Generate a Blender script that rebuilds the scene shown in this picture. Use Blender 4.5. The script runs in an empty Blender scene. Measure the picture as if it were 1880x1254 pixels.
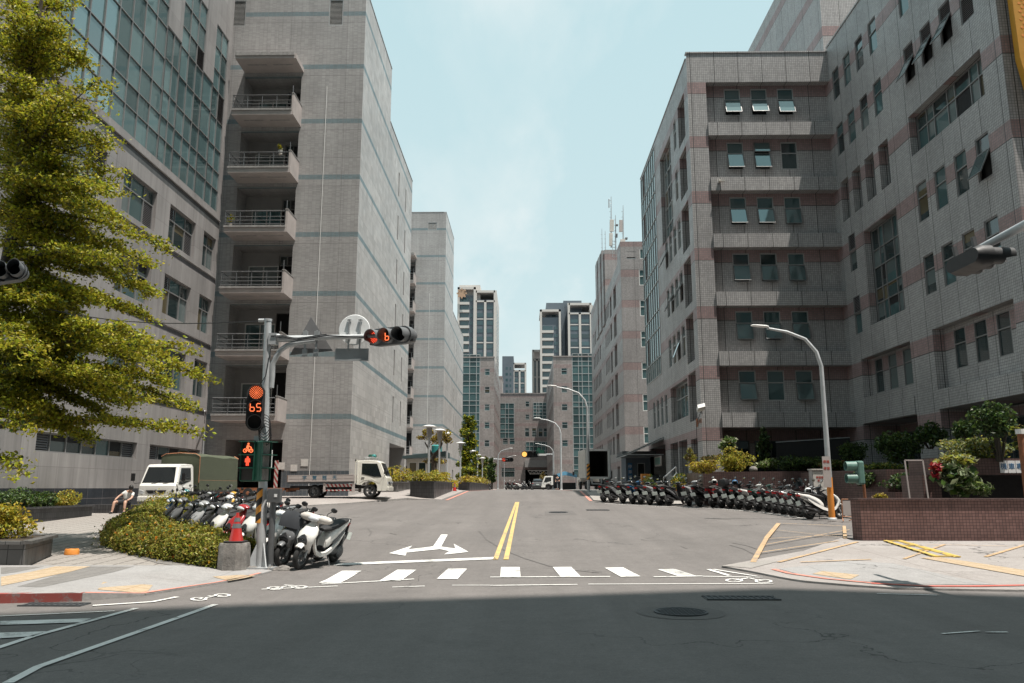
import bpy, bmesh, math, random
import numpy as np
from mathutils import Vector, Matrix
R = math.radians
rnd = random.Random(7)
nrg = np.random.default_rng(11)
S = bpy.context.scene
COL = S.collection

# ------------------------------------------------------------------ camera geometry (used to turn measured picture points into real places)
F = 1462.; CX, CY = 940., 627.
PIT = math.atan(269 / 1462.); YAW = math.atan(24 / 1462.)
EYE = 1.65
def ray(px, py):
    x = (px - CX) / F; y = (CY - py) / F
    f = math.cos(PIT) - y * math.sin(PIT); z = math.sin(PIT) + y * math.cos(PIT)
    c, s = math.cos(YAW), math.sin(YAW)
    return (x * c - f * s, x * s + f * c, z)
def atY(px, py, Y):
    r = ray(px, py); t = Y / r[1]; return Vector((r[0] * t, Y, EYE + r[2] * t))
def atX(px, py, X):
    r = ray(px, py); t = X / r[0]; return Vector((X, r[1] * t, EYE + r[2] * t))
def atZ(px, py, Z):
    r = ray(px, py); t = (Z - EYE) / r[2]; return Vector((r[0] * t, r[1] * t, Z))
def gz(Y): return min(max(.033 * (Y - 15), 0), 1.42)
def G(px, py):
    r = ray(px, py); a = 2.; b = 400.
    def below(Y): return EYE + r[2] * Y / r[1] <= gz(Y)
    Y = a
    while Y < b and not below(Y): Y += .25
    lo, hi = Y - .25, Y
    for _ in range(20):
        m = (lo + hi) / 2
        if below(m): hi = m
        else: lo = m
    return Vector((r[0] * hi / r[1], hi, gz(hi)))

# ------------------------------------------------------------------ materials
def newmat(name):
    m = bpy.data.materials.new(name); m.use_nodes = True
    nt = m.node_tree
    return m, nt, nt.nodes['Principled BSDF']
def c4(c): return (c[0], c[1], c[2], 1)
class NB:
    def __init__(s, nt): s.nt = nt
    def n(s, t, **k):
        o = s.nt.nodes.new(t)
        for a, b in k.items(): setattr(o, a, b)
        return o
    def put(s, sock, v):
        if hasattr(v, 'is_output'): s.nt.links.new(v, sock)
        else: sock.default_value = v
    def m(s, op, a, b=None, c=None):
        o = s.n('ShaderNodeMath', operation=op); s.put(o.inputs[0], a)
        if b is not None: s.put(o.inputs[1], b)
        if c is not None: s.put(o.inputs[2], c)
        return o.outputs[0]
    def mix(s, f, a, b, bt='MIX'):
        o = s.n('ShaderNodeMix', data_type='RGBA', blend_type=bt)
        s.put(o.inputs[0], f)
        s.put(o.inputs[6], c4(a) if isinstance(a, tuple) and len(a) == 3 else a)
        s.put(o.inputs[7], c4(b) if isinstance(b, tuple) and len(b) == 3 else b)
        return o.outputs[2]
    def noise(s, vec, scale, detail=4, rough=.6):
        o = s.n('ShaderNodeTexNoise'); o.inputs['Scale'].default_value = scale
        o.inputs['Detail'].default_value = detail; o.inputs['Roughness'].default_value = rough
        if vec is not None: s.put(o.inputs['Vector'], vec)
        return o.outputs['Fac']
    def ramp(s, v, a, b, lo=0., hi=1.):
        o = s.n('ShaderNodeMapRange'); s.put(o.inputs[0], v)
        for i, q in enumerate((a, b, lo, hi)): o.inputs[i + 1].default_value = q
        return o.outputs[0]
    def comb(s, x, y, z=0.):
        o = s.n('ShaderNodeCombineXYZ')
        for i, q in enumerate((x, y, z)): s.put(o.inputs[i], q)
        return o.outputs[0]
    def uv(s):
        o = s.n('ShaderNodeUVMap'); o.uv_map = 'uv'
        q = s.n('ShaderNodeSeparateXYZ'); s.put(q.inputs[0], o.outputs[0])
        return q.outputs[0], q.outputs[1], o.outputs[0]
    def pos(s):
        return s.n('ShaderNodeNewGeometry').outputs['Position']
    def line(s, u, p, w, off=0.):
        a = s.m('FRACT', s.m('DIVIDE', s.m('ADD', u, off), p))
        return s.m('LESS_THAN', a, w / p)
M = {}
def plain(name, col, rough=.5, metal=0., var=.12, scale=6., spec=.5, bump=0., coat=0., emit=None, estr=0.):
    m, nt, p = newmat(name); b = NB(nt)
    if var > 0:
        tc = b.n('ShaderNodeTexCoord').outputs['Object']
        f = b.noise(tc, scale, 5, .65)
        k = b.ramp(f, .25, .75, 1 - var, 1 + var)
        hv = b.n('ShaderNodeHueSaturation'); hv.inputs['Color'].default_value = c4(col); b.put(hv.inputs['Value'], k)
        b.put(p.inputs['Base Color'], hv.outputs[0])
        b.put(p.inputs['Roughness'], b.ramp(f, .3, .7, max(rough - .08, .02), min(rough + .1, 1)))
        if bump > 0:
            bp = b.n('ShaderNodeBump'); bp.inputs['Strength'].default_value = bump; bp.inputs['Distance'].default_value = .02
            b.put(bp.inputs['Height'], b.noise(tc, scale * 6, 4)); b.put(p.inputs['Normal'], bp.outputs[0])
    else:
        p.inputs['Base Color'].default_value = c4(col); p.inputs['Roughness'].default_value = rough
    p.inputs['Metallic'].default_value = metal; p.inputs['Specular IOR Level'].default_value = spec
    p.inputs['Coat Weight'].default_value = coat; p.inputs['Coat Roughness'].default_value = .08
    if emit:
        p.inputs['Emission Color'].default_value = c4(emit); p.inputs['Emission Strength'].default_value = estr
    M[name] = m; return m
def tile(name, col, grout, tw, th, gw, bands=(), panel=None, base=None, rough=.45, tvar=.12, stain=.2, streak=.17, bandlist=()):
    """small ceramic tiles in metres of the wall's own uv; bands: (period, z0, lo, hi, colour); panel: (pu, pv, w, colour, offu, offv)"""
    kk = {'tile_ribbed': 1.12, 'tile_smooth_sunlit': 1.06, 'tile_wing': 1.12, 'tile_tower': .95, 'tile_far': .9, 'granite': .95}.get(name, .62)
    q7 = lambda c: tuple(k * kk for k in c)
    col = q7(col); grout = q7(grout); bands = [(*x[:4], q7(x[4])) for x in bands]; bandlist = [(*x[:2], q7(x[2])) for x in bandlist]
    if panel: panel = (*panel[:3], q7(panel[3]), *panel[4:])
    m, nt, p = newmat(name); b = NB(nt); u, v, uv = b.uv()
    cc = c4(col)
    for (per, z0, lo, hi, bc) in bands:
        f = b.m('FRACT', b.m('DIVIDE', b.m('SUBTRACT', v, z0), per))
        k = b.m('MULTIPLY', b.m('GREATER_THAN', f, lo), b.m('LESS_THAN', f, hi))
        cc = b.mix(k, cc, bc)
    for (lo, hi, bc) in bandlist:
        k = b.m('MULTIPLY', b.m('GREATER_THAN', v, lo), b.m('LESS_THAN', v, hi)); cc = b.mix(k, cc, bc)
    if base: cc = b.mix(b.m('LESS_THAN', v, base[0]), cc, base[1])
    wn = b.n('ShaderNodeTexWhiteNoise', noise_dimensions='2D')
    b.put(wn.inputs['Vector'], b.comb(b.m('FLOOR', b.m('DIVIDE', u, tw)), b.m('FLOOR', b.m('DIVIDE', v, th))))
    k = b.ramp(wn.outputs[0], 0, 1, 1 - tvar, 1 + tvar)
    big = b.ramp(b.noise(uv, .22, 5, .6), .3, .7, 1 - stain, 1 + stain * .6)
    st = b.ramp(b.noise(b.comb(b.m('MULTIPLY', u, 2.2), b.m('MULTIPLY', v, .1)), 1., 5, .7), .35, .75, 1 + streak * .3, 1 - streak)
    k = b.m('MULTIPLY', b.m('MULTIPLY', k, big), st)
    dr = b.ramp(b.noise(b.comb(b.m('MULTIPLY', u, 5.5), b.m('MULTIPLY', v, .22)), 1., 3, .6), .58, .8, 1., 1 - streak * 1.6); k = b.m('MULTIPLY', k, dr)
    if panel:
        w2 = b.n('ShaderNodeTexWhiteNoise', noise_dimensions='2D'); b.put(w2.inputs['Vector'], b.comb(b.m('FLOOR', b.m('DIVIDE', b.m('ADD', u, panel[4]), panel[0])), b.m('FLOOR', b.m('DIVIDE', b.m('ADD', v, panel[5]), panel[1]))))
        k = b.m('MULTIPLY', k, b.ramp(w2.outputs[0], 0, 1, .94, 1.05))
    hv = b.n('ShaderNodeHueSaturation'); b.put(hv.inputs['Color'], cc); b.put(hv.inputs['Value'], k)
    cc = hv.outputs[0]
    if gw:
        g = b.m('MAXIMUM', b.line(u, tw, gw), b.line(v, th, gw)); cc = b.mix(g, cc, grout)
    if panel:
        g = b.m('MAXIMUM', b.line(u, panel[0], panel[2], panel[4] + panel[2] / 2), b.line(v, panel[1], panel[2], panel[5] + panel[2] / 2))
        cc = b.mix(g, cc, panel[3])
    b.put(p.inputs['Base Color'], cc)
    b.put(p.inputs['Roughness'], b.ramp(b.noise(uv, 1.5, 4), .3, .7, rough - .08, rough + .15))
    p.inputs['Specular IOR Level'].default_value = .4
    M[name] = m; return m
def glass(name, col, rough=.04, spec=.8, var=.35, metal=0.):
    m, nt, p = newmat(name); b = NB(nt)
    g = b.n('ShaderNodeNewGeometry')
    k = b.ramp(g.outputs['Random Per Island'], 0, 1, 1 - var, 1 + var)
    hv = b.n('ShaderNodeHueSaturation'); hv.inputs['Color'].default_value = c4(col); b.put(hv.inputs['Value'], k)
    b.put(p.inputs['Base Color'], hv.outputs[0])
    p.inputs['Roughness'].default_value = rough; p.inputs['Specular IOR Level'].default_value = spec
    p.inputs['IOR'].default_value = 1.55; p.inputs['Metallic'].default_value = metal
    bp = b.n('ShaderNodeBump'); bp.inputs['Strength'].default_value = .03; bp.inputs['Distance'].default_value = .05
    b.put(bp.inputs['Height'], b.noise(g.outputs['Position'], .9, 2)); b.put(p.inputs['Normal'], bp.outputs[0])
    M[name] = m; return m
def leafmat(name, col, var=.3, trans=.35, hue=.03):
    m, nt, p = newmat(name); b = NB(nt)
    g = b.n('ShaderNodeNewGeometry'); ri = g.outputs['Random Per Island']
    hv = b.n('ShaderNodeHueSaturation'); hv.inputs['Color'].default_value = c4(col)
    b.put(hv.inputs['Value'], b.ramp(ri, 0, 1, 1 - var, 1 + var))
    b.put(hv.inputs['Hue'], b.ramp(b.m('FRACT', b.m('MULTIPLY', ri, 7.31)), 0, 1, .5 - hue, .5 + hue))
    b.put(p.inputs['Base Color'], hv.outputs[0]); p.inputs['Roughness'].default_value = .45
    p.inputs['Specular IOR Level'].default_value = .35
    tr = b.n('ShaderNodeBsdfTranslucent'); b.put(tr.inputs['Color'], hv.outputs[0])
    mx = b.n('ShaderNodeMixShader'); mx.inputs[0].default_value = trans
    nt.links.new(p.outputs[0], mx.inputs[1]); nt.links.new(tr.outputs[0], mx.inputs[2])
    nt.links.new(mx.outputs[0], nt.nodes['Material Output'].inputs['Surface'])
    M[name] = m; return m
def groundmat(name, col, patch, rough=.85, cracks=True, grain=.25, joint=None, jcol=(.1, .1, .1), brick=None, patchscale=.35, track=False):
    col = tuple(k * .72 for k in col); patch = tuple(k * .72 for k in patch); jcol = tuple(k * .72 for k in jcol)
    m, nt, p = newmat(name); b = NB(nt); pos = b.pos()
    s = b.n('ShaderNodeSeparateXYZ'); b.put(s.inputs[0], pos)
    f1 = b.ramp(b.noise(pos, patchscale, 6, .62), .35, .7)
    cc = b.mix(f1, col, patch)
    f2 = b.m('MULTIPLY', b.ramp(b.noise(pos, 55., 3, .7), .25, .75, 1 - grain, 1 + grain), b.ramp(b.noise(pos, 16., 4, .75), .3, .7, 1 - grain * .6, 1 + grain * .5))
    f3 = b.ramp(b.noise(pos, 3.1, 5, .7), .3, .75, .9, 1.08)
    k = b.m('MULTIPLY', f2, f3)
    if track:
        oil = b.ramp(b.noise(pos, .75, 6, .7), .56, .72, 1., .86); k = b.m('MULTIPLY', k, oil)
        sp_ = b.ramp(b.noise(pos, 7.5, 3, .6), .68, .74, 1., .8); k = b.m('MULTIPLY', k, sp_)
    if track:   # worn wheel tracks and oil along the lane
        fx = b.noise(b.comb(b.m('MULTIPLY', s.outputs[0], 1.1), b.m('MULTIPLY', s.outputs[1], .06)), 1., 4, .6)
        k = b.m('MULTIPLY', k, b.ramp(fx, .3, .7, .88, 1.1))
    hv = b.n('ShaderNodeHueSaturation'); b.put(hv.inputs['Color'], cc); b.put(hv.inputs['Value'], k)
    cc = hv.outputs[0]
    if cracks:
        vo = b.n('ShaderNodeTexVoronoi', feature='DISTANCE_TO_EDGE'); vo.inputs['Scale'].default_value = .16
        wob = b.n('ShaderNodeTexNoise'); wob.inputs['Scale'].default_value = .9; wob.inputs['Detail'].default_value = 5
        b.put(wob.inputs['Vector'], pos)
        mxv = b.n('ShaderNodeMix', data_type='VECTOR'); mxv.inputs[0].default_value = .12
        b.put(mxv.inputs[4], pos); b.put(mxv.inputs[5], wob.outputs['Color'])
        sc = b.n('ShaderNodeVectorMath', operation='MULTIPLY_ADD'); b.put(sc.inputs[0], wob.outputs['Color']); sc.inputs[1].default_value = (3, 3, 0); b.put(sc.inputs[2], pos)
        b.put(vo.inputs['Vector'], sc.outputs[0])
        ck = b.m('MULTIPLY', b.m('LESS_THAN', vo.outputs['Distance'], .003), b.ramp(b.noise(pos, .12, 2), .46, .53))
        cc = b.mix(b.m('MULTIPLY', ck, .6), cc, (.03, .03, .03))
    if joint:
        g = b.m('MAXIMUM', b.line(s.outputs[0], joint[0], joint[2]), b.line(s.outputs[1], joint[1], joint[2]))
        cc = b.mix(g, cc, jcol)
    b.put(p.inputs['Base Color'], cc); b.put(p.inputs['Roughness'], b.ramp(f1, 0, 1, rough - .06, rough + .06))
    p.inputs['Specular IOR Level'].default_value = .3
    bp = b.n('ShaderNodeBump'); bp.inputs['Strength'].default_value = .25; bp.inputs['Distance'].default_value = .01
    b.put(bp.inputs['Height'], b.noise(pos, 80., 3)); b.put(p.inputs['Normal'], bp.outputs[0])
    M[name] = m; return m
def paint(name, col, wear=.5, rough=.7):
    """road paint with worn-through speckles"""
    m, nt, p = newmat(name); b = NB(nt); pos = b.pos()
    f = b.ramp(b.noise(pos, 2.6, 9, .8), .53, .62)
    k = b.m('MULTIPLY', f, wear)
    d = b.ramp(b.noise(pos, 1.1, 4), .3, .7, .82, 1.05)
    hv = b.n('ShaderNodeHueSaturation'); hv.inputs['Color'].default_value = c4(col); b.put(hv.inputs['Value'], d)
    b.put(p.inputs['Base Color'], b.mix(k, hv.outputs[0], (.2, .19, .185))); p.inputs['Roughness'].default_value = rough
    M[name] = m; return m

RED = (.29, .205, .2); GR = (.305, .295, .285)
tile('tile_wing', (.36, .353, .35), (.15, .147, .148), .115, .115, .018, bands=[(3.49, 5.0, .785, 1.0, (.30, .205, .2))], panel=(1.45, 3.49, .035, (.05, .05, .05), 0., -5.0 + .75))
tile('tile_tower', (.33, .31, .302), (.16, .15, .15), .12, .12, .014, bands=[(3.65, 4.8, .76, 1.0, (.31, .225, .215))], panel=(1.6, 3.65, .035, (.1, .095, .095), 0, -4.8))
tile('tile_ribbed', (.345, .338, .333), (.235, .23, .225), .24, .06, .012, bands=[(3.67, 5.52, .015, .098, (.15, .215, .235))], panel=(3.6, 1.83, .02, (.16, .15, .15), .4, .3), base=(2.62, (.045, .065, .085)), stain=.2, streak=.18)
tile('tile_smooth_sunlit', (.47, .45, .435), (.30, .29, .28), .6, .45, .012, bands=[(3.67, 5.52, .015, .098, (.17, .235, .255))], panel=(3.6, 1.83, .02, (.26, .245, .235), .4, .3), stain=.13, streak=.13)  # smoother street-face tile; base colour also raised to paint in its sunlight
tile('tile_far', (.34, .30, .285), (.24, .22, .21), .3, .3, .02, bands=[(3.6, 3.2, .8, 1.0, (.33, .255, .245))], panel=(3.0, 3.6, .06, (.2, .185, .18), 0, 0))
tile('tile_brick', (.33, .19, .172), (.05, .04, .038), .088, .08, .01, rough=.35, tvar=.16, stain=.12)
tile('tile_brick_small', (.2, .122, .113), (.045, .036, .034), .1, .09, .012, rough=.4, tvar=.16)
tile('tile_planter', (.115, .115, .12), (.03, .03, .035), .11, .2, .014, rough=.4, tvar=.2)
tile('tile_planter_light', (.2, .195, .19), (.06, .06, .06), .3, .45, .018, rough=.5, tvar=.14)
tile('granite', (.335, .318, .312), (.2, .18, .18), 1.18, 1.22, .016, tvar=.07, stain=.18, streak=.3, rough=.4, base=(1.64, (.03, .036, .045)),
     bandlist=[(5.62, 5.86, (.13, .125, .13)), (9.38, 9.62, (.13, .125, .13)), (13.3, 13.54, (.13, .125, .13)), (16.85, 17.05, (.1, .1, .105))])
plain('plaster_pink', (.43, .385, .365), .8, var=.15, scale=1.5)
plain('plaster_grey', (.29, .285, .28), .85, var=.12, scale=1.2)
plain('concrete_edge', (.30, .29, .28), .9, var=.35, scale=5, bump=.3)
plain('concrete_old', (.2, .188, .175), .9, var=.55, scale=5, bump=.6)
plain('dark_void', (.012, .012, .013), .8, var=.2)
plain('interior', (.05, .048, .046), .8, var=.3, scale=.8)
plain('frame_grey', (.25, .25, .25), .45, .3, var=.06)
plain('frame_sash', (.17, .175, .175), .5, .3, var=.06)
plain('frame_light', (.42, .43, .43), .4, .3, var=.06)
plain('frame_white', (.62, .62, .6), .5, var=.08)
plain('louvre_light', (.4, .4, .39), .5, .1)
plain('louvre', (.16, .155, .16), .5, .2, var=.1)
glass('glass_dark', (.03, .048, .05), .03, .95, .35, .12)
glass('glass_teal', (.075, .135, .14), .03, .95, .35, .25)
glass('glass_curtain', (.17, .27, .28), .02, 1.0, .4, .5)
glass('glass_tower', (.085, .15, .155), .05, .9, .4, .3)
glass('glass_sash', (.21, .305, .31), .05, .9, .3, .56)
glass('glass_blind', (.12, .15, .15), .12, .6, .3)
glass('glass_warm', (.10, .085, .05), .08, .6, .4)
glass('glass_far', (.03, .065, .075), .1, .8, .5)
glass('glass_car', (.012, .016, .018), .03, .7, .1)
plain('steel_grey', (.42, .44, .45), .5, .5, var=.12, scale=4)
plain('steel_dark', (.13, .135, .14), .5, .4, var=.15)
plain('steel_bright', (.6, .6, .6), .3, .8, var=.08)
plain('galv', (.47, .49, .5), .55, .35, var=.16, scale=3)
plain('black_plastic', (.016, .016, .018), .45, var=.2)
plain('black_matte', (.02, .02, .021), .75, var=.25)
plain('rubber', (.022, .022, .022), .85, var=.25)
plain('white_paint', (.78, .77, .73), .3, coat=.5, var=.05)
plain('cream_paint', (.70, .68, .61), .32, coat=.4, var=.06)
plain('dirty_white', (.55, .52, .48), .6, var=.2, scale=3)
plain('sign_back', (.19, .19, .195), .6, var=.1)
plain('canvas', (.07, .082, .052), .8, var=.16, scale=3, bump=.3)
plain('canvas_trim', (.42, .19, .1), .7)
plain('red_paint', (.45, .03, .025), .35, coat=.4, var=.08)
plain('orange_paint', (.72, .27, .05), .55, var=.15)
plain('yellow_paint', (.75, .45, .05), .55, var=.12)
plain('green_signal', (.012, .075, .05), .45, var=.15)
plain('green_signal_pale', (.10, .2, .17), .5, var=.2)
plain('signal_black', (.03, .031, .033), .55, var=.15)
plain('signal_grey', (.13, .135, .14), .5, var=.15)
plain('blue_sign', (.03, .14, .30), .5, var=.08)
plain('teal_thing', (.03, .25, .24), .5, var=.1)
plain('blue_tarp', (.1, .28, .42), .6, var=.15)
plain('rust', (.24, .095, .045), .8, var=.4, scale=5)
plain('bark', (.055, .045, .035), .9, var=.4, scale=9, bump=.6)
plain('soil', (.05, .038, .028), .95, var=.3)
plain('skin', (.5, .3, .22), .55, var=.05)
plain('hair', (.012, .010, .009), .5)
plain('cloth_dark', (.03, .034, .04), .85, var=.2)
plain('cloth_white', (.6, .6, .58), .85, var=.1)
plain('paper', (.62, .6, .57), .8, var=.15, scale=8)
plain('plate', (.62, .68, .65), .4, var=.06)
plain('red_lens', (.35, .012, .012), .15, var=.05)
plain('amber_lens', (.6, .22, .02), .2, var=.05)
plain('clear_lens', (.5, .52, .54), .08, var=.05, spec=.9)
plain('mirror', (.75, .78, .8), .06, 1.0, var=.02)
plain('chrome', (.62, .63, .64), .2, .95, var=.05)
plain('led_red', (.5, .03, .01), .4, var=0, emit=(1., .1, .045), estr=1.)
plain('led_hot', (.6, .1, .02), .4, var=0, emit=(1., .2, .07), estr=1.15)
plain('led_amber', (.6, .3, .05), .4, var=0, emit=(1., .5, .12), estr=1.)
plain('lamp_cap', (.68, .68, .66), .5, var=.06)
plain('pot_red', (.38, .07, .03), .7, var=.15)
plain('roof_green', (.04, .07, .075), .6, var=.1)
plain('wood_warm', (.3, .12, .03), .6, var=.2)
plain('mesh_yellow', (.55, .27, .03), .5, var=.08)
plain('tower_cream_haze', (.52, .49, .46), .7, var=.06, scale=.3)  # cream made paler to carry distance haze in the colour
plain('tower_dark_haze', (.10, .122, .145), .6, var=.12, scale=.3)  # dark walls lifted and blued, haze painted into the base colour
plain('text_blue', (.03, .14, .22), .6, var=0)
plain('text_red', (.5, .07, .05), .6, var=0)
plain('text_white', (.75, .75, .75), .6, var=0)
leafmat('leaf_bright', (.335, .325, .026), .5, .42, .035)
leafmat('leaf_mid', (.075, .12, .024), .45, .3)
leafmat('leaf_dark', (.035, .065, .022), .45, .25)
leafmat('leaf_hedge', (.29, .275, .045), .45, .38, .045)
leafmat('leaf_yellow', (.40, .32, .03), .35, .35, .03)
leafmat('leaf_pale', (.27, .30, .17), .35, .3)
leafmat('leaf_olive', (.20, .15, .045), .45, .3, .04)
leafmat('petal_orange', (.72, .32, .02), .3, .3, .03)
leafmat('petal_red', (.35, .02, .03), .3, .3, .02)
groundmat('asphalt', (.206, .190, .181), (.24, .222, .212), .86, track=True)
groundmat('asphalt_side', (.178, .166, .159), (.2, .187, .18), .86, cracks=False)
groundmat('concrete', (.40, .375, .35), (.47, .44, .41), .85, joint=(3.2, 3.0, .02), jcol=(.2, .19, .18))
groundmat('concrete_pink', (.405, .37, .35), (.475, .44, .42), .85, joint=(4.0, 4.0, .02), jcol=(.25, .22, .2), patchscale=.6)
groundmat('sidewalk', (.45, .44, .435), (.39, .375, .365), .85, joint=(1.9, 2.4, .016), jcol=(.25, .24, .23), patchscale=.5)
groundmat('sidewalk_dark', (.29, .275, .26), (.25, .24, .23), .85, joint=(.3, .3, .02), jcol=(.18, .17, .165), cracks=False, patchscale=.8)
groundmat('paver', (.46, .43, .395), (.41, .38, .35), .85, cracks=False, joint=(.42, .24, .04), jcol=(.17, .15, .14))
groundmat('tactile', (.62, .48, .33), (.58, .45, .31), .8, cracks=False, joint=(.3, .3, .02), jcol=(.4, .28, .15))
paint('mark_white', (.78, .77, .74), .8); paint('mark_yellow', (.62, .43, .16), .8); paint('mark_orange', (.5, .345, .2), 1.)
paint('mark_red', (.52, .13, .10), .5); paint('mark_redpale', (.6, .25, .19), .7); paint('mark_bright', (.6, .42, .1), .95)
plain('iron', (.075, .08, .085), .6, .4, var=.3, scale=14)
paint('kerb_red', (.3, .07, .06), 1.0); plain('plaster_orange', (.4, .26, .17), .7)
plain('sign_white', (.86, .88, .88), .55, var=.05)
def hazard():
    m, nt, p = newmat('hazard'); b = NB(nt)
    tc = b.n('ShaderNodeTexCoord').outputs['Object']; s = b.n('ShaderNodeSeparateXYZ'); b.put(s.inputs[0], tc)
    k = b.m('LESS_THAN', b.m('FRACT', b.m('DIVIDE', b.m('SUBTRACT', s.outputs[2], b.m('MULTIPLY', s.outputs[0], .8)), .29)), .5)
    b.put(p.inputs['Base Color'], b.mix(k, (.02, .02, .02), (.7, .3, .04))); p.inputs['Roughness'].default_value = .5; M['hazard'] = m
    m, nt, p = newmat('hazard_red'); b = NB(nt)
    tc = b.n('ShaderNodeTexCoord').outputs['Object']; s = b.n('ShaderNodeSeparateXYZ'); b.put(s.inputs[0], tc)
    k = b.m('LESS_THAN', b.m('FRACT', b.m('DIVIDE', b.m('ADD', s.outputs[0], b.m('MULTIPLY', s.outputs[2], .6)), .22)), .5)
    b.put(p.inputs['Base Color'], b.mix(k, (.55, .5, .46), (.32, .05, .05))); p.inputs['Roughness'].default_value = .55; M['hazard_red'] = m
hazard()

# ------------------------------------------------------------------ mesh building
ORG = {}
class MB:
    def __init__(s): s.v = []; s.f = []; s.mi = []
    def add(s, vs, fs, m=0):
        k = len(s.v); s.v += [tuple(q) for q in vs]
        for f in fs: s.f.append(tuple(k + i for i in f)); s.mi.append(m)
        return s
    def quad(s, a, b, c, d, m=0): return s.add([a, b, c, d], [(0, 1, 2, 3)], m)
    def box(s, x0, y0, z0, x1, y1, z1, m=0):
        return s.add([(x0, y0, z0), (x1, y0, z0), (x1, y1, z0), (x0, y1, z0), (x0, y0, z1), (x1, y0, z1), (x1, y1, z1), (x0, y1, z1)],
                     [(0, 3, 2, 1), (4, 5, 6, 7), (0, 1, 5, 4), (1, 2, 6, 5), (2, 3, 7, 6), (3, 0, 4, 7)], m)
    def obox(s, c, ax, ay, az, m=0):
        """centre and three half-extent vectors"""
        c, ax, ay, az = map(Vector, (c, ax, ay, az))
        if ax.cross(ay).dot(az) < 0: ax = -ax
        vs = [c - ax - ay - az, c + ax - ay - az, c + ax + ay - az, c - ax + ay - az, c - ax - ay + az, c + ax - ay + az, c + ax + ay + az, c - ax + ay + az]
        return s.add(vs, [(0, 3, 2, 1), (4, 5, 6, 7), (0, 1, 5, 4), (1, 2, 6, 5), (2, 3, 7, 6), (3, 0, 4, 7)], m)
    def bar(s, a, b, w, h=None, m=0):
        a, b = Vector(a), Vector(b); d = b - a; L = d.length; d.normalize(); h = h or w
        r = Vector((0, 0, 1)); q = d.cross(r)
        if q.length < .01: q = Vector((1, 0, 0))
        q.normalize(); r = q.cross(d)
        return s.obox((a + b) / 2, d * (L / 2), q * (w / 2), r * (h / 2), m)
    def loft(s, rings, m=0, cap=True, closed=True):
        n = len(rings[0]); vs = [p for r in rings for p in r]; fs = []
        for i in range(len(rings) - 1):
            for j in range(n if closed else n - 1):
                fs.append((i * n + j, i * n + (j + 1) % n, (i + 1) * n + (j + 1) % n, (i + 1) * n + j))
        if cap: fs.append(tuple(reversed(range(n)))); fs.append(tuple((len(rings) - 1) * n + j for j in range(n)))
        return s.add(vs, fs, m)
    def tube(s, pts, r, n=8, m=0, cap=True):
        pts = [Vector(p) for p in pts]; rs = r if isinstance(r, (list, tuple)) else [r] * len(pts); rings = []; u = None
        for i, p in enumerate(pts):
            d = (pts[min(i + 1, len(pts) - 1)] - pts[max(i - 1, 0)]).normalized()
            if u is None:
                u = d.orthogonal().normalized()
            u = (u - d * u.dot(d)).normalized(); w = d.cross(u)
            rings.append([p + (u * math.cos(2 * math.pi * k / n) + w * math.sin(2 * math.pi * k / n)) * rs[i] for k in range(n)])
        return s.loft(rings, m, cap)
    def cyl(s, a, b, r0, r1=None, n=12, m=0): return s.tube([a, b], [r0, r0 if r1 is None else r1], n, m)
    def lathe(s, c, ax, prof, n=16, m=0, cap=True):
        """profile of (distance along axis, radius)"""
        ax = Vector(ax).normalized(); u = ax.orthogonal().normalized(); w = ax.cross(u); c = Vector(c)
        return s.loft([[c + ax * h + (u * math.cos(2 * math.pi * k / n) + w * math.sin(2 * math.pi * k / n)) * r for k in range(n)] for h, r in prof], m, cap)
    def ell(s, c, rx, ry, rz, n=12, k=7, m=0):
        rings = []
        for i in range(k + 1):
            a = -math.pi / 2 + math.pi * (i + .02 * (1 if i == 0 else (-1 if i == k else 0))) / k
            rr = max(math.cos(a), .02)
            rings.append([(c[0] + rx * rr * math.cos(2 * math.pi * j / n), c[1] + ry * rr * math.sin(2 * math.pi * j / n), c[2] + rz * math.sin(a)) for j in range(n)])
        return s.loft(rings, m)
    def prism(s, poly, z0, z1, m=0, zs=None):
        n = len(poly); vs = [(x, y, z0) for x, y in poly] + [(x, y, z1) for x, y in poly]
        fs = [tuple(reversed(range(n))), tuple(range(n, 2 * n))] + [(i, (i + 1) % n, n + (i + 1) % n, n + i) for i in range(n)]
        return s.add(vs, fs, m)
    def build(s, name, mats, parent=None, smooth=False, bevel=0., org=None, ang=40):
        me = bpy.data.meshes.new(name)
        o0 = Vector((0, 0, 0))
        if parent is not None: o0 = ORG.get(parent.name, o0)
        elif org is not None: o0 = Vector(org)
        vs = np.array(s.v, dtype=np.float64).reshape(-1, 3) - np.array(o0)
        me.from_pydata(vs.tolist(), [], s.f)
        for q in (mats if isinstance(mats, (list, tuple)) else [mats]): me.materials.append(M[q] if isinstance(q, str) else q)
        me.polygons.foreach_set('material_index', s.mi)
        uvl = me.uv_layers.new(name='uv'); dat = np.zeros(len(me.loops) * 2, dtype=np.float32)
        co = np.array(s.v, dtype=np.float64).reshape(-1, 3)
        for p in me.polygons:
            nx, ny, nz = p.normal; h = math.hypot(nx, ny)
            li = range(p.loop_start, p.loop_start + p.loop_total)
            if h < .35:
                for l in li: q = co[me.loops[l].vertex_index]; dat[2 * l] = q[0]; dat[2 * l + 1] = q[1]
            else:
                tx, ty = -ny / h, nx / h
                for l in li: q = co[me.loops[l].vertex_index]; dat[2 * l] = q[0] * tx + q[1] * ty; dat[2 * l + 1] = q[2]
        uvl.data.foreach_set('uv', dat)
        if smooth:
            me.shade_smooth(); me.set_sharp_from_angle(angle=R(ang))
        me.update()
        o = bpy.data.objects.new(name, me); COL.objects.link(o)
        if parent is not None: o.parent = parent
        elif org is not None: o.location = o0
        ORG[o.name] = o0
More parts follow.
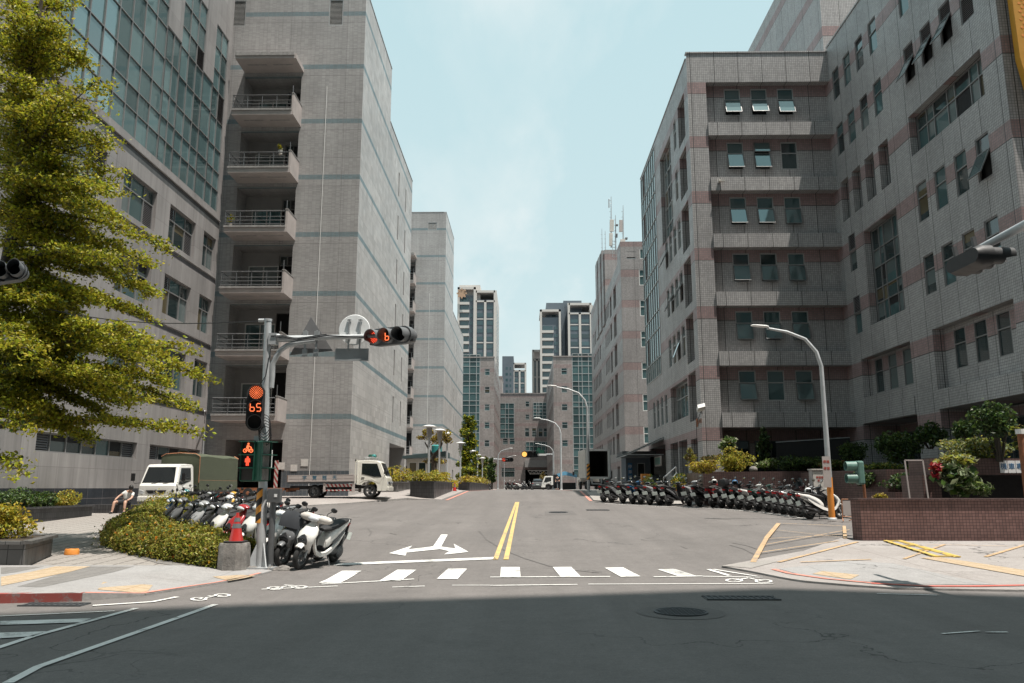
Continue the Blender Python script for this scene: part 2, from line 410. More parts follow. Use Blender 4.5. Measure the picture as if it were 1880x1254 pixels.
        if bevel > 0:
            b = o.modifiers.new('Bevel', 'BEVEL'); b.width = bevel; b.segments = 2; b.limit_method = 'ANGLE'; b.angle_limit = R(35)
        return o
def tag(o, label=None, cat=None, group=None, kind=None):
    if label: o['label'] = label
    if cat: o['category'] = cat
    if group: o['group'] = group
    if kind: o['kind'] = kind
    return o
def thing(name, label, cat, loc=(0, 0, 0), group=None):
    o = bpy.data.objects.new(name, None); COL.objects.link(o); o.location = loc; o.empty_display_size = .2
    ORG[o.name] = Vector(loc)
    return tag(o, label, cat, group)
def local(name, label, cat, loc, rz=0., group=None, rot=None):
    """an Empty whose parts are written in its own coordinates"""
    o = thing(name, label, cat, loc, group); o.rotation_euler = rot or (0, 0, rz); ORG[o.name] = Vector((0, 0, 0)); return o
def copy_tree(o, parent=None, mats=None):
    c = o.copy(); COL.objects.link(c); c.parent = parent; ORG[c.name] = ORG.get(o.name, Vector())
    if mats and c.type == 'MESH':
        for i, sl in enumerate(c.material_slots):
            if sl.material and sl.material.name in mats:
                nm = mats[sl.material.name]; sl.link = 'OBJECT'; sl.material = M[nm]
    for ch in list(o.children): copy_tree(ch, c, mats)
    return c
def text(body, size, mat, parent, loc, rot, name='lettering', depth=.004, align='CENTER'):
    cu = bpy.data.curves.new(name, 'FONT'); cu.body = body; cu.size = size; cu.align_x = align; cu.align_y = 'CENTER'; cu.extrude = depth
    o = bpy.data.objects.new(name, cu); COL.objects.link(o)
    bpy.context.view_layer.update()
    dg = bpy.context.evaluated_depsgraph_get(); me = bpy.data.meshes.new_from_object(o.evaluated_get(dg))
    bpy.data.objects.remove(o)
    me.materials.clear(); me.materials.append(M[mat])
    o = bpy.data.objects.new(name, me); COL.objects.link(o); o.parent = parent
    o.location = Vector(loc) - ORG.get(parent.name, Vector()); o.rotation_euler = rot
    return o
def leaves(name, P, size, mats, parent=None, org=None, up=.5, asp=.55, mats_p=None):
    P = np.asarray(P, dtype=np.float64); n = len(P)
    nrm = nrg.normal(size=(n, 3)); nrm[:, 2] += up * 2; nrm /= np.linalg.norm(nrm, axis=1)[:, None]
    t = nrg.normal(size=(n, 3)); t -= nrm * (t * nrm).sum(1)[:, None]; t /= np.linalg.norm(t, axis=1)[:, None]
    w = np.cross(nrm, t); sz = size * nrg.uniform(.6, 1.35, n)[:, None]
    V = np.stack([P - t * sz, P + w * sz * asp - nrm * sz * .12, P + t * sz, P - w * sz * asp - nrm * sz * .12], 1).reshape(-1, 3)
    o0 = np.zeros(3)
    if parent is not None: o0 = np.array(ORG.get(parent.name, (0, 0, 0)))
    elif org is not None: o0 = np.array(org)
    me = bpy.data.meshes.new(name); me.from_pydata((V - o0).tolist(), [], np.arange(4 * n).reshape(-1, 4).tolist())
    mats = mats if isinstance(mats, (list, tuple)) else [mats]
    for q in mats: me.materials.append(M[q])
    if len(mats) > 1:
        me.polygons.foreach_set('material_index', nrg.choice(len(mats), n, p=mats_p).astype(np.int32))
    me.update(); o = bpy.data.objects.new(name, me); COL.objects.link(o)
    if parent is not None: o.parent = parent
    elif org is not None: o.location = org
    ORG[o.name] = Vector(o0); return o
def clumps(c, rad, k, n, rs=.42, zmin=None, shell=.75):
    """leaf places on the skins of k lumps inside an ellipsoid"""
    c = np.array(c); rad = np.array(rad); out = []
    d = nrg.normal(size=(k, 3)); d /= np.linalg.norm(d, axis=1)[:, None]
    cs = d * (nrg.uniform(.25, 1., k) ** .5 * (1 - rs * .6))[:, None]
    for q in cs:
        m = n // k; e = nrg.normal(size=(m, 3)); e /= np.linalg.norm(e, axis=1)[:, None]
        r = rs * nrg.uniform(.7, 1.25) * (nrg.uniform(shell ** 3, 1., m) ** (1 / 3.))
        out.append((q + e * r[:, None]) * rad + c)
    P = np.concatenate(out)
    st = nrg.choice(len(P), len(P) // 14, replace=False); P[st] = c + (P[st] - c) * nrg.uniform(1.02, 1.3, len(st))[:, None]
    if zmin is not None: P = P[P[:, 2] > zmin]
    return P

# ------------------------------------------------------------------ walls with real openings
class PL:
    """a vertical wall plane; kind F faces the camera (u = x), L faces +x (u = y), R faces -x (u = -y)"""
    def __init__(s, kind, c): s.kind = kind; s.c = c
    def p(s, u, v, d=0.):
        if s.kind == 'F': return Vector((u, s.c + d, v))
        if s.kind == 'L': return Vector((s.c - d, u, v))
        return Vector((s.c + d, -u, v))
    def sh(s, d): return PL(s.kind, s.c + (d if s.kind != 'L' else -d))
    @property
    def U(s): return Vector({'F': (1, 0, 0), 'L': (0, 1, 0), 'R': (0, -1, 0)}[s.kind])
    @property
    def N(s): return Vector({'F': (0, -1, 0), 'L': (1, 0, 0), 'R': (-1, 0, 0)}[s.kind])
def facade(mb, pl, u0, v0, u1, v1, ops=(), m=0, mr=None, back=None):
    mr = m if mr is None else mr
    us = sorted({u0, u1, *[min(max(q, u0), u1) for o in ops for q in (o[0], o[2])]}); vs = sorted({v0, v1, *[min(max(q, v0), v1) for o in ops for q in (o[1], o[3])]})
    for i in range(len(us) - 1):
        for j in range(len(vs) - 1):
            if us[i + 1] - us[i] < 1e-6 or vs[j + 1] - vs[j] < 1e-6: continue
            cu, cv = (us[i] + us[i + 1]) / 2, (vs[j] + vs[j + 1]) / 2
            if any(o[0] < cu < o[2] and o[1] < cv < o[3] for o in ops): continue
            mb.quad(pl.p(us[i], vs[j]), pl.p(us[i + 1], vs[j]), pl.p(us[i + 1], vs[j + 1]), pl.p(us[i], vs[j + 1]), m)
    for o in ops:
        a, b, c, d, dep = o[:5]; k = o[5] if len(o) > 5 else mr
        mb.quad(pl.p(a, b), pl.p(a, b, dep), pl.p(a, d, dep), pl.p(a, d), k)
        mb.quad(pl.p(c, b, dep), pl.p(c, b), pl.p(c, d), pl.p(c, d, dep), k)
        mb.quad(pl.p(a, b), pl.p(c, b), pl.p(c, b, dep), pl.p(a, b, dep), k)
        mb.quad(pl.p(a, d, dep), pl.p(c, d, dep), pl.p(c, d), pl.p(a, d), k)
GL = ['glass_dark', 'glass_teal', 'glass_blind', 'glass_warm']
def window(parent, pl, u0, v0, u1, v1, dep, cols=(1,), rows=(('g', 1),), frame='frame_grey', fw=.05, gl=None, name='window', ang=24, lab=None):
    """frame (with its mullions) > pane, louvre, open_sash"""
    fb, gb, lb, sb = MB(), MB(), MB(), MB(); U, N = pl.U, pl.N; Z = Vector((0, 0, 1))
    def hb(a, b, v, w=fw):
        fb.obox(pl.p((a + b) / 2, v, dep), U * ((b - a) / 2), Z * (w / 2), N * .04)
    def vb(u, a, b, w=fw):
        fb.obox(pl.p(u, (a + b) / 2, dep), U * (w / 2), Z * ((b - a) / 2), N * .042)
    W, H = u1 - u0, v1 - v0
    hb(u0 + .002, u1 - .002, v0 + fw / 2 + .002); hb(u0 + .002, u1 - .002, v1 - fw / 2 - .002); vb(u0 + fw / 2 + .002, v0 + .002, v1 - .002); vb(u1 - fw / 2 - .002, v0 + .002, v1 - .002)
    sc = sum(cols); sr = sum(r[1] for r in rows); v = v0
    lous, sashes = [], []
    for ri, (cells, rh) in enumerate(rows):
        vt = v + H * rh / sr; u = u0
        if ri < len(rows) - 1: hb(u0, u1, vt)
        for ci, cw in enumerate(cols):
            ut = u + W * cw / sc
            if ci < len(cols) - 1: vb(ut, v, vt)
            k = cells[ci % len(cells)]; gi = rnd.choices(range(4), (6, 5, 2.5, 1))[0] if gl is None else gl
            e = .02
            if k == 'g' and gl is None and rnd.random() < .4 and vt - v > .5:
                vm = v + (vt - v) * rnd.uniform(.25, .85); g2i = rnd.choice((2, 2, 3, 6))
                gb.quad(pl.p(u, v, dep + e), pl.p(ut, v, dep + e), pl.p(ut, vm, dep + e), pl.p(u, vm, dep + e), gi); gb.quad(pl.p(u, vm, dep + e), pl.p(ut, vm, dep + e), pl.p(ut, vt, dep + e), pl.p(u, vt, dep + e), g2i)
            elif k == 'g': gb.quad(pl.p(u, v, dep + e), pl.p(ut, v, dep + e), pl.p(ut, vt, dep + e), pl.p(u, vt, dep + e), gi)
            elif k == 'd': gb.quad(pl.p(u, v, dep + .12), pl.p(ut, v, dep + .12), pl.p(ut, vt, dep + .12), pl.p(u, vt, dep + .12), 6)
            elif k == 'l':
                lb = MB(); lous.append(lb); n = max(4, int((vt - v) / .085))
                gb.quad(pl.p(u, v, dep + .06), pl.p(ut, v, dep + .06), pl.p(ut, vt, dep + .06), pl.p(u, vt, dep + .06), 6)
                for q in range(n):
                    zc = v + (vt - v) * (q + .5) / n
                    lb.obox(pl.p((u + ut) / 2, zc, dep + .01), U * ((ut - u) / 2 - .01), (Z * .8 + N * -.6) * ((vt - v) / n * .42), (N * .8 + Z * .6) * .008)
            elif k == 'o':
                sb = MB(); sashes.append(sb)
                gb.quad(pl.p(u, v, dep + .16), pl.p(ut, v, dep + .16), pl.p(ut, vt, dep + .16), pl.p(u, vt, dep + .16), 6)
                a = R(ang * rnd.uniform(.85, 1.15)); dn = (-Z * math.cos(a) + N * math.sin(a)); nn = (N * math.cos(a) + Z * math.sin(a)); L = vt - v - .03
                top = pl.p((u + ut) / 2, vt - .02, dep - .05); hw = (ut - u) / 2 - .01
                for sx in (-1, 1): sb.obox(top + dn * (L / 2) + U * sx * (hw - .02), U * .022, dn * (L / 2), nn * .022, 0)
                for q in (.022, L - .022): sb.obox(top + dn * q, U * (hw - .042), dn * .022, nn * .022, 0)
                c = top + dn * (L / 2); g = nn * .004
                sb.obox(c, U * (hw - .04), dn * (L / 2 - .04), nn * .004, 1)
            u = ut
        v = vt
    w = fb.build(name, frame, parent)
    if lab: w['label'] = lab
    if gb.f: gb.build('pane', GL + ['glass_curtain', 'glass_tower', 'dark_void'], w)
    for lb in lous: lb.build('louvre', 'louvre', w)
    for sb in sashes: sb.build('open_sash', ['frame_sash', 'glass_sash'], w)
    return w
# ------------------------------------------------------------------ ground
def sheet(name, poly, off, mat, kind='structure', skirt=None, cuts=()):
    """a flat piece of ground laid over the sloping street; off = height above it (number or function of x, y)"""
    fo = off if callable(off) else (lambda x, y: off)
    bm = bmesh.new(); bm.faces.new([bm.verts.new((x, y, 0)) for x, y in poly])
    for yy in (15., 58.03): bmesh.ops.bisect_plane(bm, geom=bm.verts[:] + bm.edges[:] + bm.faces[:], plane_co=(0, yy, 0), plane_no=(0, 1, 0))
    for ax, q in cuts: bmesh.ops.bisect_plane(bm, geom=bm.verts[:] + bm.edges[:] + bm.faces[:], plane_co=(q, q, 0), plane_no=(1, 0, 0) if ax == 'x' else (0, 1, 0))
    for v in bm.verts: v.co.z = gz(v.co.y) + fo(v.co.x, v.co.y)
    if skirt is not None:
        for e in [e for e in bm.edges if e.is_boundary]:
            a, b = e.verts; f = bm.faces.new([a, b, bm.verts.new((b.co.x, b.co.y, gz(b.co.y) - .05)), bm.verts.new((a.co.x, a.co.y, gz(a.co.y) - .05))]); f.material_index = 1
    bmesh.ops.recalc_face_normals(bm, faces=bm.faces)
    if sum(f.normal.z for f in bm.faces) < 0: bmesh.ops.reverse_faces(bm, faces=bm.faces)
    bmesh.ops.triangulate(bm, faces=bm.faces)
    me = bpy.data.meshes.new(name); bm.to_mesh(me); bm.free(); me.materials.append(M[mat])
    if skirt: me.materials.append(M[skirt])
    o = bpy.data.objects.new(name, me); COL.objects.link(o); ORG[o.name] = Vector()
    if kind: o['kind'] = kind
    return o
def stripe(pts, w, wj=0.):
    """flat strip along ground points -> polygon"""
    pts = [Vector((p[0], p[1], 0)) for p in pts]; L, Rr = [], []
    for i, p in enumerate(pts):
        d = (pts[min(i + 1, len(pts) - 1)] - pts[max(i - 1, 0)]).normalized(); n = Vector((-d.y, d.x, 0)) * (w / 2)
        L.append((p + n)[:2]); Rr.append((p - n)[:2])
    return L + Rr[::-1]
_mz = [.012]
def mark(name, polys, mat, off=None):
    """painted marking: several flat polygons, one surface"""
    bm = bmesh.new(); off = off or .012
    for poly in polys:
        fs = [bm.faces.new([bm.verts.new((x, y, 0)) for x, y in poly])]
    for yy in (15., 58.03): bmesh.ops.bisect_plane(bm, geom=bm.verts[:] + bm.edges[:] + bm.faces[:], plane_co=(0, yy, 0), plane_no=(0, 1, 0))
    for v in bm.verts: v.co.z = gz(v.co.y) + (off(v.co.x, v.co.y) if callable(off) else off)
    bmesh.ops.recalc_face_normals(bm, faces=bm.faces)
    for f in bm.faces:
        if f.normal.z < 0: f.normal_flip()
    bmesh.ops.triangulate(bm, faces=bm.faces)
    me = bpy.data.meshes.new(name); bm.to_mesh(me); bm.free(); me.materials.append(M[mat])
    o = bpy.data.objects.new(name, me); COL.objects.link(o); o['kind'] = 'structure'; return o
g2 = lambda *ps: [tuple(G(*p)[:2]) for p in ps]

sheet('road', [(-600, -80), (600, -80), (600, 1600), (-600, 1600)], 0., 'asphalt')
# left: sidewalk with its red kerb, tactile strips, paver walkway
koff = lambda x, y: .03 + .1 * min(max((-x - 5.9) / .8, 0), 1)
sheet('sidewalk', [(-40, 10.6), (-12, 11.3), (-7.64, 11.95), (-6.57, 12.19), (-5.94, 12.75), (-5.35, 14.31), (-5.02, 15.69), (-4.95, 16.05), (-5.4, 16.35), (-6.6, 16.02), (-9.8, 15.98), (-40, 15.9)], koff, 'sidewalk', skirt='concrete_edge', cuts=[('x', -6.7), ('x', -5.9)])
kerbpts = [(-40, 10.6), (-12, 11.3), (-7.64, 11.95), (-6.57, 12.19), (-5.94, 12.75), (-5.35, 14.31), (-5.02, 15.69)]
bm_ = MB()
for a, b in zip(kerbpts[:3], kerbpts[1:4]):
    d = Vector((b[0] - a[0], b[1] - a[1], 0)).normalized(); n = Vector((d.y, -d.x, 0))
    A, B = Vector((*a, 0)), Vector((*b, 0)); za, zb = koff(*a), koff(*b)
    bm_.quad(A + n * .012 + Vector((0, 0, -.02)), B + n * .012 + Vector((0, 0, -.02)), B + n * .012 + Vector((0, 0, zb + .004)), A + n * .012 + Vector((0, 0, za + .004)))
    bm_.quad(A + n * .012 + Vector((0, 0, za + .004)), B + n * .012 + Vector((0, 0, zb + .004)), B - n * .11 + Vector((0, 0, zb + .006)), A - n * .11 + Vector((0, 0, za + .006)))
tag(bm_.build('kerb', 'kerb_red'), kind='structure')
mark('red_kerb_line', [stripe([(-6.57, 12.25), (-5.98, 12.8), (-5.4, 14.33), (-5.07, 15.69)], .07)], 'mark_redpale', lambda x, y: koff(x, y) + .006)
kmark = lambda x, y: koff(x, y) + .006
mark('tactile_paving', [g2((0, 1074), (100, 1053), (165, 1053), (0, 1092)), g2((178, 1097), (188, 1084), (280, 1082), (268, 1094)), g2((390, 1062), (440, 1059), (470, 1060), (420, 1070))], 'tactile', kmark)
mark('sidewalk_patch', [g2((150, 1053), (245, 1053), (75, 1094), (30, 1093)), g2((0, 1055), (80, 1053), (10, 1067), (0, 1068))], 'sidewalk_dark', lambda x, y: koff(x, y) + .003)
sheet('walkway', [(-40, 16.0), (-9.8, 16.0), (-6.5, 16.05), (-7.4, 17.2), (-8.9, 18.9), (-10.6, 21.3), (-12.1, 23.6), (-13.2, 26.5), (-14, 30), (-14.2, 34.), (-17.95, 44.), (-40, 44.)], .06, 'paver', skirt='concrete_edge')
ed = [(-6.3, 16.1), (-7.5, 17.0), (-9.0, 18.7), (-10.75, 21.1), (-12.25, 23.4), (-13.35, 26.4), (-14.1, 30)]
mark('walkway_border', [stripe(ed, .34)], 'sidewalk_dark', .068)
# concrete forecourt in front of the trucks
sheet('forecourt', [(-18, 44.6)] + [(-17.2, 36), (-12.6, 36.5), (-11.0, 38.6), (-8.97, 41.1), (-6.6, 45.1), (-4.7, 45.3), (-4.45, 58), (-4.3, 130), (-11, 130), (-60, 130), (-60, 44.6)], lambda x, y: .02 + .16 * min(max((y - max(36.5 + (x + 12.6) * 1.114, 36.5)) / 3.2, 0), 1) * min(max((-4.9 - x) / 1.6, 0), 1), 'concrete_pink', skirt='concrete_edge', cuts=[('x', -14.6 + 1.1 * i) for i in range(9)] + [('y', 37 + 1. * i) for i in range(13)])
sheet('pavement', [(4.3, 58), (3.7, 44), (4.4, 42.9), (5.2, 41.9), (8.4, 39.3), (10.1, 37.3), (11.1, 35.2), (11.7, 33.2), (12.2, 30.5), (13.2, 28.5), (40, 28.5), (40, 130), (4.6, 130)], .05, 'concrete', skirt='concrete_edge')
apr = g2((1325, 1042), (1376, 1051), (1430, 1062), (1480, 1070), (1560, 1077), (1650, 1083), (1760, 1085), (1880, 1087))
sheet('garage_apron', apr + [(9.5, 13.2), (30, 12.4), (30, 22.2), (8.75, 21.95), (8.8, 22.9), (6.6, 19.6)], .035, 'concrete_pink', skirt='concrete_edge')
mark('apron_patch', [g2((1430, 1048), (1560, 1033), (1640, 1038), (1830, 1078), (1640, 1076), (1480, 1062))], 'sidewalk', .041)
mark('apron_strip', [g2((1325, 1043), (1400, 1033), (1430, 1034), (1380, 1047))], 'concrete', .043)
mark('kerb_paint', [stripe(g2((1420, 1049), (1450, 1057), (1520, 1067), (1600, 1075)), .12)], 'mark_redpale', .047)
mark('red_kerb_line', [stripe(g2((1600, 1075.5), (1700, 1081), (1790, 1081), (1900, 1079)), .16)], 'mark_red', .047)
mark('tactile_tiles', [g2((1492, 1058), (1510, 1053), (1578, 1060), (1562, 1068)), g2((1690, 1028), (1720, 1026), (1900, 1054), (1900, 1066))], 'tactile', .047)
bx = [stripe(g2(*q), w) for q, w in ((((1430, 963), (1408, 990)), .14), (((1408, 990), (1383, 1036)), .12), (((1430, 963), (1545, 968)), .1), (((1550, 968), (1552, 992)), .12), (((1410, 992), (1548, 984)), .09), (((1400, 1004), (1560, 975)), .07), (((1420, 975), (1550, 990)), .07), (((1395, 1018), (1540, 996)), .1), (((1385, 1034), (1570, 1000)), .12))]
mark('box_junction_marking', bx[:2], 'mark_orange', .05); mark('box_junction_hatching', [stripe(g2(*q), w) for q, w in ((((1430, 963), (1545, 968)), .07), (((1550, 968), (1552, 992)), .1), (((1410, 992), (1548, 984)), .045), (((1400, 1004), (1560, 975)), .04), (((1420, 975), (1550, 990)), .035), (((1395, 1018), (1540, 996)), .05))], 'mark_orange', .05)
mark('apron_lines', [stripe(g2(*q), w) for q, w in ((((1430, 1036), (1575, 998)), .1), (((1660, 1030), (1735, 1003)), .08), (((1810, 1026), (1885, 1003)), .1), (((1470, 1036), (1600, 1031)), .08), (((1700, 1003), (1850, 1006)), .05))], 'mark_orange', .05)
# road paint
cw = []
for (ax, ay), (bx_, by), w in (((605, 1071), (646, 1049), .38), ((716, 1067), (747, 1047), .38), ((821, 1064), (840, 1045), .38), ((937, 1061), (937, 1042), .38), ((1048, 1060), (1032, 1042), .38), ((1158, 1059.5), (1127, 1043), .38), ((1262, 1058.5), (1222, 1046), .34)):
    cw.append(stripe(g2((ax, ay), (bx_, by)), w))
mark('crosswalk_marking', cw, 'mark_white')
mark('stop_line_marking', [g2((612, 1039), (622, 1035), (908, 1023.5), (912, 1027.5))], 'mark_white')
ah = g2((714, 1017), (757, 1003), (752, 1009), (800, 1004), (808, 997), (812, 981), (820, 981), (816, 998), (812, 1004), (832, 1006), (834, 1000), (860, 1014), (815, 1019), (824, 1013), (803, 1009), (752, 1014), (744, 1021))
mark('arrow_marking', [g2((714, 1016.5), (757, 1002.5), (750, 1009), (744, 1021)), g2((749, 1009.5), (795, 1004), (806, 1004), (806, 1009), (744, 1015.5)), g2((795, 1004), (810, 982), (822, 982), (810, 1004)), g2((806, 1004), (836, 1008), (826, 1013), (806, 1008.5)), g2((833, 999), (860, 1014), (815, 1019), (826, 1012), (836, 1008))], 'mark_white')
mark('centre_line_marking', [stripe(g2((917 - 7.5, 1028), (948, 922)), .11), stripe(g2((929, 1028), (951.5, 922)), .11)], 'mark_yellow')
mark('lane_edge_marking', [stripe(g2(*q), w) for q, w in ((((590, 1073.5), (760, 1064)), .08), (((900, 1060.5), (1120, 1059.5)), .07), (((1200, 1060), (1290, 1058.5)), .07), (((480, 1083), (620, 1077)), .06), (((720, 1079), (780, 1077)), .06), (((900, 1076), (1060, 1074)), .07), (((1080, 1073.5), (1420, 1072.5)), .06), (((830, 1075.5), (905, 1075.5)), .05))], 'mark_white')
def bike_mark(pts, s=1.):
    out = []
    for (cx, cy) in pts:
        ring = [(cx + 13 * s * math.cos(a), cy + 2.6 * s * math.sin(a)) for a in [i * math.pi / 6 for i in range(13)]]
        out.append(stripe(g2(*ring), .05))
    (a, b), (c, d) = pts
    out += [stripe(g2((a, b), ((a + c) / 2, b - 4 * s)), .05), stripe(g2(((a + c) / 2, b - 4 * s), (c, d)), .05), stripe(g2(((a + c) / 2 - 6, b - 6 * s), ((a + c) / 2 + 12, b - 5 * s)), .05)]
    return out
mark('bicycle_marking', bike_mark([(505, 1081), (550, 1079)]), 'mark_white')
mark('bicycle_marking', bike_mark([(1348, 1066.5), (1402, 1068)], 1.1), 'mark_white')
mark('bicycle_marking', bike_mark([(365, 1101), (408, 1094)]), 'mark_white')
mark('turn_bay_marking', [g2((1210, 1046), (1240, 1046), (1278, 1058), (1255, 1058.5)), stripe(g2((1300, 1046), (1340, 1058)), .1), stripe(g2((1310, 1046), (1390, 1059)), .07), stripe(g2((1290, 1059), (1400, 1061)), .06)], 'mark_white')
mark('lane_marking', [stripe(g2((14, 1256), (70, 1226), (300, 1145), (395, 1111)), .095), stripe(g2((-10, 1193), (60, 1170), (170, 1140), (250, 1118)), .09), g2((0, 1142), (168, 1137), (150, 1144), (0, 1149)), g2((-20, 1164), (85, 1161), (60, 1170), (-20, 1175)), stripe(g2((-10, 1133), (210, 1123)), .05), stripe(g2((170, 1113), (280, 1106), (325, 1097)), .09), stripe(g2((1610, 1091), (1720, 1094)), .05), stripe(g2((1730, 1165), (1800, 1160)), .04), stripe(g2((1810, 1162), (1850, 1162)), .05)], 'mark_white')
mark('parking_line_marking', [stripe([tuple(Vector(q)[:2]) for q in (G(1110, 925), G(1230, 931), G(1300, 933), G(1400, 941), G(1480, 953))], .1)], 'mark_white', .014)
mark('red_line_marking', [stripe([(-4.35, 44.8), (-4.1, 58), (-3.9, 110)], .16)], 'mark_redpale', .014)
mark('red_edge_marking', [stripe([(3.55, 44), (3.95, 58), (4.0, 110)], .16)], 'mark_redpale', .014)
arc = [(880, 975), (895, 992), (925, 1010), (965, 1026), (1010, 1040)]
mark('tyre_mark', [stripe(g2(*arc), .05), stripe(g2((1010, 1040), (1040, 1046), (1100, 1052)), .04), stripe(g2((1345, 997), (1375, 1003), (1400, 1012)), .05), stripe(g2((1340, 1001), (1365, 1008), (1385, 1018)), .05), stripe(g2((675, 970), (682, 977), (678, 984)), .05), stripe(g2((716, 979), (728, 982)), .05), stripe(g2((645, 951), (660, 949)), .07), stripe(g2((1250, 1003), (1262, 1008)), .04), stripe(g2((1310, 953), (1342, 954)), .07)], 'asphalt_side', .007)
mark('asphalt_patch', [g2((1000, 939), (1050, 938), (1060, 945), (1000, 946))], 'asphalt_side', .004)
def manhole(px, py, r, label, ring):
    c = G(px, py); z = c.z + .01; b = MB(); m2 = MB()
    n = 40; sl = .033 if 15 < c.y < 58 else 0.
    def P(rr, a, h): return (c.x + rr * math.cos(a), c.y + rr * math.sin(a), z + sl * rr * math.sin(a) + h)
    A = [2 * math.pi * i / n for i in range(n)]
    b.loft([[P(r, a, -.06) for a in A], [P(r, a, .012) for a in A], [P(r * .93, a, .012) for a in A], [P(r * .92, a, .003) for a in A]])
    for i in range(-6, 7):
        for j in range(-6, 7):
            x, y = i * r * .13, j * r * .13
            if math.hypot(x, y) < r * .86 and (i + j) % 2 == 0:
                h = r * .05; zz = z + sl * y
                b.box(c.x + x - h, c.y + y - h, zz, c.x + x + h, c.y + y + h, zz + .01)
    o = b.build('manhole_cover', 'iron', org=c); tag(o, label, 'manhole cover', 'metal covers in the road')
    if ring: mark('asphalt_ring', [[P(r * 1.65, a, 0)[:2] for a in A]], 'asphalt_side', .005)
manhole(1250, 1125, .36, 'round iron manhole cover set in a dark asphalt ring in the shaded road', True)
manhole(1025, 941, .4, 'round iron manhole cover in the sunlit lane beside the yellow line', False)
def grate(px, py, w, d, label):
    c = G(px, py); b = MB(); z = c.z + .012
    b.box(c.x - w / 2, c.y - d / 2, z - .06, c.x + w / 2, c.y + d / 2, z - .004)
    n = int(w / .09)
    for i in range(n):
        x = c.x - w / 2 + w * (i + .5) / n; b.box(x - .02, c.y - d / 2 + .04, z - .004, x + .02, c.y + d / 2 - .04, z + .006)
    b.box(c.x - w / 2, c.y - d / 2, z - .004, c.x + w / 2, c.y - d / 2 + .035, z + .007); b.box(c.x - w / 2, c.y + d / 2 - .035, z - .004, c.x + w / 2, c.y + d / 2, z + .007)
    tag(b.build('drain_grate', 'iron', org=c), label, 'drain grate', 'metal covers in the road')
grate(1360, 1099, 1.1, .42, 'wide rectangular iron drain grate at the edge of the road shadow')
grate(1097, 936.5, 1.0, .7, 'square iron drain grate in the sunlit lane before the scooters')
grate(100, 1111, .9, .3, 'narrow iron drain grate against the red kerb')

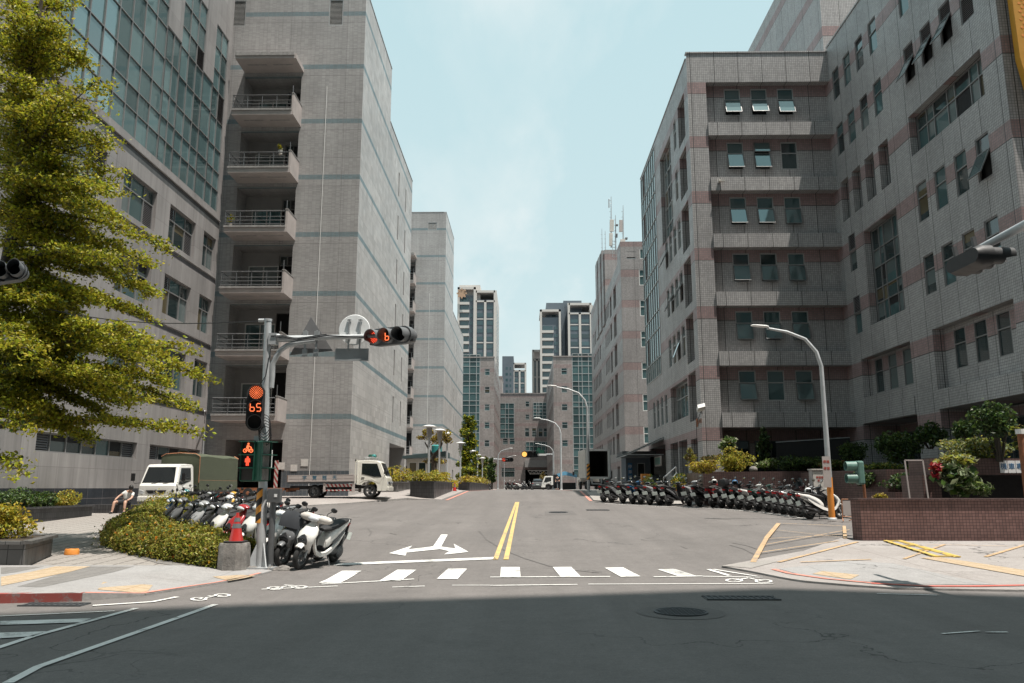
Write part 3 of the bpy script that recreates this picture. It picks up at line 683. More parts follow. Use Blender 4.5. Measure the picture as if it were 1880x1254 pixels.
# ------------------------------------------------------------------ nearest right building: wing with recessed floors, long side wall
def roofbox(mb, x0, y0, x1, y1, z, m=0): mb.quad((x0, y0, z), (x1, y0, z), (x1, y1, z), (x0, y1, z), m)
def right_building():
    B = thing('office_building', 'grey tiled office block with red bands and tilted open windows behind the brick planters', 'building', (14, 45, .9))
    w = MB(); X0, X1, YF = 9.93, 18.5, 45.; TOP = 27.85
    fp = PL('F', YF); ops = []
    for k in range(6):
        zb = 5.0 + 3.49 * k; ops.append((11.05, zb + .82, X1, zb + 3.49, .5))
    ops.append((11.05, .5, X1, 5.0, 2.4))
    facade(w, fp, X0, .4, X1, TOP, ops)
    for k in range(6):
        zb = 5.0 + 3.49 * k; rp = fp.sh(.5); wo = []
        for q in range(3): wo.append((12.25 + 1.62 * q, zb + 1.55, 13.23 + 1.62 * q, zb + 3.28, .12))
        facade(w, rp, 11.05, zb + .82, X1, zb + 3.49, wo)
        for q, o in enumerate(wo):
            lowk = 'o' if (k, q) not in ((4, 2), (0, 1)) else 'g'
            upk = 'o' if (k, q) == (4, 1) else 'g'
            window(B, rp, *o[:4], .06, (1,), ((lowk, 1.0), (upk, .68)), 'frame_light', .05, gl=1 if rnd.random() < .75 else 0, ang=rnd.uniform(11, 20) if k < 5 else 21)
    gp = fp.sh(2.4)
    facade(w, gp, 11.05, .4, X1, 5.0, [(11.4, 1.4, 13.2, 4.4, .1), (13.5, 1.4, 15.4, 4.4, .1), (15.7, 1.4, 17.9, 4.4, .1)])
    for a, b in ((11.4, 13.2), (13.5, 15.4), (15.7, 17.9)): window(B, gp, a, 1.4, b, 4.4, .05, (1, 1), (('gg', 2), ('gg', 1)), 'steel_dark', .05, gl=0)
    # side facing the street
    rp = PL('R', X0); ops = []; wl = []
    def yop(ya, yb, za, zb, d): ops.append((-yb, za, -ya, zb, d))
    for k in range(6):
        zb = 5.0 + 3.49 * k; yop(46.1, 48.2, zb + .55, zb + 3.4, 1.5)
    yop(51., 55.2, 18.7, 25.3, .45); wl.append((51., 55.2, 18.7, 25.3, .35, (1, 1, 1, 1), (('gggg', 1),) * 5))
    for k in (4, 5):
        z = 5 + 3.49 * k; yop(49., 49.8, z + 1.1, z + 3.1, .15); wl.append((49., 49.8, z + 1.1, z + 3.1, .08, (1,), (('g', 1.2), ('g', .7))))
    for k in (1, 2, 3):
        z = 5 + 3.49 * k
        for q in range(4):
            ya = 48.7 + 1.55 * q; yop(ya, ya + .95, z + 1.25, z + 3.2, .15); wl.append((ya, ya + .95, z + 1.25, z + 3.2, .08, (1,), (('o' if rnd.random() < .4 else 'g', 1.2), ('g', .7))))
    yop(48.5, 54.2, 6.0, 8.3, .5); wl.append((48.5, 54.2, 6.0, 8.3, .42, (1, 1, 1, 1), (('gggg', 1.2), ('gggg', .7))))
    yop(57.4, 64.5, 9.8, 27.4, .06)
    wl.append((57.4, 64.5, 9.8, 27.4, .0, (1,) * 7, (('ggggggg', .7), ('glggggg', 1.1)) * 5))
    for q in range(4):
        ya = 55.6 + 1.75 * q; yop(ya, ya + .95, 6.1, 8.15, .15); wl.append((ya, ya + .95, 6.1, 8.15, .08, (1,), (('g', 1.2), ('g', .7))))
    yop(46.3, 48.2, .6, 4.5, 1.5); yop(49.3, 52., .6, 4.6, 1.8); yop(52.3, 55., .6, 4.6, 1.8); yop(57, 64, .6, 4.7, 4.)
    facade(w, rp, -64.7, .4, -YF, TOP - .25, ops)
    for (ya, yb, za, zb, d, cols, rows) in wl:
        window(B, rp, -yb, za, -ya, zb, d, cols, rows, 'frame_light', .05, gl=4 if yb - ya > 6 else None, name='curtain_wall' if yb - ya > 6 else 'window')
    for k in range(6):
        z = 5 + 3.49 * k; window(B, rp, -48.15, z + .6, -46.15, z + 3.35, 1.45, (1, 1), (('gd', 2), ('gg', .7)), 'frame_grey', .05, gl=0)
    for ya, yb in ((46.4, 48.1), (49.4, 51.9), (52.4, 54.9)): window(B, rp, -yb, .7, -ya, 4.4, 1.4, (1, 1), (('gg', 2.4), ('gg', .8)), 'steel_dark', .05, gl=0)
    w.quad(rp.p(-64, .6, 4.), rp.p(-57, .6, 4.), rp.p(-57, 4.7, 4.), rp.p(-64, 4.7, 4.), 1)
    # long side wall toward the camera
    lp = PL('R', X1); ops = []; wl = []
    g1, g2_ = [44.5, 42.85, 41.15, 39.45], [36.0, 34.35, 32.65, 31.0]
    def lw(ya, head, d=.14, rows=(('g', 1.15), ('g', .7)), wd=.95, sill=1.86):
        ops.append((-ya, head - sill, -ya + wd, head, d)); wl.append((-ya, head - sill, -ya + wd, head, d - .07, (1,), rows))
    for ya in g1: lw(ya, 26.2); lw(ya, 22.7)
    for ya in g2_: lw(ya, 26.2)
    for i, ya in enumerate(g2_): lw(ya, 22.7, rows=(('o' if i < 3 else 'l', 1.15), ('l', .7)))
    for ya in g1:
        lw(ya, 19.2, .55, wd=1.1, sill=2.4)
    big = (-36.1, 17.2, -29.95, 19.2, .5); ops.append(big); wl.append((*big[:4], .42, (1, .7, 1.3, .7, 1.3, .7, 1), (('ggggggg', 1.2), ('ggggggg', .7))))
    for h in (14.8, 11.2): lw(44.0, h, .14, (('g', 1.),), .9, 1.15); lw(44.0, h + 1.0, .1, (('l', 1.),), .9, .95)
    gr = (-41.95, 10.2, -38.1, 15.4, .5); ops.append(gr); wl.append((*gr[:4], .42, (1, .6, 1.3, .6, 1), (('ggggg', 1.2), ('ggggg', .8), ('ggggg', 1.2), ('ggggg', 1.0), ('ggggg', 1.2))))
    for i, ya in enumerate(g2_): lw(ya, 15.7, rows=(('o' if i == 3 else 'g', 1.15), ('g', .7)))
    for ya in g2_: lw(ya, 12.2)
    ops.append((-43.6, 6.5, -37.95, 8.6, .5)); ops.append((-35.8, 5.98, -29.7, 8.72, .5))
    ops.append((-44.0, .5, -37.9, 5.06, 2.)); ops.append((-35.77, .5, -29.62, 5.1, 2.))
    facade(w, lp, -YF, .4, -28.6, 28.1, ops)
    rp2 = lp.sh(.5); o1 = [(-43.1 + 1.62 * q, 6.66, -42.15 + 1.62 * q, 8.5, .1) for q in range(4)]; o1[3] = (-38.24, 6.66, -37.96, 8.5, .1)
    facade(w, rp2, -43.6, 6.5, -37.95, 8.6, o1)
    o2 = [(-35.0 + 1.62 * q, 6.78, -34.05 + 1.62 * q, 8.55, .1) for q in range(3)] + [(-30.15, 6.78, -29.75, 8.55, .1)]
    facade(w, rp2, -35.8, 5.98, -29.7, 8.72, o2)
    for o in o1 + o2: window(B, rp2, *o[:4], .05, (1,), (('g', 1.15), ('g', .7)), 'frame_grey', .05, gl=0 if rnd.random() < .6 else 2)
    for a in wl: window(B, lp, *a[:4], a[4], a[5], a[6], 'frame_grey', .05)
    rp3 = lp.sh(2.)
    for a, b in ((-44.0, -37.9), (-35.77, -29.62)):
        facade(w, rp3, a, .5, b, 5.06, [(a + .3, 1.8, b - .3, 4.6, .1)])
        window(B, rp3, a + .3, 1.8, b - .3, 4.6, .05, (1, 1, 1, 1), (('gggg', 1),), 'steel_dark', .06, gl=0)
    # proud bands under the recessed rows
    for a, b in ((-43.9, -37.95), (-35.85, -29.6)): w.obox(lp.p((a + b) / 2, 5.52, -.03), lp.U * ((b - a) / 2), (0, 0, .42), lp.N * .035)
    for k in range(6):
        zb = 5.0 + 3.49 * k; w.obox(fp.p(14.78, zb + .41, -.06), (3.72, 0, 0), (0, 0, .412), (0, .062, 0))
    # end wall, upper tower, roofs
    ep = PL('F', 28.6); eo = [(21.5 + 3.4 * q, 5 + 3.49 * k + 1.3, 22.6 + 3.4 * q, 5 + 3.49 * k + 3.2, .14) for q in range(4) for k in range(6)]
    facade(w, ep, X1, .4, 36, 28.1, eo)
    for o in eo[:8]: window(B, ep, *o[:4], .06, (1,), (('g', 1.2), ('g', .7)), 'frame_grey')
    for o in eo[8:]: w.quad(ep.p(o[0], o[1], .1), ep.p(o[2], o[1], .1), ep.p(o[2], o[3], .1), ep.p(o[0], o[3], .1), 1)
    facade(w, PL('R', 20.5), -70, 27, -50.3, 41); facade(w, PL('F', 50.3), 20.5, 27, 34, 41); roofbox(w, 20.5, 50.3, 34, 70, 41)
    roofbox(w, X0, YF, X1 + .3, 64.7, TOP - .45); roofbox(w, X1, 28.6, 36, 70, 27.6)
    # parapet copings
    w.box(X0 - .04, YF - .05, TOP, X1, YF + .3, TOP + .09, 0); w.box(X0 - .04, YF + .3, TOP - .25, X0 + .25, 64.7, TOP - .16, 0); w.box(X1 - .05, 28.55, 28.1, X1 + .3, YF, 28.19, 0)
    facade(w, PL('L', 36), 28.6, .4, 70, 28.1); w.quad((36, 64.7, .4), (X0, 64.7, .4), (X0, 64.7, TOP - .4), (36, 64.7, TOP - .4))
    w.build('wall', ['tile_wing', 'dark_void'], B)
    pl_ = MB(); pl_.bar((9.9, 45.5, 4.35), (9.9, 45.5, 5.0), .06)
    s = MB(); z0 = 5.72
    s.obox((9.9, 46.15, 5.35), (.01, 0, 0), (0, .24, 0), (0, 0, .24), 0)
    sg = s.build('sign_emblem', 'rust', B)
    for i, ch in enumerate('東興樓'): text(ch, .42, 'rust', B, (9.9, 45.8 - .0 - .0 + (-.0) - i * .0 + (.0) + .0, 0), (R(90), 0, R(-90))) if False else None
    t = text('東 興 樓', .3, 'rust', B, (9.905, 45.45, 5.35), (R(90), 0, R(-90)))
    fl = MB(); fl.bar((9.95, 44.95, 5.75), (9.75, 44.2, 5.95), .05); fl.obox((9.72, 44.15, 6.02), (.2, 0, .05), (0, .06, .1), (0, -.16, .1), 1)
    fl.tube([(9.8, 44.4, 5.9), (9.6, 44.9, 5.2), (9.55, 44.95, 1.2)], .015, 6, 2)
    fl.build('floodlight', ['steel_dark', 'lamp_cap', 'black_plastic'], B)
    cc = MB(); p = atY(1322, 333, 44.85); cc.bar(p + Vector((0, .1, .1)), p, .05); cc.obox(p + Vector((-.08, -.12, -.02)), (.05, 0, 0), (0, .13, -.02), (0, 0, .05)); cc.obox(p + Vector((.12, -.1, .0)), (.12, -.05, 0), (.02, .05, 0), (0, 0, .05))
    cc.build('security_camera', 'dirty_white', B)
right_building()
ys = thing('banner', 'yellow perforated sign panel at the top edge of the tiled end wall', 'sign', (20., 28.3, 18))
b = MB(); pz = [(atY(1854, -30, 28.2), atY(1858, 120, 28.2)), ]
x0 = atY(1855, 0, 28.2); x1 = atY(1882, 210, 28.2)
b.loft([[(x0.x + .05, 28.2, 24), (x0.x + .05, 28.5, 24), (x0.x + 2.8, 28.5, 24), (x0.x + 2.8, 28.2, 24)], [(x0.x + .1, 28.2, x0.z - 2.4), (x0.x + .1, 28.5, x0.z - 2.4), (x0.x + 2.8, 28.5, x0.z - 2.4), (x0.x + 2.8, 28.2, x0.z - 2.4)], [(x0.x + .45, 28.2, x1.z), (x0.x + .45, 28.5, x1.z), (x0.x + 2.8, 28.5, x1.z - .4), (x0.x + 2.8, 28.2, x1.z - .4)]])
b.build('panel', 'mesh_yellow', ys)
b = MB()
for i in range(30):
    for j in range(12):
        xx = x0.x + .32 + j * .2 + (i % 2) * .1; zz = x0.z - 1.5 + i * .17
        b.lathe((xx, 28.205, zz), (0, -1, 0), [(0, .07), (.012, .06)], 8)
b.build('perforation', 'orange_paint', ys)

# ------------------------------------------------------------------ nearest left building: granite with a curtain wall
def granite_building():
    B = thing('office_building', 'pink grey granite office with a teal glass curtain wall behind the yellow green tree', 'building', (-18, 36, .7))
    w = MB(); lp = PL('L', -18.); ops = []; wl = []
    cols = ((28.9, 32.1), (33.6, 36.82), (38.3, 41.45), (42.6, 44.35))
    for z0, z1 in ((13.9, 15.9), (10.22, 12.25), (6.6, 8.62)):
        for i, (a, b) in enumerate(cols):
            ops.append((a, z0, b, z1, .3))
            if i == 3: cl, rw = (1, 1), (('gg', 1.25), ('gg', .7))
            else:
                cl = (1, 1.35, 1); up = ['lgg', 'ggl', 'ggg'][(i + int(z0)) % 3]; rw = (('ggg' if rnd.random() < .7 else 'ggl', 1.25), (up, .7))
            wl.append((a, z0, b, z1, .2, cl, rw))
    ops += [(29.2, 2.98, 36.9, 3.72, .25), (38.2, 2.98, 44.2, 3.72, .25)]
    wl.append((29.2, 2.98, 36.9, 3.72, .18, (1,) * 7, (('lgggggl', 1),))); wl.append((38.2, 2.98, 44.2, 3.72, .18, (1,) * 5, (('lgggl', 1),)))
    Ztop = 36.
    cur = [(27.6, 17.5, 36.5, 34.4, .12), (36.5, 17.5, 38.1, 24.7, .12), (38.1, 17.5, 41.0, 28.5, .12), (41.0, 17.5, 42.35, 24.7, .12), (42.35, 17.5, 44.2, 28.5, .12)]
    facade(w, lp, 27.4, .2, 44.7, Ztop, ops + cur)
    for a in wl: window(B, lp, *a[:4], a[4], a[5], a[6], 'frame_grey', .055)
    def cells(n): return ''.join(rnd.choices('gl', (16, 1))[0] for _ in range(n))
    hs = [1.25, 1.05, 1.3, 1.65, 1.65]; full = hs + [1.15, 1.35, 1.3]
    full2 = full + [1.3, 1.6, 1.6, 1.4]
    for (a, z0, b, z1, d) in cur:
        n = max(1, round((b - a) / 1.05)); rr = hs if z1 < 25 else (full if z1 < 30 else full2)
        window(B, lp, a, z0, b, z1, .06, (1,) * n, tuple((cells(n), h) for h in rr), 'frame_grey', .045, gl=4, name='curtain_wall')
    # projecting string courses, end wall, dark gutter pipe
    for z in (5.74, 9.5, 13.42): w.obox(lp.p(36, z + .2, -.03), lp.U * 8.6, (0, 0, .03), lp.N * .03)
    w.obox(lp.p(36, 17.1, -.05), lp.U * 8.6, (0, 0, .05), lp.N * .05)
    w.quad((-40, 27.4, .2), (-18, 27.4, .2), (-18, 27.4, Ztop), (-40, 27.4, Ztop)); roofbox(w, -40, 27.4, -18, 46, Ztop - .4)
    w.quad((-18, 44.7, .2), (-19.5, 44.7, .2), (-19.5, 44.7, Ztop), (-18, 44.7, Ztop))
    w.build('wall', ['granite'], B)
    p = MB(); p.tube([(-17.93, 44.4, 5.0), (-17.93, 44.4, .8)], .05, 8); p.tube([(-17.5, 43.2, 5.8), (-17.9, 44.3, 5.2)], .03, 8)
    p.build('drain_pipe', 'steel_grey', B)
granite_building()

# ------------------------------------------------------------------ ribbed tile blocks with balconies (the nearer one and its twin up the street)
def tile_block(label, Xr, Y0, Ys, Ye, t1, t2, nb, left, low, detail):
    B = thing('office_building', label, 'building', (Xr - 4, Y0, gz(Y0)), 'grey tiled blocks with balcony stacks')
    w = MB(); fp = PL('F', Y0); z1 = 5.65; FH = 3.67; bx0, bx1 = Xr - 7.5, Xr - 3.9
    ops = [(bx0, z1 + FH * k + .02, bx1, z1 + FH * k + 3.1, 1.6) for k in range(nb)]
    ops.append((bx0 + .3, gz(Y0) - .2, bx1, 4.4, 3.5))
    if detail: ops += [(Xr - 8.6, 30.6, Xr - 7.7, 32.4, .12), (Xr - 2.35, 30.6, Xr - 1.45, 32.4, .12)]
    else: ops += [(Xr - 2.4, 35.0, Xr - 1.2, 36., .12)]
    facade(w, fp, left, gz(Y0) - .4, Xr, t1, ops)
    for o in ops[nb + 1:]:
        for ch in window(B, fp, *o[:4], .05, (1,), (('l', 1),), 'frame_light', .05).children:
            if ch.name.startswith('louvre'): ch.data.materials[0] = M['louvre_light']
    bp = fp.sh(1.6)
    for k in range(nb):
        z = z1 + FH * k
        facade(w, bp, bx0, z, bx1, z + 3.1, [(bx0 + .4, z + .1, bx0 + 2.3, z + 2.25, .1), (bx0 + 2.3, z + .1, bx1 - .3, z + 2.9, .25)], 1)
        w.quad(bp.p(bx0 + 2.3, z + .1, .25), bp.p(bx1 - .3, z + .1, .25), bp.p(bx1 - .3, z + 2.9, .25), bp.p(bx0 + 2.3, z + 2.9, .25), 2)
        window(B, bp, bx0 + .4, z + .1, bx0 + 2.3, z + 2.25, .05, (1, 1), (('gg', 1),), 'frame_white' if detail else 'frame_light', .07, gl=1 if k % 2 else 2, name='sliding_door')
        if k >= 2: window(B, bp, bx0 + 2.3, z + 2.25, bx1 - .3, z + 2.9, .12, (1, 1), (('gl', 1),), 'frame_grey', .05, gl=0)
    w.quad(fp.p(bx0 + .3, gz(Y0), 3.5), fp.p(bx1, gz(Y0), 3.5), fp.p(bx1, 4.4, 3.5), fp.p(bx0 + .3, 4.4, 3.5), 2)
    for k in range(nb + 1):
        z = z1 + FH * k; s = MB(); D = 1.72
        ww = .0 if k < nb else .0
        s.box(bx0, Y0 - D, z - .3, bx1 + .12, Y0, z + .0, 0)
        s.box(bx0 - .02, Y0 - D - .05, z - .02 if k < nb else z - .12, bx1 + .02, Y0 - D + .12, z + .09, 1)
        for q in range(2): s.box(bx0 + .5 + 1.6 * q, Y0 - D + .7, z - .31, bx0 + 1.7 + 1.6 * q, Y0 - D + .82, z - .3, 1)
        if k < nb: s.box(bx1, Y0 - D + .0, z + .0, bx1 + .12, Y0, z + 1.05, 0); s.box(bx1 - .02, Y0 - D - .02, z + 1.05, bx1 + .14, Y0, z + 1.1, 1)
        so = s.build('balcony' if k < nb else 'roof_slab', ['plaster_pink', 'concrete_edge'], B)
        if k < nb:
            r = MB(); yy = Y0 - D + .06
            for h in (.2, .42, .64, .98): r.tube([(bx0, yy, z + h), (bx1, yy, z + h)], .022 if h < .9 else .032, 6)
            for q in range(5): r.tube([(bx0 + .03 + (bx1 - bx0 - .08) * q / 4, yy, z + .05), (bx0 + .03 + (bx1 - bx0 - .08) * q / 4, yy, z + 1.0)], .026, 6)
            for h in (.3, .65, .98): r.tube([(bx0 + .02, yy, z + h), (bx0 + .02, Y0, z + h)], .022, 6)
            r.tube([(bx1 - .06, yy + .3, z), (bx1 - .06, yy + .3, z + 1.75)], .03, 6)
            r.build('railing', 'steel_dark', so)
    rp = PL('L', Xr); ops = []
    yw = [(Y0 + 14.3, .42), (Y0 + 18.0, .42)]
    nf = int((t2 - 5) // FH)
    for k in range(0, nf):
        for i, (y, wd) in enumerate(yw):
            if k == 0 and not detail: continue
            ops.append((y, 6.55 + 3.62 * k, y + wd, 8.55 + 3.62 * k, .3))
    oo = (Y0 + 13.4, gz(Y0) + .02, Y0 + 21.0, 4.95, 5.) if detail else (Y0 + 13.4, 2.4, Y0 + 15, 4.2, .3)
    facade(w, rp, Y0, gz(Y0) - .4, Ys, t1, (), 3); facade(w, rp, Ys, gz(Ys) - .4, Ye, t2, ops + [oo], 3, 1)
    for o in ops: window(B, rp, *o[:4], .2, (1,), (('d' if rnd.random() < .4 else 'g', 1.2), ('g', .7)), 'frame_grey', .04, gl=0)
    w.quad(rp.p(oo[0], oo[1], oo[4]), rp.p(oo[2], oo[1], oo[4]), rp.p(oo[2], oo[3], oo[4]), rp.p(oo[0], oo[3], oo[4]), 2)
    w.quad((left, Ys, t2 - 1), (Xr, Ys, t2 - 1), (Xr, Ys, t1), (left, Ys, t1)); w.quad((Xr, Ye, 0), (left, Ye, 0), (left, Ye, t2), (Xr, Ye, t2))
    roofbox(w, left, Y0, Xr, Ys, t1 - .4); roofbox(w, left, Ys, Xr, Ye, t2 - .4)
    w.box(Xr - .3, Y0 + .02, t1, Xr + .03, Ys, t1 + .07, 0); w.box(Xr - .3, Ys, t2, Xr + .03, Ye, t2 + .07, 0); w.box(left, Y0 - .03, t1, Xr - .3, Y0 + .3, t1 + .07, 0)
    w.build('wall', ['tile_ribbed', 'plaster_grey', 'dark_void', 'tile_smooth_sunlit'], B)
    p = MB(); xq = atY(588, 430, Y0).x if detail else Xr - 2.
    p.tube([(xq, Y0 - .012, gz(Y0) + .1), (xq, Y0 - .012, 26.4)], .022, 6); p.build('drain_pipe', 'lamp_cap', B)
    return B
L2B = tile_block('grey tiled block with stacked balconies standing right behind the flatbed truck', -10.08, 46., 55.9, 67.8, 33.1, 28.8, 6, -21., 5.65, True)
L3B = tile_block('narrow grey tiled block with blue bands up the street behind the small guard hut', -10.3, 100., 111.5, 131., 37.4, 26.5, 7, -22, 5.65, False)
pc = MB()
for (x0, y0, x1, y1) in ((505, 849, 523, 862), (533, 853, 546, 865), (552, 843, 566, 856)):
    a, b_ = atY(x0, y1, 45.985), atY(x1, y0, 45.985); MB().box(a.x, 45.975, a.z, b_.x, 45.99, b_.z).build('poster', 'paper', L2B)
dg = MB(); a = atY(497, 905, 45.9); dg.box(-14.35, 45.9, 1.0, -14.15, 45.98, 3.2); dg.build('door_edge_strip', 'hazard_red', L2B)

# ------------------------------------------------------------------ antenna building on the right
def antenna_building():
    B = thing('office_building', 'grey and pink tiled block with aerials on its roof beyond the glass bay', 'building', (14, 90, 1.4))
    w = MB(); X0 = 11.2; Y0 = 90.; fp = PL('F', Y0); FH = 3.65; ops = []; wl = []
    for k in range(6):
        t = 4.8 + FH * (k + 1); ops.append((13.3, t - 1.9, 14.75, t, .12)); wl.append((13.3, t - 1.9, 14.75, t, .06, (1,), (('g', 1.1), ('g', .8))))
    ops += [(11.9, 28.0, 13.0, 28.9, .15), (13.45, 28.0, 14.9, 29.2, .12)]; wl.append((13.45, 28.0, 14.9, 29.2, .06, (1,), (('g', 1),))); wl.append((11.9, 28.0, 13.0, 28.9, .1, (1,), (('l', 1),)))
    ops.append((12.4, 1.2, 20, 4.6, 4.))
    facade(w, fp, X0, 1., 22, 30.1, ops)
    for a in wl: window(B, fp, *a[:4], a[4], a[5], a[6], 'frame_white', .08, gl=1)
    w.quad(fp.p(12.4, 1.2, 4), fp.p(20, 1.2, 4), fp.p(20, 4.6, 4), fp.p(12.4, 4.6, 4), 1)
    rp = PL('R', X0); ops = []; wl = []
    for k in range(7):
        z = 4.8 + FH * k
        for q in range(4):
            ya = 103.5 + 1.5 * q
            if k < 6: ops.append((-ya - .8, z + 1.1, -ya, z + 3.1, .2)); wl.append((-ya - .8, z + 1.1, -ya, z + 3.1, .12, (1,), (('g', 1.2), ('g', .7))))
        for q in range(5):
            ya = 116 + 2.6 * q; ops.append((-ya - 1.3, z + 1.0, -ya, z + 3.1, .25)); wl.append((-ya - 1.3, z + 1.0, -ya, z + 3.1, .15, (1,), (('g', 1.2), ('g', .7))))
        if k < 6: ops.append((-98.2, z + .6, -95.4, z + 3.3, 1.2)); ops.append((-102.4, z + (.5 if k % 2 else 1.), -100.5, z + 3.2, .5))
    facade(w, rp, -132, 1., -Y0, 28.2, [o for o in ops if o[3] < 28] + [(-98.2, 1.4, -95.4, 4.2, 1.2), (-130, 1.4, -104, 3.9, 1.)])
    for a in wl[::1]:
        if a[3] < 28: window(B, rp, *a[:4], a[4], a[5], a[6], 'frame_grey', .07, gl=0) if len([1]) and rnd.random() < .98 else None
    for o in ops:
        if o[4] > .4 and o[3] < 28: w.quad(rp.p(o[0], o[1], o[4]), rp.p(o[2], o[1], o[4]), rp.p(o[2], o[3], o[4]), rp.p(o[0], o[3], o[4]), 1)
    w.quad(rp.p(-98.2, 1.4, 1.2), rp.p(-95.4, 1.4, 1.2), rp.p(-95.4, 4.2, 1.2), rp.p(-98.2, 4.2, 1.2), 1); w.quad(rp.p(-130, 1.4, 1), rp.p(-104, 1.4, 1), rp.p(-104, 3.9, 1), rp.p(-130, 3.9, 1), 1)
    # stepped roof blocks
    w.box(X0, Y0 + .01, 28.2, X0 + 2, Y0 + 3.2, 30.1); roofbox(w, X0, Y0, 22, 132, 28.0); w.box(X0 + .9, Y0 + .4, 28.2, 22, Y0 + 5, 30.0)
    for i, (ya, yb, zt) in enumerate(((108, 111.3, 34.6), (112.2, 116.5, 35.8), (117.2, 121, 36.2))):
        w.box(X0 + .01, ya, 28.2, X0 + 5, yb, zt); w.box(X0 - .18, ya + .5, 24., X0 + .01, yb - .5, zt - .4, 0)
    w.box(X0, 121, 28.2, X0 + 8, 131.9, 31.)
    w.quad((22, 132, 1), (X0, 132, 1), (X0, 132, 28.2), (22, 132, 28.2))
    w.build('wall', ['tile_tower', 'dark_void'], B)
    l = MB(); p0 = atY(1128, 472, 89.8); p1 = atY(1128, 443, 89.8)
    for dx in (-.2, .2): l.bar((p0.x + dx, 89.75, p0.z), (p0.x + dx, 89.75, p1.z + .3), .05)
    for i in range(6): l.bar((p0.x - .2, 89.75, p0.z + (p1.z - p0.z) * i / 5), (p0.x + .2, 89.75, p0.z + (p1.z - p0.z) * i / 5), .05)
    l.build('roof_ladder', 'steel_bright', B)
    def mast(px, ptop, pbot, Y, label, parts):
        a, t = atY(px, pbot, Y), atY(px, ptop, Y); a.z = min(a.z, 30.0)
        A = thing('antenna_mast', label, 'antenna', a, 'aerials on the roof')
        m = MB(); m.tube([a, a.lerp(t, .6), t], [.09, .07, .035], 8); n = int((t.z - a.z) / .7)
        for i in range(n): m.bar(a + Vector((-.14, 0, i * .7 + .3)), a + Vector((.14, 0, i * .7 + .3)), .035)
        m.build('mast', 'steel_grey', A)
        for (f, dx, w_, h, mt) in parts:
            c = a.lerp(t, f) + Vector((dx, -.12, 0)); q = MB(); q.obox(c, (w_ / 2, 0, 0), (0, .08, 0), (w_ * .06, 0, h / 2)); q.bar(c + Vector((0, .06, 0)), a.lerp(t, f), .05); q.build('antenna_panel', mt, A, bevel=.03)
    mast(1122, 361, 445, 92, 'tallest aerial mast with pale cylinders on the antenna roof', ((.15, -.05, .42, 1.6, 'dirty_white'), (.42, .05, .5, 1.5, 'dirty_white'), (.86, -.28, .14, 1.1, 'steel_grey')))
    mast(1130, 395, 445, 93, 'thin lattice aerial just right of the tallest mast on the roof', ((.4, .12, .22, .5, 'steel_dark'), (.7, .15, .3, .25, 'steel_dark')))
    mast(1144, 377, 445, 92, 'aerial mast carrying a beige panel on the antenna roof', ((.5, -.3, .4, 1.5, 'plaster_pink'), (.14, -.08, .6, .5, 'dirty_white'), (.2, .35, .3, .3, 'steel_dark')))
    mast(1105, 420, 452, 118, 'short aerial at the left end of the ribbed roof block', ((.6, .3, .16, 1.6, 'steel_grey'), (.3, -.5, .2, 2.2, 'steel_grey')))
    mast(1111, 424, 452, 118, 'short whip aerial beside the left end of the ribbed roof', ())
antenna_building()

# ------------------------------------------------------------------ street end and far buildings
def far_block(name, label, Y, x0, x1, top, depth, wins, mat='tile_far', side=None, sidewins=(), glassb=None, base=1.2, openings=()):
    B = thing(name, label, 'building', ((x0 + x1) / 2, Y, 1.42)); w = MB(); fp = PL('F', Y); ops = [(*o, .15) for o in wins] + list(openings)
    if glassb: ops.append((glassb[0], glassb[1], glassb[2], glassb[3], .1))
    facade(w, fp, x0, base, x1, top, ops)
    for o in wins: window(B, fp, *o, .06, (1,), (('g', 1.1), ('g', .7)), 'frame_light', .07)
    for o in openings: w.quad(fp.p(o[0], o[1], o[4]), fp.p(o[2], o[1], o[4]), fp.p(o[2], o[3], o[4]), fp.p(o[0], o[3], o[4]), 1)
    if glassb:
        nx = max(3, int((glassb[2] - glassb[0]) / .95)); nz = int((glassb[3] - glassb[1]) / 1.25)
        window(B, fp, *glassb[:4], .03, tuple([1, .55][i % 3 == 1] for i in range(nx)), tuple((''.join(rnd.choices('ggg', k=nx)), [1, .6][j % 3 == 1]) for j in range(nz)), 'frame_light', .11, gl=5, name='curtain_wall')
    if side:
        sp = PL(side, x1 if side == 'L' else x0); so = []
        for (a, z0, b, z1) in sidewins: so.append((a, z0, b, z1, .3) if side == 'L' else (-b, z0, -a, z1, .3))
        a, b = (Y, Y + depth) if side == 'L' else (-Y - depth, -Y)
        facade(w, sp, a, base, b, top, so)
        for o in so: window(B, sp, *o[:4], .2, (1,), (('g', 1),), 'frame_grey', .08, gl=0)
    w.quad((x1, Y + depth, base), (x0, Y + depth, base), (x0, Y + depth, top), (x1, Y + depth, top)); roofbox(w, x0, Y, x1, Y + depth, top - .5)
    if side != 'L': w.quad((x1, Y, base), (x1, Y + depth, base), (x1, Y + depth, top), (x1, Y, top))
    if side != 'R': w.quad((x0, Y + depth, base), (x0, Y, base), (x0, Y, top), (x0, Y + depth, top))
    w.box(x0 - .1, Y - .12, top, x1 + .1, Y + .4, top + .25)
    w.build('wall', [mat, 'dark_void'], B); return B
zl = lambda y, Y: atY(960, y, Y).z
L4 = far_block('office_building', 'pink grey tiled block with a glass stair tower beyond the green street tree', 155, -20, -6.05, 26.9, 40,
    [(-7.9, zl(y + 6, 155), -6.9, zl(y - 6, 155)) for y in (683, 716, 748, 781, 814)], side='L', sidewins=[(158 + 6 * i, 5 + 3.6 * k, 160.5 + 6 * i, 7.2 + 3.6 * k) for i in range(5) for k in range(6)], glassb=(-14.3, 4.5, -8.8, 27.6))
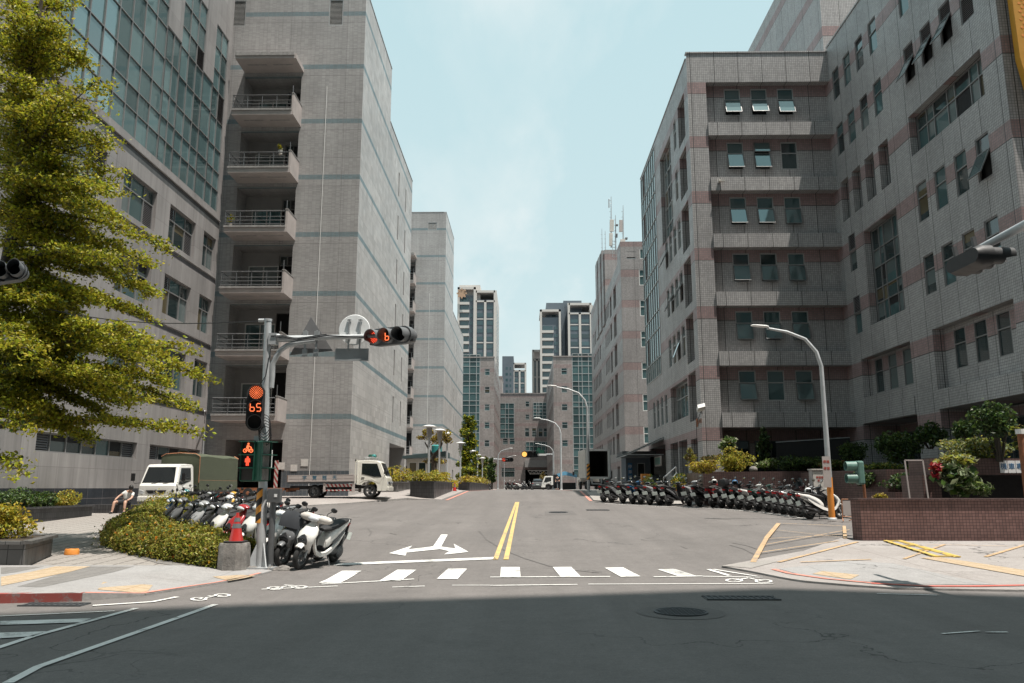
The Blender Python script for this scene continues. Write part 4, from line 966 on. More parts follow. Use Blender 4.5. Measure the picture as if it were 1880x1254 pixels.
R3 = far_block('office_building', 'grey block with a tall glass stair tower behind the open box truck', 150, 5.4, 24, 26.2, 50,
    [(6.9, zl(y + 6, 150), 8.0, zl(y - 6, 150)) for y in (682, 715, 748, 781, 814)], side='R', sidewins=[(155 + 6 * i, 5 + 3.6 * k, 157.5 + 6 * i, 7.2 + 3.6 * k) for i in range(6) for k in range(6)], glassb=(8.95, 3.5, 13.3, 26.9))
wn = []
for y in (742, 766): wn.append((.1, zl(y + 5, 200), 1.1, zl(y - 5, 200)))
for x in (-.05, 1.7, 3.3, 4.6): wn.append((x, zl(802, 200), x + 1.1, zl(786, 200)))
for x in (-5.6, -3.9): wn.append((x, zl(816, 200), x + 1.3, zl(804, 200)))
CB = far_block('office_building', 'tiled building closing the end of the street above the truss entrance', 200, -7.2, 7.4, 25., 30, wn + [(-5.9, zl(876, 200), -2.6, zl(859, 200))], glassb=(-6.4, zl(805, 200), -2.7, zl(740, 200)), openings=[(.0, 1.3, 6.0, zl(862, 200), 6.)])
window(CB, PL('F', 200), 2.0, zl(769, 200), 5.9, zl(739, 200), -.06, (1, .6, 1, 1, .6), (('ggggg', 1),) * 5, 'frame_light', .12, gl=5, name='curtain_wall')
window(CB, PL('F', 200), .1, zl(836, 200), 6.1, zl(811, 200), -.06, (1,) * 6, (('gggggg', 1),) * 3, 'frame_light', .12, gl=5, name='curtain_wall')
tr = MB(); za, zb = zl(870, 199), zl(864, 199)
tr.bar((.6, 199, zb), (5.6, 199, zb), .18); tr.bar((1.1, 199, za), (5.1, 199, za), .18)
for i in range(5):
    tr.bar((.7 + i, 199, zb), (1.2 + i, 199, za), .12); tr.bar((1.2 + i, 199, za), (1.7 + i, 199, zb), .12)
tr.build('entrance_truss', 'dirty_white', CB)
cb = MB(); cb.box(-.1, 199.2, zl(858, 200), 6.2, 200, zl(845, 200)); cb.build('canopy', 'plaster_grey', CB)
lb_ = thing('office_building', 'low pink tiled building peeking between the far towers and the glass tower', 'building', (-6, 215, 1.4)); b = MB(); b.box(-9.2, 215, 1.4, -6.3, 228, zl(693, 215)); b.box(-9.3, 214.9, zl(693, 215), -6.2, 228, zl(693, 215) + .4); b.build('wall', 'tile_far', lb_)
window(lb_, PL('F', 215), -8.8, 18, -7.6, 21, -.06, (1, 1), (('gg', 1),), 'frame_grey', .1)

class BX:
    def __init__(s): s.l = []
    def box(s, *a): s.l.append(a)
    def out(s, name, mat, T):
        for a in s.l[:100]: MB().box(*a).build(name, mat, T)
        if len(s.l) > 100:
            m = MB()
            for a in s.l[100:]: m.box(*a)
            m.build(name, mat, T)['kind'] = 'stuff'
def tower(label, Y, blocks, group='apartment towers beyond the street end'):
    """blocks: (px0, px1, pytop, kind, depth offset) seen from the street"""
    xs = [atY(b[0], 700, Y).x for b in blocks]
    T = thing('apartment_tower', label, 'apartment tower', (xs[0], Y, 1.4), group)
    core, fr = MB(), MB(); sl, wn_ = BX(), BX()
    for (px0, px1, py, kind, dy, dep, base) in blocks:
        yy = Y + dy; a, b = atY(px0, 700, yy).x, atY(px1, 700, yy).x; t = atY((px0 + px1) / 2, py, yy).z; FH = 3.1; n = int((t - base) / FH)
        if kind == 'plain':
            core.box(a, yy, base, b, yy + dep, t); 
            for k in range(n - 1): wn_.box(a + (b - a) * .3, yy - .04, base + FH * k + 1, a + (b - a) * .5, yy, base + FH * k + 2.4); wn_.box(a + (b - a) * .65, yy - .04, base + FH * k + 1, a + (b - a) * .8, yy, base + FH * k + 2.4)
        elif kind == 'balcony':
            core.box(a + .3, yy + 1., base, b - .3, yy + dep, t - FH)
            fr.box(a, yy, base, a + .8, yy + 1.5, t); fr.box(b - .8, yy, base, b, yy + 1.5, t); fr.box(a, yy, t - .9, b, yy + dep, t); fr.box(b - .5, yy + 1.5, base, b, yy + dep, t - FH - .4)
            for k in range(n - 1):
                z = base + FH * k; sl.box(a + .8, yy + .1, z - .5, b - (b - a) * .35, yy + 1.2, z + .5); wn_.box(a + 1.1, yy + .9, z + .6, b - (b - a) * .4, yy + 1.02, z + 2.4); wn_.box(b - (b - a) * .32, yy + .9, z + .9, b - 1.1, yy + 1.02, z + 2.2)
        elif kind == 'fins':
            core.box(a + .2, yy + .5, base, b - .2, yy + dep, t - FH * 1.2)
            nf = max(2, round((b - a) / 4.2))
            for q in range(nf + 1):
                x = a + (b - a) * q / nf; fr.box(x - .45, yy, base, x + .45, yy + .8, t if q in (0, nf) else t - FH * 1.3)
            fr.box(a, yy, t - .9, b, yy + dep * .9, t); fr.box(a, yy, t - FH * 1.5, b, yy + .8, t - FH * 1.3)
            for k in range(n - 1):
                z = base + FH * k; 
                for q in range(nf):
                    x = a + (b - a) * q / nf; wn_.box(x + .6, yy + .4, z + .9, x + (b - a) / nf - .6, yy + .52, z + 2.5)
                if k % 3 == 0: sl.box(a + .3, yy + .3, z - .1, b - .3, yy + .52, z + .3)
        elif kind == 'side':   # wall facing the street, in sun
            fr.box(a, yy, base, b, yy + dep, t)
            for k in range(n - 1):
                z = base + FH * k
                for q in range(4): wn_.box(b, yy + 2 + q * dep / 4.6, z + .6, b + .06, yy + 4.6 + q * dep / 4.6, z + 2.6)
    core.build('core_wall', 'tower_dark_haze', T); fr.build('frame_wall', 'tower_cream_haze', T)
    sl.out('balcony_slab', 'tower_cream_haze', T); wn_.out('window', 'glass_far', T); return T
t1 = tower('cream and dark apartment tower with a round emblem above the left glass stair tower', 300, [(838, 872, 527, 'balcony', 0, 14, 10), (872, 908, 533, 'fins', .6, 26, 10), (908, 911, 533, 'side', 1.5, 30, 10)])
e = MB(); c = atY(848, 539, 299); e.lathe(c, (0, -1, 0), [(0, 1.5), (.2, 1.5)], 20)
for k in range(8): a = k * math.pi / 4; e.obox(c + Vector((1.7 * math.cos(a), -.3, 1.7 * math.sin(a))), (.3, 0, 0), (0, .1, 0), (0, 0, .3))
e.build('roof_emblem', 'plaster_orange', t1)
cr = MB(); a, b_ = atY(842, 520, 300), atY(881, 520, 300); cr.box(a.x, 303, a.z - 6, b_.x, 318, a.z); cr.build('roof_crown', 'tower_cream_haze', t1)
t2 = tower('apartment tower with deep balconies above the right grey block and its glass stair tower', 310, [(992, 1031, 568, 'balcony', 0, 18, 10), (1004, 1038, 556, 'plain', 6, 20, 10), (1036, 1070, 552, 'plain', 8, 20, 10), (1046, 1087, 556, 'fins', 2, 20, 10), (1087, 1091, 560, 'side', 3, 30, 10)])
t3 = tower('darkest small apartment tower in the gap above the street end', 420, [(922, 943, 654, 'plain', 0, 20, 10), (943, 965, 666, 'fins', 1, 16, 10)])
t4 = tower('slim cream framed apartment slab left of the deep balcony tower', 330, [(979, 993, 642, 'fins', 0, 20, 10)])
# the tower behind the photographer whose shade lies over the road
SUN = Vector((.245, -.19, 1.)); HS = 70.
def shade_tower():
    f = lambda x, y: (x + SUN.x * HS, y + SUN.y * HS)
    pts = [f(-60, -3.5), f(-6.98, 10.95), f(-4.23, 11.85), f(.3, 12.95), f(4.1, 13.95), f(7.8, 13.05), f(60, 0.5)]
    poly = pts + [(pts[-1][0], -90), (pts[0][0], -90)]
    poly = poly[::1]
    T = thing('office_tower', 'tall grey office tower behind the viewer shading the crossing', 'building', (10, -30, 0))
    b = MB(); b.prism(poly, -.1, HS); b.build('wall', 'tile_far', T)
    b = MB()
    for (a, c) in zip(pts[:-1], pts[1:]):
        A, C_ = Vector((*a, 0)), Vector((*c, 0)); d = (C_ - A); L = d.length; d.normalize(); n = Vector((-d.y, d.x, 0))
        for k in range(18):
            b.obox((A + C_) / 2 + n * .05 + Vector((0, 0, 3 + k * 3.7)), d * (L / 2 - .3), n * .06, (0, 0, .9))
    b.build('window_band', 'glass_dark', T)
shade_tower()
# ------------------------------------------------------------------ scooters
plain('scoot_paint', (.72, .71, .68), .25, coat=.6, var=.06)
PAINTS = {'white': (.72, .71, .68), 'silver': (.34, .35, .36), 'grey': (.13, .135, .14), 'black': (.016, .016, .018), 'blue': (.02, .09, .2), 'red': (.36, .025, .03), 'teal': (.03, .16, .17), 'yellow': (.62, .36, .04), 'green': (.03, .07, .055), 'maroon': (.09, .015, .02)}
for k, c in PAINTS.items(): plain('scoot_' + k, c, .25, coat=.6, var=.06)
def sr(x, zc, hy, hz, n=14, e=2.5):
    out = []
    for i in range(n):
        a = 2 * math.pi * i / n; c, s = math.cos(a), math.sin(a)
        out.append((x, hy * math.copysign(abs(c) ** (2 / e), c), zc + hz * math.copysign(abs(s) ** (2 / e), s)))
    return out
def hr(z, xc, a_, b_, n=14, e=2.4):
    out = []
    for i in range(n):
        a = 2 * math.pi * i / n; c, s = math.cos(a), math.sin(a)
        out.append((xc + a_ * math.copysign(abs(c) ** (2 / e), c), b_ * math.copysign(abs(s) ** (2 / e), s), z))
    return out
def wheel(parent, x, y, r, w, z=None, spokes=5, rimmat='steel_dark', n=24, rr=.66):
    z = r if z is None else z; t = MB(); prof = []
    for k in range(9):
        a = math.pi * k / 8; prof.append((-math.cos(a) * w / 2, r - w * .35 + math.sin(a) * w * .35))
    prof = [(-w * .42, r * rr)] + prof + [(w * .42, r * rr)]
    t.lathe((x, y, z), (0, 1, 0), prof, n, cap=False)
    t.lathe((x, y, z), (0, 1, 0), [(w * .42, r * rr), (-w * .42, r * rr)], n, cap=False)
    o = t.build('wheel', 'rubber', parent, smooth=True, ang=60)
    q = MB(); q.lathe((x, y, z), (0, 1, 0), [(-w * .36, r * rr * .99), (-w * .36, r * rr * .86), (w * .36, r * rr * .86), (w * .36, r * rr * .99)], n, cap=False)
    q.lathe((x, y, z), (0, 1, 0), [(-w * .45, r * .16), (-w * .45, r * .2), (w * .45, r * .2), (w * .45, r * .16)], 12)
    for i in range(spokes):
        a = 2 * math.pi * i / spokes; d = Vector((math.cos(a), 0, math.sin(a)))
        q.bar(Vector((x, y, z)) + d * r * .15, Vector((x, y, z)) + d * r * rr * .9, r * .1, w * .3)
    q.build('rim', rimmat, o, smooth=True)
    return o
def make_scooter():
    T = local('scooter', 'scooter', 'scooter', (0, 0, 0))
    b = MB()
    b.loft([sr(*q) for q in ((-1.0, .885, .015, .012), (-.92, .86, .055, .04), (-.74, .80, .105, .08), (-.54, .74, .15, .115), (-.33, .63, .165, .15), (-.14, .52, .14, .17), (-.02, .45, .11, .13))])
    b.loft([hr(*q) for q in ((.3, .45, .04, .06), (.38, .52, .07, .11), (.48, .59, .085, .155), (.6, .59, .105, .195), (.72, .515, .10, .205), (.83, .425, .07, .15), (.92, .355, .04, .09), (.98, .325, .03, .05))])
    for s in (-1, 1): b.loft([[(x, s * wy + y, z + q) for y, q in ((-.022, -h_), (.022, -h_ * .8), (.026, h_ * .8), (-.018, h_))] for x, z, wy, h_ in ((-.62, .66, .13, .02), (-.4, .49, .16, .05), (-.15, .35, .175, .055), (.05, .285, .175, .05), (.25, .28, .17, .05), (.4, .35, .17, .05), (.52, .5, .18, .05), (.56, .64, .19, .03))])
    b.ell((.36, 0, 1.02), .10, .17, .06)
    b.build('body', 'scoot_paint', T, smooth=True, ang=50)
    k = MB(); k.loft([[(x, y * w, z + dz) for y, dz in ((-1, .0), (-.5, -.02), (0, -.03), (.5, -.02), (1, .0), (0, .03))] for x, z, w in ((.585, .44, .05), (.675, .52, .1), (.705, .6, .12), (.66, .68, .06))]); k.build('front_grille', 'black_plastic', T)
    k = MB()
    for s in (-1, 1): k.loft([[(x, s * y, z) for y, z in ((yy, zz - hh), (yy + .012, zz - hh * .6), (yy + .012, zz + hh * .6), (yy, zz + hh))] for x, zz, yy, hh in ((-.72, .76, .095, .03), (-.55, .66, .145, .05), (-.36, .56, .162, .06), (-.2, .46, .15, .05))])
    k.build('side_panel', 'signal_grey', T)
    k = MB(); k.box(-.06, -.15, .24, .44, .15, .31); k.loft([hr(z, x, .03, w) for z, x, w in ((.3, .38, .15), (.5, .44, .18), (.7, .42, .18), (.86, .36, .1))])
    k.obox((-.89, 0, .68), (.02, 0, -.03), (0, .06, 0), (-.045, 0, .2)); k.loft([sr(*q) for q in ((-.72, .45, .08, .05), (-.5, .42, .12, .1), (-.2, .36, .13, .12), (0, .33, .1, .08))])
    k.build('inner_panel', 'black_plastic', T, smooth=True)
    s = MB(); s.loft([sr(*q) for q in ((-.9, .905, .05, .015), (-.78, .89, .10, .035), (-.55, .855, .14, .055), (-.38, .81, .145, .06), (-.2, .775, .14, .058), (-.03, .76, .115, .05), (.06, .75, .06, .03))])
    s.build('seat', 'black_matte', T, smooth=True, ang=60)
    f = MB(); rings = []
    for i in range(9):
        a = R(35 + 125 * i / 8); rings.append([(.63 + r * math.cos(a), y, .245 + r * math.sin(a)) for r, y in ((.262, -.075), (.295, -.055), (.305, 0), (.295, .055), (.262, .075), (.27, 0))])
    f.loft(rings[1:7]); f.build('front_fender', 'scoot_paint', T, smooth=True, ang=60)
    f = MB()
    for y in (-.08, .08): f.tube([(.46, y, .66), (.63, y, .245)], .022, 8)
    f.build('fork', 'steel_grey', T, smooth=True)
    h = MB(); h.tube([(.27, -.35, 1.0), (.33, -.2, 1.03), (.35, 0, 1.0), (.33, .2, 1.03), (.27, .35, 1.0)], .017, 8)
    for y in (-1, 1):
        h.tube([(.26, y * .36, .997), (.305, y * .23, 1.02)], .024, 8); h.tube([(.33, y * .35, 1.0), (.37, y * .2, 1.02)], .008, 6)
    h.build('handlebar', 'black_plastic', T, smooth=True)
    for y in (-1, 1):
        m = MB(); m.tube([(.32, y * .21, 1.03), (.34, y * .25, 1.14), (.31, y * .33, 1.2)], .008, 6); m.ell((.31, y * .36, 1.225), .022, .078, .05, 12, 6)
        e = m.build('mirror', 'black_plastic', T, smooth=True)
        g = MB(); g.loft([[(.288, y * .36 + .066 * math.cos(t), 1.225 + .041 * math.sin(t)) for t in [2 * math.pi * i / 12 for i in range(12)]], [(.284, y * .36 + .06 * math.cos(t), 1.225 + .036 * math.sin(t)) for t in [2 * math.pi * i / 12 for i in range(12)]]]); g.build('mirror_glass', 'mirror', e)
    h = MB(); h.ell((.445, 0, .995), .05, .13, .05, 14, 7); h.build('headlight', 'clear_lens', T, smooth=True)
    for y in (-.1, .1): h = MB(); h.ell((.63, y, .62), .035, .05, .04, 10, 6); h.build('front_indicator', 'clear_lens', T, smooth=True)
    h = MB(); h.loft([sr(*q) for q in ((-.98, .83, .03, .015), (-.95, .81, .06, .03), (-.86, .78, .07, .035))]); h.build('tail_light', 'red_lens', T, smooth=True)
    p = MB(); p.obox((-.945, 0, .55), (.004, 0, .0015), (0, .13, 0), (-.025, 0, .075)); p.build('number_plate', 'plate', T)
    wheel(T, .63, 0, .245, .1); wheel(T, -.6, 0, .245, .12)
    e = MB(); e.loft([sr(*q) for q in ((-.72, .27, .08, .08), (-.55, .28, .13, .11), (-.3, .3, .14, .1), (-.15, .32, .1, .07))]); e.lathe((-.6, .06, .25), (0, 1, 0), [(0, .14), (.07, .13), (.1, .08)], 14); e.bar((-.6, .1, .28), (-.72, .1, .6), .05); e.build('engine', 'steel_dark', T, smooth=True)
    x = MB(); x.tube([(-.2, -.12, .24), (-.45, -.16, .25), (-.5, -.17, .28), (-.9, -.18, .38)], [.02, .025, .055, .05], 10); x.build('exhaust', 'black_matte', T, smooth=True)
    x = MB(); x.tube([(-.12, .12, .28), (-.02, .3, .02)], .012, 6); x.build('side_stand', 'steel_dark', T)
    return T
proto = make_scooter(); used = [False]; first = ['white']
def scooter(loc, head, lean, color, label, group):
    T = None if used[0] else proto
    mp = {'scoot_paint': 'scoot_' + color}
    if T is None:
        T = copy_tree(proto, None, {v_[0]: mp['scoot_paint'] for v_ in [(M['scoot_' + first[0]].name,), ('scoot_paint',)]})
    else:
        used[0] = True; first[0] = color
        for ch in list(T.children):
            if ch.type == 'MESH':
                for sl in ch.material_slots:
                    if sl.material and sl.material.name in mp: nm = mp[sl.material.name]; sl.link = 'OBJECT'; sl.material = M[nm]
    hx, hy = math.cos(R(head)), math.sin(R(head))
    T.location = loc; T.rotation_euler = (R(lean), -.033 * hy, R(head)); T['label'] = label; T['group'] = group; T['category'] = 'scooter'
    return T
GL_ = 'scooters parked along the flowering hedge'; GR_ = 'scooters parked in the row before the brick planters'; GF_ = 'scooters far up the street'
F0, R0 = G(548, 1046), G(613, 1032)
def fromfront(Fx, Fy, head):
    hx, hy = math.cos(R(head)), math.sin(R(head)); x, y = Fx - .63 * hx, Fy - .63 * hy; return (x, y, gz(y) + .005)
hd = math.degrees(math.atan2(F0.y - R0.y, F0.x - R0.x))
LB = []
for (fx, fy, h, ln, col, lab) in (
    (-4.53, 16.39, hd, 11 * -1, 'white', 'white scooter with grey cloth muffs at the front end of the hedge row'),
    (-5.0, 16.75, -112, -10, 'grey', 'grey scooter with a dark cloth on its handlebar beside the front white one'),
    (-5.5, 17.35, -116, -9, 'white', 'white scooter half hidden behind the slim grey post'),
    (-6.2, 18.0, -124, -9, 'white', 'white fronted scooter just behind the traffic cone'),
    (-6.35, 19.6, -118, -8, 'black', 'black scooter squeezed behind the cone and the pale scooters'),
    (-7.3, 21.3, -125, -10, 'silver', 'silver scooter set back one row uphill behind the red one'),
    (-8.4, 23.0, -130, -8, 'black', 'black scooter set back one row behind the silver one'),
    (-9.3, 24.6, -135, -9, 'white', 'white scooter set back one row near the rusty trailer side'),
    (-6.75, 18.6, -128, -9, 'red', 'red scooter behind the traffic cone and hedge'),
    (-7.35, 19.2, -132, -9, 'white', 'white scooter two places uphill from the red one'),
    (-7.95, 19.95, -135, -10, 'black', 'black scooter between two pale ones behind the flowering hedge'),
    (-8.45, 20.55, -138, -10, 'silver', 'silver nosed scooter poking over the flowering hedge'),
    (-9.0, 21.2, -140, -9, 'black', 'black scooter right above the silver nosed one in the hedge row'),
    (-9.55, 21.9, -143, -9, 'grey', 'dark grey scooter under the black helmet by the hedge'),
    (-10.1, 22.7, -146, -9, 'black', 'black scooter with a black helmet beyond the hedge'),
    (-10.6, 23.5, -148, -9, 'blue', 'blue scooter at the far end of the hedge row'),
    (-12.3, 28.5, -120, -8, 'teal', 'teal scooter close to the canvas truck cab'),
    (-11.5, 28.8, -122, -8, 'black', 'black scooter between the teal and the yellow one by the truck'),
    (-10.7, 28.8, -125, -8, 'yellow', 'yellow scooter below the side of the canvas truck')):
    LB.append(scooter(fromfront(fx, fy, h), h, -ln if False else ln, col, lab, GL_))
def rear(px, py, head):
    q = G(px, py); hx, hy = math.cos(R(head)), math.sin(R(head)); x, y = q.x + .6 * hx, q.y + .6 * hy; return (x, y, gz(y) + .005)
RB = []
for (px, py, h, ln, col, lab) in (
    (1109, 922, 56, -7, 'black', 'black scooter at the far end of the row nearest the box truck'),
    (1124, 923.2, 56, -7, 'grey', 'grey scooter second from the box truck end of the row'),
    (1145, 924.6, 55, -8, 'black', 'black scooter third from the box truck end of the row'),
    (1163, 925.6, 55, -7, 'blue', 'blue scooter fourth from the box truck end of the row'),
    (1178, 926.2, 54, -8, 'black', 'black scooter next to the blue one on its right'),
    (1195, 927.4, 53, -7, 'silver', 'silver scooter in front of the blue sign at the booth'),
    (1212, 928, 52, -8, 'black', 'black scooter left of the one before the red flower pot'),
    (1229, 929, 46, -9, 'black', 'black scooter standing before the red flower pot at the gap'),
    (1267, 929.4, 50, -9, 'silver', 'silver sided scooter just right of the gap in the row'),
    (1286, 930.6, 48, -9, 'black', 'black scooter right of the silver sided one by the gap'),
    (1310, 931.8, 46, -9, 'red', 'red scooter with the white helmet in the right row'),
    (1327, 932.8, 44, -10, 'grey', 'grey scooter next to the red one under the round bush'),
    (1343, 934, 42, -10, 'black', 'black scooter before the middle of the brick planter wall'),
    (1359, 935.2, 40, -10, 'black', 'black scooter left of the white tailed one in the middle'),
    (1376, 936.8, 38, -10, 'white', 'white tailed scooter in the middle of the right row'),
    (1395, 938.8, 34, -11, 'green', 'dark green scooter right of the white tailed one'),
    (1412, 940.6, 30, -11, 'black', 'black scooter right of the dark green one'),
    (1427, 942.6, 26, -11, 'grey', 'grey scooter in the leaning stretch before the white box'),
    (1442, 945, 22, -12, 'maroon', 'maroon scooter leaning left of the white electrical box'),
    (1457, 947.4, 17, -12, 'silver', 'silver scooter leaning left of the white electrical box'),
    (1471, 950, 11, -12, 'black', 'black scooter second from the orange based lamp post'),
    (1489, 954, 12, -12, 'white', 'white scooter lying nearest behind the orange based lamp post')):
    h += rnd.uniform(-6, 6); ln += rnd.uniform(-3, 3)
    RB.append(scooter(rear(px, py, h), h, ln, col, lab, GR_))

for T, k in zip(RB + LB[2:], range(99)):
    q = rnd.uniform(1.0, 1.1); T.scale = (q, q * rnd.uniform(.96, 1.04), q * rnd.uniform(.97, 1.04))
def accessory(T, kind):
    b = MB()
    if kind == 'box':
        b.loft([sr(x, z, hy, hz, 14, 4) for x, z, hy, hz in ((-1.02, 1.08, .13, .1), (-1.0, 1.09, .19, .15), (-.8, 1.1, .21, .17), (-.66, 1.09, .19, .15), (-.63, 1.08, .13, .1))]); b.bar((-.82, 0, .82), (-.82, 0, .96), .12); b.build('top_box', 'black_plastic', T, smooth=True)
    elif kind == 'screen':
        b.loft([[(.47 - .22 * max(0, z - 1.02) + d - .25 * y * y * 4, y * w, z) for y in (-.5, -.3, -.1, .1, .3, .5)] + [(.465 - .22 * max(0, z - 1.02) + d - .25 * y * y * 4 - .008, y * w, z) for y in (.5, .3, .1, -.1, -.3, -.5)] for z, w, d in ((1.0, .3, .03), (1.15, .4, .02), (1.35, .36, 0.))]); b.build('windscreen', 'glass_car', T, smooth=True)
    else:
        b.tube([(-.62, .13, .84), (-.9, .15, .93), (-1.06, .1, .95), (-1.06, -.1, .95), (-.9, -.15, .93), (-.62, -.13, .84)], .014, 6); b.tube([(-.9, .15, .93), (-.9, -.15, .93)], .012, 6); b.build('rear_rack', 'steel_bright', T, smooth=True)
for i, kd in ((3, 'rack'), (5, 'screen'), (7, 'rack'), (9, 'rack'), (11, 'rack'), (12, 'box'), (16, 'rack'), (18, 'screen'), (20, 'rack')): accessory(RB[i], kd)
for i, kd in ((5, 'screen'), (8, 'rack'), (10, 'rack'), (12, 'rack')): accessory(LB[i], kd)
for (px, Y, h, col, lab) in (
    (889, 98, 10, 'black', 'black scooter alone left of the traffic signal far up the street'), (932, 108, 75, 'black', 'black scooter at the left end of the far cluster'), (941, 109, 72, 'grey', 'grey scooter inside the far cluster'),
    (949, 108, 70, 'maroon', 'maroon scooter right of centre in the far cluster'), (958, 106, 20, 'white', 'white scooter in the far cluster left of the dark car'), (967, 105, 12, 'black', 'black scooter touching the dark car far up the street')):
    x = (px - 964) / 1487 * Y; scooter((x, Y, gz(Y)), h, -7, col, lab, GF_)
# muffs, cloth, helmets
m = MB()
for y in (-1, 1):
    m.loft([[(.33 + a * .9, y * yy + .0, 1.0 + c_) for a, c_ in [(r * math.cos(t) * (1 + .12 * math.sin(3 * t + yy * 9)), r * .8 * math.sin(t)) for t in [2 * math.pi * i / 12 for i in range(12)]]] for yy, r in ((.02, .07), (.1, .1), (.2, .105), (.31, .085), (.37, .045))])
m.build('hand_muff', 'dirty_white', LB[0], smooth=True, ang=60)
def on(T, p):
    from mathutils import Euler
    return Vector(T.location) + Euler(T.rotation_euler).to_matrix() @ Vector(p)
def helmet(T, p, mat, label):
    c = on(T, p); b = MB(); b.ell(c, .14, .125, .13, 16, 9)
    for i in range(len(b.v)): 
        if b.v[i][2] < c.z - .07: b.v[i] = (b.v[i][0], b.v[i][1], c.z - .07)
    H = thing('helmet', label, 'helmet', c, 'helmets left on scooters'); b.build('shell', mat, H, smooth=True, ang=60)
    v = MB(); v.obox(c + Vector((-.02, -.115, .0)), (.1, .0, 0), (0, .012, .02), (0, -.02, .055)); v.build('visor', 'glass_car', H)
helmet(LB[14], (-.2, 0, .96), 'black_plastic', 'shiny black helmet resting on a scooter beyond the hedge')
helmet(LB[3], (.3, .05, 1.16), 'dirty_white', 'off white helmet on the handlebar behind the traffic cone')
helmet(RB[10], (.28, .1, 1.2), 'white_paint', 'white helmet on the red scooter in the right row')
helmet(RB[20], (.0, .1, 1.02), 'lamp_cap', 'pale grey helmet before the white electrical box')
helmet(RB[12], (.25, .1, 1.18), 'blue_sign', 'blue helmet in the middle of the right row')
c = on(LB[1], (.4, 0, 1.0)); b = MB(); rings = []
for i in range(7):
    t = i / 6; y = -.27 + .54 * t; sag = .06 * math.sin(t * math.pi * 3.3 + .6)
    rings.append([on(LB[1], (.40 + dx, y, zz + sag * (zz < .95))) for dx, zz in ((-.16, .86 + sag), (-.1, 1.05 + sag * .3), (0, 1.11 - sag * .3), (.13, 1.0 + sag * .4), (.19, .80 - sag), (.16, .81 - sag), (0, 1.07), (-.11, 1.0))])
b.loft(rings); tag(b.build('cloth', 'cloth_dark', org=c, smooth=True, ang=50), 'dark blue grey cloth draped over the second scooter handlebar', 'cloth')

# ------------------------------------------------------------------ trucks
def cab(T, paint, sc=1.):
    prof = [(2.02, .36), (2.08, .62), (2.05, 1.06), (1.97, 1.14), (1.66, 1.93), (1.52, 2.02), (1.0, 2.06), (.42, 2.04), (.34, 1.96), (.33, .72), (.62, .70), (.74, .82), (.95, .90), (1.18, .90), (1.4, .80), (1.5, .62), (1.54, .36)]
    def ringy(y, ins): 
        out = []
        for x, z in prof:
            yy = y - math.copysign(max(0, z - 1.1) * .1, y); out.append((x - ins * (.03 if x > 1.5 else -.02 if x < .5 else 0), yy, z - (ins * .03 if z > 1.9 else 0)))
        return out
    b = MB(); b.loft([ringy(-.86, 1), ringy(-.83, .2), ringy(-.7, 0), ringy(.7, 0), ringy(.83, .2), ringy(.86, 1)])
    o = b.build('cab', paint, T, smooth=True, ang=28)
    g = MB(); yf = lambda z: .80 - max(0, z - 1.1) * .1
    za, zb = 1.2, 1.9; xa = 1.97 - (za - 1.14) * .392 + .012; xb = 1.97 - (zb - 1.14) * .392 + .012
    g.add([(xa, -yf(za) + .02, za), (xa, yf(za) - .02, za), (xb, yf(zb) - .06, zb), (xb, -yf(zb) + .06, zb)], [(0, 1, 2, 3)]); g.build('windscreen', 'glass_car', T)
    for s in (-1, 1):
        d = MB(); ys = lambda z: s * (.868 - max(0, z - 1.1) * .1)
        pts = [(.5, .78), (.72, .93), (1.2, .97), (1.5, .82), (1.62, .75), (1.86, 1.12), (1.56, 1.94), (.5, 1.96)]
        vs = [(x, ys(z) - s * .0, z) for x, z in pts]; vi = [(x, ys(z) - s * .05, z) for x, z in pts]
        d.loft([vi, vs]); dr = d.build('door', paint, T, bevel=.012)
        w = MB(); pts = [(.62, 1.3), (1.3, 1.14), (1.74, 1.12), (1.47, 1.86), (.62, 1.88)]
        w.loft([[(x, ys(z) - s * .02, z) for x, z in pts], [(x, ys(z) + s * .006, z) for x, z in pts]]); w.build('window', 'glass_car', dr)
        h = MB(); h.box(.6, s * .868 - .015, 1.06, .78, s * .868 + .015, 1.11); h.build('handle', 'black_plastic', dr)
        m = MB(); p0 = Vector((1.88, s * .84, 1.2)); m.tube([p0, p0 + Vector((.1, s * .28, -.05)), p0 + Vector((.1, s * .36, .08))], .012, 6); m.obox(p0 + Vector((.1, s * .37, .24)), (.04, 0, 0), (0, .08, 0), (0, 0, .17))
        m.build('mirror', 'black_plastic', T, bevel=.02)
        l = MB(); l.loft([[(2.04, s * .56, .82), (2.06, s * .80, .88), (2.05, s * .82, .72), (2.06, s * .6, .68)], [(2.085, s * .58, .81), (2.08, s * .78, .86), (2.075, s * .8, .73), (2.095, s * .61, .69)]]); l.build('headlight', 'clear_lens', T)
    k = MB(); k.loft([[(2.07, y, z) for y, z in ((-.5, .86), (.5, .86), (.36, .70), (-.36, .70))], [(2.095, y, z) for y, z in ((-.48, .85), (.48, .85), (.35, .71), (-.35, .71))]]); k.build('grille', 'black_plastic', T)
    k = MB(); k.box(2.0, -.85, .36, 2.14, .85, .58); k.build('bumper', paint, T, bevel=.03)
    e = MB(); A = [2 * math.pi * i / 20 for i in range(20)]
    e.tube([(2.105, .11 * math.cos(a), .80 + .075 * math.sin(a)) for a in A + [0]], .011, 6, cap=False); e.tube([(2.108, -.045, .865), (2.108, -.02, .8), (2.108, -.045, .735)], .01, 6); e.tube([(2.108, .045, .865), (2.108, .02, .8), (2.108, .045, .735)], .01, 6)
    e.build('emblem', 'chrome', T)
    for y in (-.3, .25):
        w = MB(); w.tube([(1.99, y, 1.15), (1.955, y + .28, 1.24), (1.93, y + .42, 1.32)], .012, 6); w.build('wiper', 'black_plastic', T)
